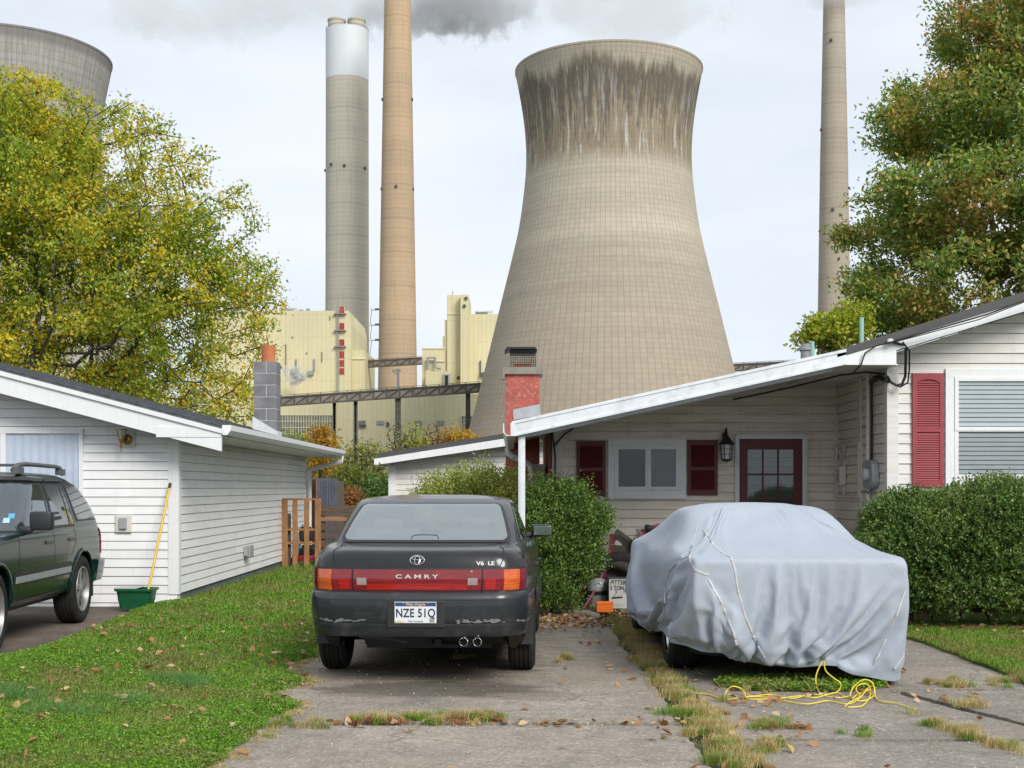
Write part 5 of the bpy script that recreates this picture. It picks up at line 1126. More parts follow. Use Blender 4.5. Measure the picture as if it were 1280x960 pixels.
# emblem: three ellipses
b = MB(); ve = L.v_at(.925); pe = L.S(0, ve); ty = pe.y-.004; tl_ = (L.S(0,L.v_at(.96))-L.S(0,L.v_at(.89))); tl_.normalize(); up = tl_
def ell(cx, cz, rx, rz_, r_=.0032):
    c = Vector((0,pe.y-.0045,.926)); pts = [c+Vector((1,0,0))*(cx+rx*math.cos(t_))+up*(cz+rz_*math.sin(t_)) for t_ in [2*math.pi*k/28 for k in range(29)]]; b.tube(pts, r_, 6, caps=False)
ell(0,0,.052,.036); ell(0,.000,.019,.0335,.003); ell(0,.014,.042,.0125,.003)
bl(b, 'emblem', M['chrome'], smooth=True)
tx = text_mesh('V6  LE', 'badge', .040, M['silver'], T, (.50,L.S(L.u_x(.50,L.v_at(.897)),L.v_at(.897)).y-.002,.900), (R(80),0,R(4)), .002, 1.25, bold=.0012)
tx = text_mesh('CAMRY', 'panel_lettering', .040, M['silver'], T, (.0,L.S(0,L.v_at(.80)).y-.016,.806), (R(90),0,0), .001, 1.75, bold=.0008, space=1.55)
# licence plate
plz = .555; py_ = -.012
b = MB(); b.box(-.21,.21,-.006,.03,.44,.64); bl(b, 'plate_recess', M['plastic'], bevel=.01)
b = MB(); b.box(-.152,.152,-.016,-.012,.476,.630); PL = bl(b, 'licence_plate', simple('plate_white', (.68,.70,.70), .4, var=.04), bevel=.0015)
b = MB(); b.box(-.148,.148,-.0172,-.0165,.598,.626); bl(b, 'plate_band', simple('plate_blue', (.03,.06,.22), .4), PL)
b = MB(); b.box(-.10,-.148,-.0172,-.0165,.482,.488); b.box(-.148,-.08,-.0172,-.0165,.482,.4865); bl(b, 'plate_stripe', simple('plate_yellow', (.75,.45,.08), .4), PL)
nv = simple('plate_navy', (.02,.03,.10), .4); yl = simple('plate_gold', (.75,.50,.12), .4)
text_mesh('NZE 51Q', 'plate_number', .086, nv, PL, (0,-.0172,.546), (R(90),0,0), .0006, .80, bold=.0016, space=1.06)
text_mesh('West Virginia', 'plate_state', .026, yl, PL, (0,-.0178,.612), (R(90),0,0), .0004, 1.0, bold=.0004)
text_mesh('Wild, Wonderful', 'plate_motto', .016, nv, PL, (.0,-.0172,.488), (R(90),0,0), .0004, 1.0)
b = MB(); b.box(.102,.138,-.0176,-.0172,.482,.512); bl(b, 'plate_sticker', simple('sticker_grey', (.30,.30,.30), .5, var=.5, vs=90), PL)
b = MB()
for sg in (-1,1): b.lathe([(.0,-.004),(.006,-.003),(.006,0)], (sg*.09,-.0172,.622), 10, 'y')
bl(b, 'plate_screw', M['alloy'], PL)
b = MB()
b.lathe([(.0,0),(.008,0),(.008,-.004),(.0,-.005)], (.40,L.S(L.u_x(.40,L.v_at(.84)),L.v_at(.84)).y-.014,.842), 12, 'y'); bl(b, 'boot_lock', M['chrome'], smooth=True)
# exhaust and underside
for x_ in (.345, .445):
    b = MB(); b.lathe([(.0335,.10),(.0335,-.03),(.030,-.034),(.027,-.03),(.027,.10)], (x_,.06,.335), 24, 'y'); bl(b, 'exhaust_tip', M['chrome'], smooth=40)
    b = MB(); b.lathe([(.0,.02),(.027,.02)], (x_,.06,.335), 24, 'y'); bl(b, 'exhaust_bore', M['dark_hole'])
b = MB(); b.tube([(.36,.14,.335),(.36,.5,.33)], .05, 12); b.tube([(.05,.80,.30),(.62,.80,.30)], .075, 16); b.tube([(.1,.7,.25),(.1,3.5,.24)], .03, 10); bl(b, 'exhaust_silencer', M['plastic'], smooth=40)
b = MB(); b.box(-.50,.50,.9,4.2,.22,.34); b.tube([(-.72,1.05,.28),(.72,1.05,.28)], .035, 10); b.box(-.5,.5,1.0,2.9,.17,.21); bl(b, 'underbody', M['plastic'])
b = MB(); b.bar((-.45,.25,.345),(-.25,.25,.335),.018); b.bar((-.25,.25,.335),(-.1,.3,.30),.015); bl(b, 'tow_hook', M['dark_steel'])
T.rotation_euler = (0,0,yaw); c0 = Euler((0,0,yaw)).to_matrix()@Vector((0,1.05,0)); T.location = (-.667-c0.x, 10.33-c0.y, .006)
# ---------------- the green four-by-four
SUV_ = [(.34,.72,.20,4.35,.18,.2),(.37,.80,.14,4.46,.18,.25),(.42,.832,.09,4.52,.18,.28),(.50,.846,.05,4.55,.18,.28),(.60,.855,.03,4.57,.18,.28),(.62,.858,.03,4.57,.18,.28),(.75,.866,.03,4.56,.18,.28),(.88,.866,.035,4.54,.18,.28),(.96,.860,.05,4.50,.18,.28),(1.01,.850,.07,4.45,.18,.28),(1.035,.838,.08,4.40,.18,.28),(1.045,.80,.11,4.3,.18,.28)]
SUV_ = [l+(.05,.12) for l in SUV_]
def hood2(y, z):
    if z > .75 and y > 3.0: t = min((y-3.0)/1.55, 1); z = .75+(z-.75)*(1-.22*t**1.4)
    return z
GS = [(1.02,.835,.085,3.15,.20,.3),(1.08,.828,.10,3.08,.22,.3),(1.20,.805,.17,2.95,.26,.28),(1.32,.778,.28,2.81,.30,.26),(1.42,.752,.42,2.70,.33,.25),(1.50,.728,.60,2.60,.34,.24),(1.555,.700,.80,2.52,.34,.22),(1.585,.665,.98,2.44,.32,.22),(1.605,.60,1.12,2.34,.3,.2)]
GS = [l+(.03,.10) for l in GS]
T = thing('suv', 'dark green four-door off-roader parked nose forward beside the white garage', 'car', (0,0,0))
L = Loft(SUV_, hood2, k=.02, crown=.02); body = L.shell(2).build('body', M['car_green'], T, world=False, smooth=35)
arch_cut(body, .97, .37, .415, .55); arch_cut(body, 3.68, .37, .415, .55)
body.data.polygons.foreach_set('use_smooth', [True]*len(body.data.polygons)); body.data.set_sharp_from_angle(angle=R(35))
G2 = Loft(GS, None, k=.012, ym=1.8, hl=2.0, crown=.022); G2.shell(2).build('cabin', M['car_green'], T, world=False, smooth=35)
for sg in (-1, 1):
    wheel(T, sg*.745, .97, .365, .235, sg, .21, 5); wheel(T, sg*.745, 3.68, .365, .235, sg, .21, 5, steer=R(4))
for sg in (-1, 1):
    def sw(ya0, ya1, yb0, yb1, z0, z1, off, nm, m, nu=14, nv=10, rr=.0):
        def f(a, c):
            z = z0+(z1-z0)*c; v = G2.v_at(z); e0 = ya0+(ya1-ya0)*c**1.3; e1 = yb0+(yb1-yb0)*c**1.1; k = max(0, 1-min(c,1-c)/.12)*rr
            return G2.u_y(e0+k+(e1-e0-2*k)*a, v, sg), v
        return bl(G2.patch(0,0,0,0,off,nu,nv,fu=f), nm, m, T, smooth=35)
    w1_ = sw(.16,.74,1.13,1.30,1.10,1.50,.003,'window_seal', M['plastic'], rr=.03); sw(.21,.78,1.09,1.26,1.12,1.48,.006,'quarter_window', M['side_glass'], rr=.03)
    sw(1.20,1.38,1.98,1.98,1.05,1.52,.003,'window_seal', M['plastic']); sw(1.42,1.50,1.94,1.94,1.08,1.49,.006,'rear_door_window', M['side_glass']); sw(1.24,1.42,1.37,1.46,1.08,1.49,.006,'rear_door_window', M['side_glass'])
    sw(2.05,2.05,3.0,2.62,1.05,1.52,.003,'window_seal', M['plastic']); sw(2.10,2.10,2.92,2.56,1.08,1.49,.006,'front_door_window', M['side_glass'])
    sw(1.30,1.40,1.97,1.97,1.515,1.545,.03,'rain_visor', M['plastic'], 14, 2); sw(2.03,2.03,2.66,2.60,1.515,1.545,.03,'rain_visor', M['plastic'], 14, 2)
    for yd, lo in ((1.24,.75),(2.01,.42),(3.08,.42)): bl(L.line([(L.u_y(yd if yd > 1.3 else 1.42,L.v_at(lo),sg),L.v_at(lo)),(L.u_y(yd,L.v_at(.9),sg),L.v_at(.9)),(L.u_y(yd,L.v_at(1.03),sg),L.v_at(1.03))], .008, .002, 8), 'shut_line', M['dark_hole'], T)
    bl(L.line([(L.u_y(1.42,L.v_at(.42),sg),L.v_at(.42)),(L.u_y(3.08,L.v_at(.42),sg),L.v_at(.42))], .008, .002, 30), 'shut_line', M['dark_hole'], T)
    bl(L.patch(*sorted((L.u_y(1.42,L.v_at(.6),sg),L.u_y(3.22,L.v_at(.6),sg))),L.v_at(.565),L.v_at(.69),.012,26,3), 'side_cladding', M['plastic'], T, smooth=35)
    bl(L.patch(*sorted((L.u_y(1.46,L.v_at(.6),sg),L.u_y(3.20,L.v_at(.6),sg))),L.v_at(.585),L.v_at(.645),.018,26,3), 'side_strip', M['grey_box'], T, smooth=35)
    for yd in (1.40, 2.20):
        p = L.S(L.u_y(yd,L.v_at(.93),sg),L.v_at(.93)); b = MB(); x0, x1 = sorted((p.x-sg*.01, p.x+sg*.022)); b.box(x0,x1,yd-.085,yd+.085,.905,.945); bl(b, 'door_handle', M['plastic_grey'], T, bevel=.008)
    for ya in (.97, 3.68):      # arch flares
        b = MB(); pts = []
        for k in range(25):
            t_ = R(-8+196*k/24); zz = .37+.425*math.sin(t_); yy_ = ya+.425*math.cos(t_)
            if zz < .36: continue
            p = L.S(L.u_y(yy_,L.v_at(zz),sg),L.v_at(zz)); pts.append((p.x+sg*.0, yy_, zz))
        b.tube(pts, .022, 8); bl(b, 'arch_flare', M['car_green'], T, smooth=True)
    b = MB(); xm = sg*.87; x0, x1 = sorted((xm, xm+sg*.21)); b.box(x0,x1,2.72,2.86,1.06,1.24); x0, x1 = sorted((xm-sg*.12, xm+sg*.03)); b.box(x0,x1,2.76,2.88,1.03,1.10)
    mir = bl(b, 'mirror', M['plastic'], T, bevel=.045, smooth=50)
    b = MB(); x0, x1 = sorted((xm+sg*.03, xm+sg*.185)); b.box(x0,x1,2.712,2.722,1.085,1.215); bl(b, 'mirror_glass', M['chrome'], mir, bevel=.02)
    b = MB(); b.tube([(sg*.60,.85,1.61),(sg*.60,.95,1.675),(sg*.60,1.1,1.69),(sg*.60,2.1,1.70),(sg*.59,2.3,1.685),(sg*.58,2.4,1.63)], [.024,.024,.022,.022,.024,.03], 8)
    for yv in (.92, 2.32): b.box(sg*.60-.03,sg*.60+.03,yv-.09,yv+.09,1.60,1.665)
    bl(b, 'roof_rail', M['plastic_grey'], T, smooth=50)
    b = MB(); b.box(*sorted((sg*.60,sg*.84)),.50,.515,.25,.56); bl(b, 'mud_flap', M['plastic'], T)
    ya_, yb_ = L.v_at(.80), L.v_at(1.0)
    bl(L.patch(*sorted((sg*.24,sg*.318)),L.v_at(.72),L.v_at(1.0),.008,6,6), 'taillight', M['lens_red'], T, smooth=35)
    bl(L.patch(*sorted((sg*.74,sg*.80)),L.v_at(.78),L.v_at(.90),.008,8,4), 'headlight', M['frosted'], T, smooth=35)
b = MB(); 
for yv in (1.3, 2.0): b.bar((-.60,yv,1.695),(.60,yv,1.695),.05,.018)
bl(b, 'roof_crossbar', M['plastic_grey'], T, bevel=.004)
def wsf(a, c): v = G2.v_at(1.06)+(G2.v_at(1.56)-G2.v_at(1.06))*c; t_ = (2*a-1); u = 1-abs(t_)*.255; return (u if t_ >= 0 else -u), v
for side in (0, 1):
    f = (lambda a, c: (wsf(.5+a/2, c))) if side else (lambda a, c: (lambda r: (-abs(r[0]), r[1]))(wsf(.5-a/2, c)))
    bl(G2.patch(0,0,0,0,.005,20,10,fu=f), 'windscreen', M['side_glass'], T, smooth=35)
    f2 = (lambda a, c: ((1-a*.275) if side else -(1-a*.275), G2.v_at(1.045)+(G2.v_at(1.575)-G2.v_at(1.045))*c))
    bl(G2.patch(0,0,0,0,.0025,20,10,fu=f2), 'windscreen_seal', M['plastic'], T, smooth=35)
bl(L.patch(-L.u_y(.50,L.v_at(.55)),L.u_y(.50,L.v_at(.55)),L.v_at(.43),L.v_at(.66),.05,50,6,depth=.06), 'rear_bumper', M['car_green'], T, smooth=35)
ub = L.u_y(3.2, L.v_at(.5)); 
for sg in (-1,1): bl(L.patch(*sorted((sg*L.u_y(4.14,L.v_at(.5)),sg*.999)),L.v_at(.40),L.v_at(.64),.05,30,6,depth=.06), 'front_bumper', M['plastic_grey'], T, smooth=35)
b = MB(); b.box(-.6,.6,.4,4.2,.28,.40); b.tube([(-.75,.97,.36),(.75,.97,.36)],.05,10); b.box(-.75,.75,1.5,3.2,.34,.40); b.tube([(-.3,.5,.34),(-.3,3.2,.30)],.04,8); bl(b, 'underbody', M['plastic'], T)
b = MB(); pw = G2.S(-.86,G2.v_at(1.14)); 
for q_, (uq, zq, cc) in enumerate(((-.775,1.13,(.35,.55,.62)),(-.765,1.17,(.10,.35,.55)))):
    bl(G2.patch(uq-.008,uq+.008,G2.v_at(zq),G2.v_at(zq+.045),.008,3,3), 'window_sticker', simple('sticker_tint', cc, .5), T)
th = R(183.2); T.rotation_euler = (0,0,th); c0 = Euler((0,0,th)).to_matrix()@Vector((-.855,.97,0)); T.location = (-4.66-c0.x, 13.9-c0.y, .0)
# ---------------- the sedan under the cover: what shows below the hem
hood_low = lambda y, z: .6+(z-.6)*(1-.58*min((y-2.9)/1.87,1)**1.3) if (z > .6 and y > 2.9) else z
T = thing('covered_car', 'dark green car hidden under a pale grey cloth cover, only wheels and lower bumper showing', 'car', (0,0,0))
m_ = M['car_green']; L = Loft(SED, hood_low, k=.115); b = L.shell(1); b.v = [(x*.985,y+.01,z*.92) for x,y,z in b.v]; body = b.build('body', m_, T, world=False, smooth=35); arch_cut(body, 1.05, .31, .345, .52); arch_cut(body, 3.60, .31, .345, .52)
G3 = Loft([((z-.06)*.90,w*.86,a+.16,c_-.1,d_,e_,f_,g_) for z,w,a,c_,d_,e_,f_,g_ in GRN], None, ym=2.1, hl=2.2, k=.03, crown=.01); G3.shell(1).build('cabin', m_, T, world=False, smooth=35)
for sg in (-1, 1): wheel(T, sg*.742, 1.05, .315, .205, sg, .2, style='disc'); wheel(T, sg*.745, 3.60, .315, .205, sg, .2, style='disc')
b = MB(); b.box(-.6,.6,.3,4.3,.19,.30); bl(b, 'underbody', M['plastic'], T)
CC = T; T.location = (2.10, 9.34, .006); T.rotation_euler = (0,0,R(.4))
# ============================================================ foliage
RG = np.random.RandomState(12)
def unit(a): return a/np.maximum(np.linalg.norm(a, axis=-1, keepdims=True), 1e-9)
def leaf_quads(pos, dr, size, wr=.55, fold=.15, rg=RG):
    """one folded four-cornered leaf per position, pointing along dr"""
    n = len(pos); dr = unit(dr); r = unit(rg.normal(size=(n,3))); s = unit(np.cross(dr, r)); nn = np.cross(s, dr); size = np.asarray(size).reshape(-1,1)*np.ones((n,1))
    a = pos; c = pos+dr*size; m = pos+dr*size*.45; l = m+s*size*wr*.5+nn*size*fold; q = m-s*size*wr*.5+nn*size*fold
    V = np.stack([a,l,c,q],1).reshape(-1,3); Fc = np.arange(4*n).reshape(n,4); return V, Fc
def tree_skeleton(base, targets, step=.5, jitter=.06, droop=0.0, seed=1, trunk=None):
    rg = np.random.RandomState(seed); P_ = [np.array(base, float)]; par = [-1]
    for p in (trunk or []): P_.append(np.array(p, float)); par.append(len(P_)-2)
    o = np.argsort(np.linalg.norm(targets-P_[-1], axis=1)); dist = [0.0]
    for i in range(1, len(P_)): dist.append(dist[-1]+np.linalg.norm(P_[i]-P_[i-1]))
    PA = np.zeros((len(targets)*14+50,3)); PA[:len(P_)] = P_; DA = np.zeros(len(PA)); DA[:len(P_)] = dist; n = len(P_); first = max(0, n-3)
    for t_ in o:
        T_ = targets[t_]; d = np.linalg.norm(PA[first:n]-T_, axis=1); k = first+int(np.argmin(d+.22*DA[first:n])); L_ = np.linalg.norm(T_-PA[k]); m = max(1, min(12, int(L_/step)))
        prev = k; a = PA[k].copy()
        for i in range(1, m+1):
            f = i/m; q = a+(T_-a)*f+rg.normal(0, jitter*min(L_,2), 3)*(0 if i == m else 1); q[2] += droop*math.sin(math.pi*f)*L_*.12
            if n >= len(PA): break
            PA[n] = q; par.append(prev); DA[n] = DA[prev]+np.linalg.norm(q-PA[prev]); prev = n; n += 1
    return PA[:n], np.array(par[:n])
def limbs(name, m, parent, PA, par, tip=.008, ex=2.35, maxr=9, minr=0, sides=6):
    n = len(PA); acc = np.zeros(n); kids = np.zeros(n, int)
    for i in range(n-1, 0, -1):
        if acc[i] == 0: acc[i] = tip**ex
        acc[par[i]] += acc[i]; kids[par[i]] += 1
    r = np.minimum(np.maximum(acc, tip**ex)**(1/ex), maxr); idx = np.array([i for i in range(1, n) if r[i] >= minr]); a = PA[par[idx]]; c = PA[idx]; d = unit(c-a)
    up = np.where(np.abs(d[:,2:3]) > .9, np.array([[1.,0,0]]), np.array([[0,0,1.]])); s = unit(np.cross(d, up)); t_ = np.cross(d, s); V = []
    ra = np.minimum(r[par[idx]], r[idx]*1.25)
    for k in range(sides):
        an = 2*math.pi*k/sides; w = s*math.cos(an)+t_*math.sin(an); V.append(a-d*ra[:,None]*.3+w*ra[:,None]); V.append(c+d*r[idx][:,None]*.3+w*r[idx][:,None])
    V = np.stack(V, 1).reshape(-1,3); b0 = np.arange(len(idx))[:,None]*2*sides
    Fc = np.concatenate([b0+np.array([[2*k,2*((k+1)%sides),2*((k+1)%sides)+1,2*k+1]]) for k in range(sides)], 0)
    o = npmesh(name, V, Fc, m, parent, smooth=True); return o, r, kids
def ell_points(n, ells, rg, shell=.0, zmin=-99):
    out = []; w = np.array([e[3]*e[4]*e[5] for e in ells])**.8; w = w/w.sum()
    while len(out) < n:
        e = ells[rg.choice(len(ells), p=w)]; u = unit(rg.normal(size=3)); r = (shell+(1-shell)*rg.rand())**(1/2.2)
        p = np.array([e[0]+u[0]*e[3]*r, e[1]+u[1]*e[4]*r, e[2]+u[2]*e[5]*r])
        if p[2] > zmin: out.append(p)
    return np.array(out)
def make_tree(name, label, base, trunk, ells, ntip, nleaf, lsize, leaf_m, bark, group=None, seed=1, spread=.28, zmin=-9, step=.5, tip=.008, shell=.25, minr=0, wr=.55, drp=-.35, cat='tree', bare=.0, keep=None):
    rg = np.random.RandomState(seed); T = thing(name, label, cat, tuple(base), 0, group); tg = ell_points(ntip, ells, rg, shell, zmin)
    if keep is not None: tg = tg[keep(tg)]
    PA, par = tree_skeleton(base, tg, step=step, seed=seed, trunk=trunk)
    o, r, kids = limbs('trunk', bark, T, PA, par, tip=tip, minr=minr)
    tw = np.where((r < tip*2.6) & (np.arange(len(PA)) > 3))[0]; k = tw[rg.randint(len(tw), size=nleaf)]
    if bare: hide = rg.rand(len(PA)) < bare; k = k[~hide[k]]
    f = rg.rand(len(k),1); p = PA[k]*(f)+PA[par[k]]*(1-f)+rg.normal(0, spread, (len(k),3))*np.array([1,1,.8]); d = unit(PA[k]-PA[par[k]])*.6+rg.normal(0,.7,(len(k),3)); d[:,2] += drp
    V, Fc = leaf_quads(p, d, lsize*(.65+.7*rg.rand(len(k))), wr, rg=rg); c = npmesh('crown', V, Fc, leaf_m, T); return T
M['bark'] = simple('grey_brown_bark', (.085,.07,.055), .9, var=.35, vs=6, bmp=.5, bs=25)
M['bark_dark'] = simple('dark_bark', (.055,.045,.038), .9, var=.35, vs=6)
Y_, Y2_, G1_, G2_, G3_ = (.82,.56,.03), (.66,.54,.04), (.42,.45,.045), (.24,.34,.035), (.12,.23,.03)
M['leaf_gold'] = leafmat('yellowing_leaf', [(0,G2_),(.38,G1_),(.62,Y2_),(.88,Y_),(.98,(.55,.27,.03))], ([(0,G3_),(.45,G2_),(.8,G1_),(1,Y2_)], .38, .56), .35, .35)
M['leaf_oak'] = leafmat('reddening_oak_leaf', [(0,(.12,.21,.045)),(.45,(.22,.33,.07)),(.8,(.33,.41,.10)),(1,(.62,.40,.10))], ([(0,(.18,.30,.06)),(.35,(.34,.32,.07)),(.7,(.62,.33,.11)),(1,(.74,.32,.13))], .50, .72), .34, .55)
M['leaf_lime'] = leafmat('lime_leaf', [(0,(.16,.26,.03)),(.5,(.33,.40,.04)),(1,(.55,.50,.05))], None, .35)
M['leaf_orange'] = leafmat('orange_leaf', [(0,(.42,.20,.03)),(.5,(.50,.27,.04)),(1,(.36,.30,.05))], None, .35)
M['leaf_red'] = leafmat('rusty_red_leaf', [(0,(.25,.08,.03)),(.6,(.35,.14,.06)),(1,(.20,.16,.05))], None, .3)
M['leaf_olive'] = leafmat('olive_leaf', [(0,(.11,.17,.04)),(.5,(.23,.27,.06)),(1,(.42,.38,.09))], ([(0,(.20,.19,.04)),(1,(.40,.27,.05))], .5, .62), .3, .5)
M['leaf_dark'] = leafmat('dark_green_leaf', [(0,(.04,.09,.025)),(.6,(.09,.17,.04)),(1,(.16,.25,.05))], None, .2)
def E(px, py, Y, rx, rz, ry=None): s = Y/F; return (X_(px,Y), Y, Z_(py,Y), rx*s, (ry or rx)*s, rz*s)
# the big yellow-green tree behind the garage
Y = 33.0
make_tree('tree', 'big yellow-green tree with dark spreading limbs behind the white garage', (X_(-40,Y),Y,0), [(X_(-38,Y),Y,1.5),(X_(-30,Y),Y,3.0)],
    [E(22,395,Y,334,296,250),E(12,200,Y,108,122,110),E(-80,190,Y,140,130),E(230,330,Y,85,75,80),E(-20,300,Y,190,190,150)], 3700, 270000, .100, M['leaf_gold'], M['bark_dark'], None, 5, spread=.16, zmin=1.9, tip=.0115, shell=.10, bare=.07, drp=-.6)
# the oak behind the house
Y = 27.0
make_tree('tree', 'tall dark green oak turning rusty red, rising behind the bungalow roof', (X_(1345,Y),Y,0), [(X_(1343,Y),Y,2.5),(X_(1335,Y),Y,4.5)],
    [E(1265,20,Y,105,100),E(1225,140,Y,135,62),E(1140,160,Y,62,34,60),E(1245,255,Y,180,70),E(1120,285,Y,72,38,60),E(1200,355,Y,155,60),E(1115,385,Y,70,36,60),E(1330,190,Y,150,250)], 1500, 135000, .105, M['leaf_oak'], M['bark'], None, 8, spread=.16, zmin=2.6, tip=.010, shell=.35, bare=.07, wr=.5, drp=-.1)
Y = 23.5
make_tree('tree', 'small lime-yellow tree peeping over the carport roof beside the green vent pipes', (X_(1050,Y),Y,0), [(X_(1050,Y),Y,2.0),(X_(1048,Y),Y,3.2)],
    [E(1038,415,Y,40,24),E(1005,425,Y,18,12),E(1065,400,Y,25,28)], 170, 4600, .085, M['leaf_lime'], M['bark'], None, 3, spread=.09, zmin=3.2, tip=.006, step=.25, bare=.1)
# small trees and bushes beyond the back fence
for i, (nm, lb, px, py, rx, rz, Y, mm, nt, nl, sz, br) in enumerate((
    ('tree', 'slim orange-yellow tree above the gutter end of the garage', 402, 560, 15, 30, 44, 'leaf_orange', 160, 2600, .13, .1),
    ('tree', 'olive-green tree just right of the block chimney', 360, 566, 34, 30, 48, 'leaf_olive', 240, 5200, .14, .1),
    ('tree', 'dark crooked tree with thin olive leaves beyond the back fence', 452, 588, 36, 44, 40, 'leaf_olive', 340, 5200, .11, .35),
    ('bush', 'dark green bush beside the corner of the low white outbuilding', 474, 622, 26, 24, 37, 'leaf_dark', 240, 7200, .09, 0),
    ('bush', 'rusty red bush in front of the thin olive tree', 432, 630, 18, 18, 34, 'leaf_red', 160, 3400, .09, .1),
    ('bush', 'small orange bush between the grey shed and the rusty red bush', 404, 640, 14, 22, 36, 'leaf_orange', 120, 2200, .09, .2),
    ('bush', 'wide mixed green bush filling the gap under the orange tree', 425, 606, 46, 26, 46, 'leaf_olive', 320, 9500, .12, .05),
    ('tree', 'nearly bare tree below the steel mast', 498, 552, 17, 24, 92, 'leaf_olive', 150, 420, .20, .5),
    ('tree', 'small yellow-green tree right of the nearly bare one', 518, 548, 14, 20, 92, 'leaf_lime', 120, 700, .20, .3),
    ('tree', 'bare brown tree in front of the low yellow hall', 543, 548, 18, 22, 96, 'leaf_red', 170, 260, .2, .6),
    ('bush', 'yellow-orange bush beside the foot of the streaked cooling tower', 572, 553, 22, 14, 100, 'leaf_orange', 170, 3600, .26, .1),
    ('bush', 'low brownish bush above the outbuilding roof', 535, 562, 34, 10, 104, 'leaf_red', 170, 2600, .26, .2))):
    b0 = (X_(px,Y), Y, 0); t0 = Z_(py+rz*.9, Y)
    make_tree(nm, lb, b0, [(X_(px,Y),Y,max(.2,t0*.5)),(X_(px-2,Y),Y,max(.3,t0))], [E(px,py,Y,rx,rz),E(px+rx*.3,py+rz*.4,Y,rx*.7,rz*.6)], nt, nl, sz, M[mm], M['bark_dark'], 'small trees and bushes beyond the back fence', 20+i, spread=.16*Y/40, zmin=.1, tip=.007*Y/40, step=.4, bare=br, cat=nm)
# ---------------- clipped and unclipped shrubs: sprigs over a volume of twigs
def shrub(name, label, ells, leaf_m, nsprig, per, lsize, base_pts, group=None, seed=1, upk=.8, lenk=.10, zmin=.05, cat='shrub', lump=.12, deep=.35, keep=None):
    rg = np.random.RandomState(seed); bx_ = np.mean([e[0] for e in ells]); by_ = np.mean([e[1] for e in ells]); T = thing(name, label, cat, (float(bx_), float(by_), 0), 0, group)
    el = np.array(ells); w = (el[:,3]*el[:,5]); w = w/w.sum(); P_ = []; N_ = []
    while len(P_) < nsprig:
        e = ells[rg.choice(len(ells), p=w)]; u = unit(rg.normal(size=3)); rr_ = 1-deep*rg.rand()**1.8
        p = np.array([e[0]+u[0]*e[3]*rr_, e[1]+u[1]*e[4]*rr_, e[2]+u[2]*e[5]*rr_])
        if p[2] < zmin: continue
        ins = False
        for f in ells:
            if f is not e and (((p[0]-f[0])/f[3])**2+((p[1]-f[1])/f[4])**2+((p[2]-f[2])/f[5])**2) < .72: ins = True
        if ins: continue
        g = unit(np.array([u[0]/e[3],u[1]/e[4],u[2]/e[5]])); lm = fbm(np.array([p[0]*4+p[1]*2.1]), np.array([p[2]*4]), seed)[0]-.5
        if p[1] > e[1]+.25*e[4] and rg.rand() < .6: continue
        P_.append(p+g*lm*lump*2); N_.append(g)
    P_ = np.array(P_); N_ = np.array(N_); D = unit(N_*.9+np.array([0,0,upk])+rg.normal(0,.45,P_.shape)); Ln = lenk*(.5+rg.rand(len(P_),1))
    pos = []; dr = []
    for j in range(per):
        f = (j+.5)/per; q = P_+D*Ln*f; a = unit(np.cross(D, unit(rg.normal(size=P_.shape)))); pos.append(q); dr.append(a*.85+D*.7)
    pos = np.concatenate(pos); dr = np.concatenate(dr); V, Fc = leaf_quads(pos, dr, lsize*(.6+.8*rg.rand(len(pos))), .6, .1, rg=rg)
    sel = P_[rg.choice(len(P_), min(len(P_), 700), replace=False)]*1.0; cen = np.array([[bx_,by_,.5]]); sel = sel-N_[:len(sel)]*.02
    best = None
    for bp in base_pts: best = 1
    V2 = []; F2 = []; off = 0
    stems = MB()
    bps = [np.array(q) for q in base_pts]
    tg = P_[rg.choice(len(P_), min(len(P_), 420), replace=False)]; grp = np.array([int(np.argmin([abs(p[0]-q[0])+abs(p[1]-q[1]) for q in bps])) for p in tg])
    for gi, q in enumerate(bps):
        tt = tg[grp == gi]
        if len(tt) < 2: continue
        PA, par = tree_skeleton(q, tt, step=.18, jitter=.05, seed=seed+gi, trunk=[tuple(q+np.array([0,0,.12]))])
        limbs('stem', M['bark_dark'], T, PA, par, tip=.0035, ex=2.2, maxr=.03)
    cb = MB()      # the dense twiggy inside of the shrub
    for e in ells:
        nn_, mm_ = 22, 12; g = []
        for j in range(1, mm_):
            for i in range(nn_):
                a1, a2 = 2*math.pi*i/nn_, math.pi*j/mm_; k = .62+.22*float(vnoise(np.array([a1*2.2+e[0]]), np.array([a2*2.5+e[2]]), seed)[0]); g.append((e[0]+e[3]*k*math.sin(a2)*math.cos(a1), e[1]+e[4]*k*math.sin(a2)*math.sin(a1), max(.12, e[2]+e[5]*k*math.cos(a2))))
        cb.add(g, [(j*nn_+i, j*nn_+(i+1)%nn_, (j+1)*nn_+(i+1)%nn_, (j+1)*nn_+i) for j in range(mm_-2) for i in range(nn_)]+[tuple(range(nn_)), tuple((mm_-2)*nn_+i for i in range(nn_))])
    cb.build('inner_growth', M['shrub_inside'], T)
    npmesh('foliage', V, Fc, leaf_m, T); return T
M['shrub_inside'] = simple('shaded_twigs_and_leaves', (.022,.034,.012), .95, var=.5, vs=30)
def hedge_mat(name, a, b2, c, d, lo=.45, hi=.62, ps=1.6): return leafmat(name, [(0,a),(.5,b2),(.9,c),(1,d)], ([(0,b2),(.5,c),(1,d)], lo, hi), .18, ps)
M['hedge_dark'] = hedge_mat('boxwood_leaf', (.04,.085,.02), (.085,.165,.035), (.16,.25,.06), (.30,.34,.09))
M['hedge_light'] = hedge_mat('pale_privet_leaf', (.11,.16,.03), (.21,.27,.05), (.33,.37,.07), (.48,.42,.11), .4, .55)  # pale yellow-green is the privet's own leaf colour
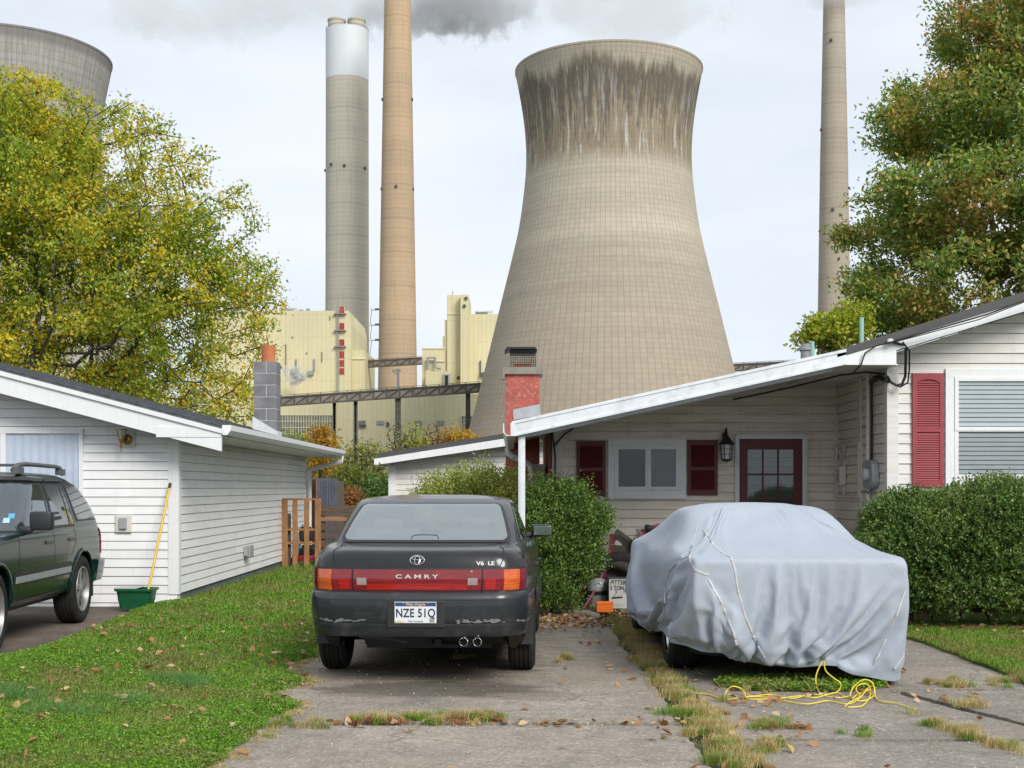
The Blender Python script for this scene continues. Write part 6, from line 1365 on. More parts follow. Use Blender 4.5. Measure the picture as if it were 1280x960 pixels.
M['hedge_mid'] = leafmat('shrub_leaf', [(0,(.045,.10,.022)),(.5,(.10,.19,.035)),(.9,(.18,.28,.055)),(1,(.34,.34,.08))], ([(0,(.05,.045,.022)),(.5,(.11,.065,.035)),(1,(.16,.08,.05))], .60, .68), .18, 1.9)
s = 1/F
def EE(px, py, Y, rx, rz, ry): return (X_(px,Y), Y, Z_(py,Y), rx*Y/F, ry, rz*Y/F)
# long right hedge in front of the gable wall
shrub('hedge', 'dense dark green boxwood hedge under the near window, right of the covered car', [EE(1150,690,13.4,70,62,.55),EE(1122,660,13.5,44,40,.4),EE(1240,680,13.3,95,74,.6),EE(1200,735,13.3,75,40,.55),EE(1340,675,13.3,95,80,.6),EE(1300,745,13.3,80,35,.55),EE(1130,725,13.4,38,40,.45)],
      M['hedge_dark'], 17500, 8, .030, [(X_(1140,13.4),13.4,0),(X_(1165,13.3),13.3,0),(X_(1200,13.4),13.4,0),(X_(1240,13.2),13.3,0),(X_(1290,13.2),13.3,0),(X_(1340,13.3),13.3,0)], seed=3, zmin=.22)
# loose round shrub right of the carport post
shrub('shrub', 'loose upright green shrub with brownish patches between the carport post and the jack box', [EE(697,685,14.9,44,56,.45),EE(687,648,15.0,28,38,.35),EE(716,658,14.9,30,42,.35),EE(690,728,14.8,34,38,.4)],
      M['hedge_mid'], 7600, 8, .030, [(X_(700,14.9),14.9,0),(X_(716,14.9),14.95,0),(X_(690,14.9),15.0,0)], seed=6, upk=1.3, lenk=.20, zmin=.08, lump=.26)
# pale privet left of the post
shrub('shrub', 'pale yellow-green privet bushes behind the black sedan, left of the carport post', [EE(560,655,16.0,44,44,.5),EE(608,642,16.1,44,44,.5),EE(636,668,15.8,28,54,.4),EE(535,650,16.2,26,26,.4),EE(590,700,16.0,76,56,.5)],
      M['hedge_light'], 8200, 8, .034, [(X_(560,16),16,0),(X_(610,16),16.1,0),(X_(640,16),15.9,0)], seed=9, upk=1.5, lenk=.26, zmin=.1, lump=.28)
# ---------------- grass, weeds, fallen leaves
def blades(pos, h, w, lean, rg):
    n = len(pos); a = rg.rand(n)*2*math.pi; d = np.stack([np.cos(a), np.sin(a), np.zeros(n)], 1); s = np.stack([-np.sin(a+.6), np.cos(a+.6), np.zeros(n)], 1); h = np.asarray(h).reshape(-1,1)*np.ones((n,1)); w = np.asarray(w).reshape(-1,1)*np.ones((n,1))
    up = np.array([[0,0,1.]]); ln = lean*(.3+1.2*rg.rand(n,1)); m = pos+up*h*.6+d*h*ln*.35; tp = pos+up*h*(1-.25*ln)+d*h*ln
    V = np.stack([pos-s*w/2, pos+s*w/2, m+s*w*.35, m-s*w*.35, tp], 1).reshape(-1,3); k = np.arange(n)[:,None]*5
    return V, np.concatenate([k+np.array([[0,1,2]]), k+np.array([[0,2,3]]), k+np.array([[3,2,4]])], 0)
def tris(V, Q): return np.concatenate([Q[:,[0,1,2]], Q[:,[0,2,3]]], 0)
GA, GB, GC, GD = (.085,.18,.02), (.15,.28,.028), (.22,.36,.04), (.33,.37,.07)
M['grass'] = leafmat('lawn_blade', [(0,GA),(.4,GB),(.8,GC),(1,GD)], ([(0,(.14,.20,.035)),(.5,(.24,.26,.06)),(1,(.36,.28,.12))], .46, .60), .25, 1.3)
M['clover'] = leafmat('ground_cover_leaf', [(0,(.075,.17,.014)),(.5,(.14,.29,.025)),(1,(.24,.40,.04))], ([(0,(.12,.21,.035)),(1,(.28,.29,.08))], .46, .60), .25, 1.3)
M['tuft'] = leafmat('blue_green_tuft_blade', [(0,(.07,.18,.045)),(1,(.15,.30,.09))], None, .25)
M['straw'] = leafmat('dry_straw_blade', [(0,(.40,.27,.12)),(.4,(.58,.45,.22)),(.7,(.34,.31,.10)),(1,(.68,.58,.36))], ([(0,(.20,.26,.06)),(1,(.34,.36,.10))], .58, .66), .25, 2.2)
M['russet'] = leafmat('russet_weed', [(0,(.22,.08,.035)),(.5,(.34,.15,.07)),(1,(.42,.28,.14))], None, .2)
M['litter'] = leafmat('fallen_leaf', [(0,(.20,.085,.035)),(.35,(.34,.17,.075)),(.7,(.46,.28,.15)),(.92,(.58,.44,.30)),(1,(.50,.33,.05))], None, .15)
rg = np.random.RandomState(77)
def scatter(n, x0, x1, y0, y1, test, hf, dens=2.0):
    out = []; tot = 0
    while tot < n:
        m_ = n*2; u = rg.rand(m_); k = dens-1
        y = (y0**(-k)+u*(y1**(-k)-y0**(-k)))**(-1/k) if abs(k) > 1e-6 else y0*(y1/y0)**u
        x = x0+(x1-x0)*rg.rand(m_); vis = np.abs(x) < y*.42+.4; ok = test(x, y) & vis; x, y = x[ok], y[ok]; out.append(np.stack([x, y, hf(x, y)], 1)); tot += len(x)
    return np.concatenate(out)[:n]
inL = lambda x, y: (x < edgeR(y)-.02) & ((x > edgeL(y)+.03) | (y > 15.75)) & ~((x < -4.13) & (y > 15.7))
def dryf(x, y): return fbm(x*1.3, y*1.3, 21)
p = scatter(120000, -5.2, -1.2, 6.3, 24, inL, lambda x, y: lawn_h(x, y), 2.1); edge = np.clip((edgeR(p[:,1])-p[:,0])/.35, .25, 1); far = np.clip(p[:,1]/9, 1, 2.2)
V, T3 = blades(p, (.022+.035*rg.rand(len(p)))*(.6+.4*edge)*np.clip(p[:,1]/12,.9,1.35), .0045*far, .9, rg)
o = npmesh('grass', V, T3, M['grass'], None, 3); tag(o, 'short green lawn grass between the garage and the sedan', 'grass', None, 'stuff')
p = scatter(100000, -5.2, -1.2, 6.3, 17, lambda x, y: inL(x,y) & (fbm(x*1.3,y*1.3,31)+.25*(hash2(x*51,y*37)-.5) > .46), lambda x, y: lawn_h(x, y), 2.2); n = len(p); p[:,2] += .008+.035*rg.rand(n)
d = rg.normal(size=(n,3)); d[:,2] = .25*np.abs(d[:,2]); V, Q = leaf_quads(p, d, (.008+.011*rg.rand(n))*np.clip(p[:,1]/9,1,1.7), .85, .05, rg)
o = npmesh('ground_cover', V, Q, M['clover'], None); tag(o, 'small-leaved green ground cover spreading through the lawn', 'ground cover', None, 'stuff')
def tufts(name, label, spots, m, hgt, nb, w=.0035, lean=.6, kind='stuff'):
    Ps = []; Hs_ = []
    for (x, y, r, k) in spots:
        n = int(nb*k); a = rg.rand(n)*2*math.pi; q = r*np.sqrt(rg.rand(n))*(1+.3*rg.normal(size=n)); xx, yy_ = x+q*np.cos(a), y+q*np.sin(a)*.8
        z = np.where((xx < edgeR(yy_)), lawn_h(xx, yy_), .006); Ps.append(np.stack([xx, yy_, z], 1)); Hs_.append(hgt*(.4+.8*rg.rand(n))*(.6+.4*k))
    Ps = np.concatenate(Ps); V, T3 = blades(Ps, np.concatenate(Hs_), w, lean, rg); o = npmesh(name, V, T3, m, None, 3); return tag(o, label, 'grass' if 'grass' in name else 'weeds', None, kind)
def GP(px, py): y = CAMZ*F/(py-HOR); return X_(px, y), y
sp = []
for px, py, r, k in ((227,862,.22,1.3),(240,868,.12,.8),(162,888,.20,1.2),(60,900,.22,1.3),(25,885,.16,1.0),(95,905,.2,1.0),(120,885,.14,.7),(8,880,.15,.9),(205,858,.15,.7)): x, y = GP(px, py); sp.append((x, y, r, k))
tufts('tall_grass', 'tall blue-green grass tufts in the near lawn', sp, M['tuft'], .085, 420, .0028, .7)
# weeds in the strip between the two driveways and in the joints
sp = []; sg_ = []; ru = []
for i in range(105):
    y = 6.6+7.4*rg.rand(); x = 1.17+.05*rg.normal(); (sg_ if rg.rand() < .22 else sp).append((x, y, .05+.07*rg.rand(), .25+.7*rg.rand()))
for px0, px1, py0, py1, n in ((440,622,903,899,64),(318,405,912,909,10),(870,1000,886,915,16),(1140,1275,898,943,24),(930,975,955,930,12),(860,905,925,880,9),(1050,1090,921,919,3),(1150,1275,855,857,14),(900,990,858,862,10),(820,860,850,885,8),(1195,1250,880,882,6),(690,720,825,824,4),(560,590,826,826,2)):
    for i in range(n):
        f = rg.rand(); px, py = px0+(px1-px0)*f, py0+(py1-py0)*f+rg.normal()*3; x, y = GP(px, py); t_ = (x, y, .03+.05*rg.rand(), .12+.35*rg.rand()); r_ = rg.rand(); (ru if (r_ < .45 and px0 in (440,870)) else (sg_ if r_ > .70 else sp)).append(t_)
tufts('dry_grass', 'straw-coloured dry grass along the joints of the driveways', sp, M['straw'], .085, 420, .003, .8)
tufts('weeds', 'green weeds growing in the joints of the driveways', sg_, M['grass'], .07, 380, .0032, .8)
tufts('russet_weeds', 'russet weeds in the driveway joint below the sedan', ru, M['russet'], .04, 700, .004, 1.2)
sp = []
for i in range(150):
    y = 6.4+9*rg.rand(); x = float(edgeR(np.array([y]))[0])+.03*rg.normal()+.02; sp.append((x, y, .05, .12+.2*rg.rand()))
tufts('dry_grass', 'thin dry grass fringe where the lawn meets the driveway', sp, M['straw'], .04, 300, .003, 1.0)
# green patch under the tail of the covered car
p = scatter(5200, 1.5, 3.0, 9.05, 9.9, lambda x, y: (((x-2.12)/.62)**2+((y-9.42)/.30)**2+.5*(fbm(x*5,y*5,3)-.5)) < 1, lambda x, y: 0*x+.006, 2.0); n = len(p); p[:,2] += .05*rg.rand(n); d = rg.normal(size=(n,3)); d[:,2] = .3*np.abs(d[:,2])
V, Q = leaf_quads(p, d, .018+.012*rg.rand(n), .85, .05, rg); o = npmesh('ground_cover', V, Q, M['clover'], None); tag(o, 'green clover patch under the tail of the covered car', 'ground cover', None, 'stuff')
p = scatter(46000, 3.5, 9, 8.0, 13.6, lambda x, y: x > edgeS(y)+.04, lambda x, y: .03+0*x, 2.0); V, T3 = blades(p, .02+.035*rg.rand(len(p)), .0055, .9, rg)
o = npmesh('grass', V, T3, M['grass'], None, 3); tag(o, 'short lawn grass in front of the boxwood hedge', 'grass', None, 'stuff')
# fallen leaves
def litter(name, label, pos, size, rgl):
    n = len(pos); d = rgl.normal(size=(n,3)); d[:,2] = .35*rgl.normal(size=n); d = unit(d); sz = size*(.5+rgl.rand(n,1)*.9); r = unit(np.cross(d, np.array([[0,0,1.]])+.5*rgl.normal(size=(n,3)))); nn = np.cross(r, d)*np.sign(np.cross(r,d)[:,2:3]+1e-6)
    cu = .28*rgl.rand(n,1); V = np.stack([pos-d*sz*.5, pos-d*sz*.12-r*sz*.36+nn*sz*cu, pos+d*sz*.2-r*sz*.24+nn*sz*cu, pos+d*sz*.55+nn*sz*cu*.6, pos+d*sz*.22+r*sz*.26+nn*sz*cu, pos-d*sz*.10+r*sz*.34+nn*sz*cu, pos+nn*0.0], 1).reshape(-1,3)
    k = np.arange(n)[:,None]*7; F_ = np.concatenate([k+np.array([[6,i,(i+1)%6]]) for i in range(6)], 0); o = npmesh(name, V, F_, M['litter'], None, 3); return tag(o, label, 'leaves', None, 'stuff')
q = []
def add_l(n, fx, z=.012):
    for i in range(n):
        x, y = fx(); zz = float(lawn_h(np.array([x]), np.array([y]))[0])+.035 if (x < float(edgeR(np.array([y]))[0]) and x > -4.2) else z; q.append((x, y, zz+.01*rg.rand()))
add_l(260, lambda: (-1.4-2.9*rg.rand(), 6.6+7.0*rg.rand()**1.3))
add_l(60, lambda: (-1.45-.9*rg.rand(), 10.5+3*rg.rand()))
add_l(120, lambda: (1.15+.22*rg.normal(), 6.6+7.5*rg.rand()))
add_l(40, lambda: (1.3+.5*rg.rand(), 7.2+1.8*rg.rand()))
add_l(60, lambda: (-1.2+2.3*rg.rand(), 7.88+.05*rg.normal()))
add_l(45, lambda: (1.5+1.8*rg.rand(), 8.6+.9*rg.rand()))
add_l(420, lambda: (.25+1.15*rg.rand(), 13.9+.55*rg.normal()*.7), .015)
add_l(120, lambda: (1.1+1.0*rg.rand(), 13.6+1.6*rg.rand()), .012)
add_l(260, lambda: (3.9+4.2*rg.rand(), 13.0+.35*rg.normal()), .05)
add_l(25, lambda: (-1.3+5.0*rg.rand(), 6.6+6*rg.rand()), .010)
litter('fallen_leaves', 'brown and tan fallen leaves strewn over lawn and driveways', np.array(q), .055, rg)
# grit on the concrete
p = scatter(1500, -1.4, 3.8, 6.4, 13, lambda x, y: (x > edgeR(y)), lambda x, y: 0*x+.012, 2.0); n = len(p); V, Q = leaf_quads(p, rg.normal(size=(n,3)), .006+.009*rg.rand(n), .9, .3, rg)
o = npmesh('gravel', V, Q, simple('pale_grit', (.42,.38,.33), .9, var=.4, vs=30), None); tag(o, 'pale grit scattered on the driveways', 'grit', None, 'stuff')
# ============================================================ the car cover: folds as displacements of a cloth sheet 
# numbers: second differences of the sheet, along each row and column, in steps of 1.5 mm
CD = (
(0,6,7,7,6,7,7,5,6,8,5,8,7,7,7,4,7,6,9,5,5,6,8,6,6,8,5,4,4,5,4,0,1,1,0,1,1,0,1,-2,3,2,3,1,3,2,1,2,-2,-2,-1,-6,-4,-27,-67,-75,-33,-25,-27,-23,-29,-23,-23,-14,-11,-4,-2,-1,-1,-2,-2,0,0,-2,0,-2,0,-1,2,-1,0,0,-1,2,-1,0,3,-1,0,2,0,2,1,3,0,3,1,0,1,-1,1,1,1,0,1,0,0,4,4,5,4,6,8,6,6,7,6,7,5,7,8,4,8,6,6,7,6,8,5,7,6,9,4,7,6,7,
3,-4,2,2,2,2,0,4,2,1,3,1,-7,5,-6,5,2,2,-1,4,3,3,0,2,3,-1,2,-4,2,4,-10,7,-4,3,0,1,-1,7,-3,4,-5,2,-1,2,1,0,0,-2,2,4,-5,-4,7,-9,-14,-16,-7,-5,-5,-8,-3,-7,-4,-5,-1,4,-4,1,-2,1,1,-1,2,-4,-1,5,-3,-1,2,1,0,1,-2,0,4,0,0,1,2,-3,-2,2,3,1,-1,1,-10,5,-4,6,1,2,-7,5,5,-1,3,1,0,-7,4,-6,0,3,2,2,1,1,5,1,1,3,1,3,2,-1,2,-1,4,0,4,-2,5,1,3,-3,
1,7,0,1,1,0,2,-2,1,1,1,-1,6,-6,9,0,0,2,1,0,2,-1,2,2,0,2,-5,6,-2,-7,5,-1,-2,1,-1,-3,6,-3,6,-2,5,-1,5,0,2,2,-1,0,-2,-4,1,10,-10,-5,-15,-15,-7,-7,-4,-5,-8,-5,-3,-6,0,-10,6,-4,3,1,-3,0,-1,5,4,-3,2,3,-3,1,-1,0,5,-1,-1,0,0,1,2,4,5,-6,3,-2,1,-7,6,0,10,-6,4,-6,13,-9,-3,5,-4,-1,-6,11,-3,8,1,-10,2,1,2,1,0,2,0,2,1,0,2,3,2,2,0,2,0,2,1,1,1,5,
-2,1,2,1,1,3,2,3,1,0,1,2,3,3,-1,1,1,1,1,2,0,2,1,1,1,1,5,2,3,4,5,-9,6,-2,-4,4,-7,1,-4,-8,7,2,0,1,0,2,2,-1,0,-2,1,0,-3,-7,-15,-14,-6,-5,-8,-7,-1,-7,-6,-2,-5,3,-4,1,3,-4,6,-3,-1,0,-1,1,1,0,2,0,1,0,0,-1,2,3,-2,2,-1,0,0,7,-4,3,-1,4,7,-2,-9,9,-12,7,0,-6,2,3,-10,3,4,-3,2,1,-3,11,-1,2,3,1,0,1,1,1,0,2,0,1,2,1,2,1,0,1,1,1,1,1,
0,1,2,0,1,-1,3,0,1,2,1,1,1,5,2,1,1,2,1,1,1,1,1,1,1,1,2,1,0,1,2,7,-5,3,6,-2,-8,2,-1,11,-13,-2,1,1,2,-1,0,1,0,-2,-3,4,0,-9,-19,-12,-2,-4,-7,-5,-10,-4,-6,-9,-2,2,3,1,0,5,-3,3,-1,0,-1,-3,2,2,-3,4,1,-1,0,0,-1,2,1,0,1,0,1,-1,3,1,4,8,-18,4,8,-7,10,-4,-16,16,0,-9,18,-9,-3,2,-1,-2,5,2,0,-1,0,0,2,1,3,1,1,2,0,3,-2,1,2,3,1,1,1,2,1,2,
-1,1,0,1,4,1,0,1,2,0,2,2,1,0,5,1,0,1,2,0,2,1,2,0,3,1,2,0,1,-1,0,-2,5,2,-12,6,12,-17,10,-2,-16,10,5,1,1,2,0,-1,0,0,1,19,-34,-3,-3,-10,-17,-2,-2,-5,-1,-5,-5,9,-7,-38,-5,21,2,2,3,2,0,1,-1,2,-1,-3,4,1,0,0,-1,3,-1,-2,-1,0,1,1,1,1,0,3,6,-6,15,-7,0,-3,-8,4,13,-12,-2,7,-12,8,2,-3,3,0,2,-2,0,3,-1,3,0,2,1,-1,3,0,4,-1,3,3,-1,-1,3,1,2,0,1,2,
-1,4,1,1,-3,3,0,5,-1,3,-1,2,1,4,-3,3,1,0,3,3,-1,2,1,-1,2,2,-1,0,3,-1,-3,1,1,-7,14,-6,0,16,-15,1,-3,1,2,2,0,-9,0,4,6,-1,3,-13,13,-17,-8,-19,-1,-8,-2,-3,-7,-1,1,-11,5,29,-9,-32,0,3,-2,1,2,0,0,0,3,-5,20,-5,2,2,0,-3,-1,-3,0,-2,-4,-1,2,1,3,1,4,10,-5,-20,-1,6,7,-4,-6,9,-5,0,2,0,2,1,0,1,2,3,3,0,1,-2,3,0,-1,5,1,0,0,1,1,2,0,3,1,1,2,0,1,2,
1,-1,1,3,0,1,3,-1,2,0,5,1,0,-3,5,1,0,3,0,0,2,2,0,3,-2,2,1,3,-4,3,2,1,-3,2,-1,-5,-1,0,-2,8,5,-8,0,1,-7,5,-3,6,7,-1,3,-61,36,17,-16,-16,-8,-2,-5,-6,-2,-5,-3,3,0,8,8,2,-12,-13,-1,-2,-3,3,-2,-3,2,2,-3,18,-4,5,0,1,0,-2,-1,-4,3,1,-7,2,-1,4,0,1,-24,19,1,-5,1,-4,9,-13,9,-1,-1,-1,4,4,-4,1,1,2,1,-1,3,4,-1,1,3,0,0,2,3,1,1,2,1,0,2,-1,2,1,3,-1,
-1,2,-1,3,4,-1,1,1,0,3,1,-1,2,3,-1,1,3,1,1,1,-1,2,0,0,5,-2,2,1,3,-1,-1,-3,-1,4,0,4,-4,-1,5,-5,16,-12,-2,-4,-1,-3,10,6,6,-4,-38,43,-9,-9,-12,-15,-3,-6,-6,-5,-6,-5,-5,-3,-3,2,3,9,6,-8,-8,-2,2,-3,-1,1,-6,9,-4,9,8,-4,1,-1,-1,1,-1,-1,3,0,-2,5,-8,3,-1,-13,11,3,-5,5,-10,6,-6,12,-7,0,-2,1,1,0,7,0,-1,1,2,4,-1,0,2,2,1,-1,4,1,1,0,2,-2,4,0,0,5,-1,2,0,2,
1,1,3,-2,-1,3,1,2,0,2,-1,3,-1,1,2,0,2,1,0,0,4,-1,3,4,-3,2,3,0,-2,3,-3,0,4,-2,-1,-1,4,0,7,-4,4,3,-12,-1,-1,5,-4,9,0,-3,-2,11,-4,-11,-14,-12,-8,-3,-5,-3,-8,-3,-3,-5,0,-4,1,1,-1,20,6,-19,-8,-2,4,-2,-3,3,1,4,4,-1,-1,0,1,0,3,2,-1,-3,5,-6,6,-6,-5,-2,9,-2,1,-4,7,-3,2,-8,4,-5,11,-3,-4,3,-1,5,1,1,1,1,4,-1,0,3,2,1,-1,3,-3,5,0,1,1,0,1,0,2,1,1,0,
-1,1,1,1,2,2,0,2,0,0,2,0,3,2,0,1,1,-1,1,3,1,-1,1,-1,4,3,-1,0,2,-3,4,3,-2,0,3,-3,-2,-2,4,-4,1,6,2,-2,0,9,2,-1,-4,-32,30,-4,-2,-8,-10,-14,0,-9,-1,-5,2,-4,-1,-1,2,-6,-3,13,-7,2,-15,23,-4,-16,-11,3,0,-2,1,0,-2,5,1,1,0,0,2,6,-3,1,-2,-6,3,-2,0,11,-18,2,3,-4,0,6,-4,8,2,0,0,3,0,-4,4,1,2,2,0,0,2,3,1,-1,-1,3,0,1,3,0,1,2,-1,2,2,1,0,2,-1,2,
1,0,1,1,1,-3,1,0,2,0,1,1,-3,3,-1,1,1,-1,1,1,-1,3,2,0,-2,0,2,1,0,2,0,-8,6,0,-4,7,-2,-4,1,0,2,2,2,-6,7,-1,-11,16,3,-8,-9,-5,9,-3,-4,-3,-5,0,-4,1,-4,1,-1,2,11,6,-14,3,4,-5,2,-13,0,6,-1,-9,-6,-2,21,2,-14,-6,2,2,0,2,0,1,0,1,6,2,-4,-5,2,-1,0,-3,-1,10,2,-7,9,-4,-12,5,1,1,5,-3,-1,0,4,-1,1,0,0,1,2,-1,1,0,1,-1,2,-3,3,-2,4,-1,0,1,1,-2,4,-1,
-2,2,1,0,0,0,3,-4,2,2,-2,1,2,-1,2,0,-3,5,0,-1,1,1,-1,0,-1,2,0,8,-7,-1,2,5,-12,1,-4,3,3,6,-13,13,-9,0,9,12,2,-2,22,-31,46,20,-24,-15,-33,-6,-4,0,-1,0,2,-3,13,-2,-4,3,-26,6,17,-43,29,-16,23,14,-5,1,3,8,-21,-14,-40,12,21,-4,-3,-1,3,2,0,-1,1,0,-7,9,-4,10,-1,4,2,-2,0,0,1,9,-14,0,13,-8,1,0,0,-4,8,0,-1,-1,3,1,0,-1,2,1,0,0,0,1,-1,1,0,1,-1,1,0,-1,3,0,-1,2,
0,0,0,0,-1,3,-5,4,0,-2,1,1,0,-1,-1,1,0,-1,1,3,-3,0,2,0,3,2,13,-15,-3,-2,-1,7,11,-6,-2,-8,-2,-6,8,-1,2,3,-1,-1,-4,3,-1,3,-22,20,-1,7,-3,-2,-3,0,-1,3,-2,1,0,6,-4,-10,2,1,10,-10,1,4,-9,6,5,-1,-1,1,-2,10,-17,-5,7,2,2,1,-1,-1,2,-4,3,0,-1,-6,4,0,0,-8,14,9,-5,-6,-6,-15,6,6,-4,11,2,-2,-2,-7,-11,16,0,4,-2,2,0,0,-1,1,0,1,0,0,1,0,-1,0,2,-1,1,1,-4,1,0,2,
1,0,-1,0,-1,1,2,-2,1,-2,2,0,-1,0,1,-1,-1,1,0,-2,3,0,-3,2,1,0,-3,3,-4,-6,-2,2,7,5,12,1,-2,-1,-8,-2,1,3,-5,0,1,-2,-3,9,-5,-2,0,6,-1,-4,0,-3,2,0,1,1,-4,5,-3,2,-2,-5,2,3,-8,11,-8,2,4,-1,0,2,-4,9,-9,-10,7,5,0,-1,0,-1,1,-1,-1,1,0,3,-1,-7,0,4,-10,-4,-1,-1,-1,14,4,6,3,1,-2,-2,-4,4,-4,-3,2,1,-2,1,-1,0,1,0,1,-1,1,0,-1,0,0,2,-1,2,-2,0,0,4,-4,-2,
1,-3,1,1,1,-2,2,0,-1,0,-1,0,1,0,0,-1,3,-1,0,-1,2,-2,2,1,-2,1,-4,2,0,8,-7,-10,-2,1,6,6,9,3,1,-14,0,-2,2,0,3,-3,-5,20,-15,-3,-2,10,-2,-4,-2,2,0,3,-2,0,-3,4,2,-1,-1,-6,5,3,-15,14,-6,-1,5,1,-1,0,-2,6,-3,-14,4,6,1,0,0,1,-2,2,-1,0,-1,1,0,-1,-1,-1,4,-8,2,2,11,2,0,-2,-4,-5,-5,2,5,-2,1,-1,3,-2,2,-3,2,0,-1,0,1,0,0,-2,2,1,0,-1,0,-1,-1,1,1,-3,3,0,
-1,1,2,-1,0,-1,-3,3,0,1,0,-1,-1,1,-1,1,1,-2,2,0,-2,2,-1,-3,5,-3,0,2,0,0,10,-2,-13,-5,-4,1,6,4,13,6,-7,-11,0,1,2,0,-5,17,-13,-2,-2,7,-1,-4,0,1,-1,0,3,0,-4,4,0,0,3,-9,4,6,-17,12,-1,-5,2,2,2,1,-3,3,3,-17,2,7,1,0,1,-1,1,0,0,0,0,0,0,0,-1,-3,2,2,4,2,-1,-3,-2,-6,-1,-1,7,6,-12,9,2,-3,-1,0,0,1,0,0,0,1,-2,0,-1,2,-1,-1,1,0,0,-1,2,1,1,-2,1,1,
0,1,-1,0,-1,0,1,0,0,0,-1,-1,2,-1,-1,2,1,-2,0,0,1,-1,0,4,-5,4,-1,-1,4,-8,2,13,2,-4,-11,-6,-4,-1,6,13,9,-10,-6,0,1,0,4,6,-11,-2,-3,4,5,-3,-2,2,0,3,-3,0,1,1,2,-1,0,-7,3,11,-17,6,4,-7,2,0,4,-1,-1,0,7,-14,-4,6,3,2,-1,1,-2,2,-1,0,0,0,1,-1,-1,-5,1,3,-2,0,-3,-2,0,2,3,8,4,-19,14,-2,-1,1,0,0,0,-1,0,1,-1,0,1,0,0,0,0,1,-2,1,2,0,-2,0,1,-1,-2,0,
0,-1,1,1,-3,3,0,-2,0,1,0,2,-1,-2,0,0,-1,2,-1,2,-3,0,2,-1,1,-1,2,-3,4,4,-11,1,15,4,-1,-2,-13,-3,-9,1,14,11,-11,-2,3,1,2,0,-6,-1,1,-4,7,-2,-2,0,0,0,3,1,0,0,0,-1,3,-8,-1,11,-9,-7,14,-10,1,1,4,0,-2,2,8,-12,-8,3,6,0,-1,1,0,1,-1,0,3,-3,-2,3,-5,-5,3,0,-1,-1,0,3,3,8,4,1,-23,17,-1,-3,1,-1,0,2,-1,3,-3,0,0,0,0,-1,1,-1,0,1,-3,2,3,-2,0,1,-5,5,1,-1,
0,1,-2,1,2,-2,0,1,-1,1,-2,0,-1,3,-2,2,0,1,-3,-1,-2,1,0,-1,2,1,0,2,-2,2,7,-14,-1,6,14,3,0,-3,-14,-9,-7,29,-5,-4,-3,-3,9,-4,-2,-3,5,-11,9,2,-2,1,1,2,-2,-3,2,0,2,0,1,-4,-7,12,-2,-14,16,-5,-1,4,-2,0,-2,-1,9,-4,-16,4,5,3,0,0,-1,-1,1,0,2,-2,3,-5,-11,19,-8,-2,1,0,4,5,3,4,-4,-20,15,2,-6,0,2,1,0,-1,0,-3,3,0,1,-2,2,-1,1,-1,1,-1,1,-2,1,-1,0,0,2,-1,-1,1,
1,0,-3,2,-3,3,1,-1,0,-4,4,-2,2,0,-2,1,0,1,0,-5,5,-2,1,-1,1,0,0,1,-1,-1,3,7,-14,-2,3,7,12,2,2,-14,-3,-2,13,-8,-3,1,8,-11,0,-3,11,-14,8,-1,-1,-1,0,2,0,3,-2,1,0,1,1,-1,-11,10,7,-21,16,0,-8,3,4,-3,1,-4,12,-4,-14,0,5,3,0,-1,0,0,0,0,1,0,-1,-10,1,11,-3,-2,2,3,7,5,-1,-12,-12,9,8,-4,-5,4,0,1,1,-1,2,-2,-1,0,1,1,-2,1,-1,0,-1,1,1,0,0,0,1,-2,2,-2,2,1,
2,-2,-1,-1,3,-2,0,0,-1,3,0,0,-2,-1,2,-2,2,-2,-4,4,-3,3,-4,4,0,0,1,2,-2,-1,0,5,3,-7,-9,-3,7,7,13,4,-17,-19,29,-7,-3,2,6,-15,6,-5,14,-15,3,2,-1,1,1,1,1,1,0,-1,3,-1,-2,3,-14,10,10,-19,4,10,-4,-1,1,-1,0,-7,13,-1,-10,-7,3,5,4,-1,-1,-1,-1,0,0,0,1,-14,30,-14,-13,23,-5,4,4,-6,-6,-15,10,9,-3,-6,-2,5,1,0,3,-4,-1,5,-2,0,-2,0,0,2,-2,1,1,-1,-3,3,2,-4,0,1,1,1,-1,-1,
1,0,0,-1,0,0,0,1,-2,2,-1,0,2,-6,2,2,0,-6,5,-3,2,-5,6,0,-1,0,0,1,1,-1,-4,0,11,3,-8,-3,-10,-1,11,15,7,-21,3,9,-8,4,4,-19,7,-4,18,-16,-2,6,-1,2,-4,2,1,0,1,0,1,0,1,2,-10,5,10,-13,-8,17,-4,1,-1,-3,-1,-4,12,0,-3,-16,3,2,6,0,1,0,-1,1,1,-2,-12,2,20,-9,-9,15,5,1,-7,-12,-7,14,5,-2,-4,-4,0,7,-3,3,-2,4,-1,-5,4,-4,1,1,-1,-1,-1,2,-1,2,0,0,-2,2,-1,0,-1,1,0,2,
-1,-1,1,-1,1,-1,2,1,3,-5,-2,3,-3,-1,1,2,-2,-1,1,0,-4,4,0,0,0,2,-1,1,1,2,-2,-5,0,6,8,-6,-4,-5,-4,5,15,-6,-24,31,-5,-3,7,-22,12,-8,18,-12,-3,6,-1,-2,4,0,-2,0,1,0,4,-1,3,1,-8,-5,15,-5,-18,17,-1,0,-4,2,0,-6,9,4,0,-20,1,-1,10,1,-1,3,0,-1,0,-2,-15,31,-15,-15,8,11,6,-3,-11,-6,10,7,-4,-2,-3,-7,8,5,-3,1,1,2,-2,-2,-1,1,1,-1,-1,0,3,-1,0,-1,2,-3,-2,3,-1,1,1,0,0,1,
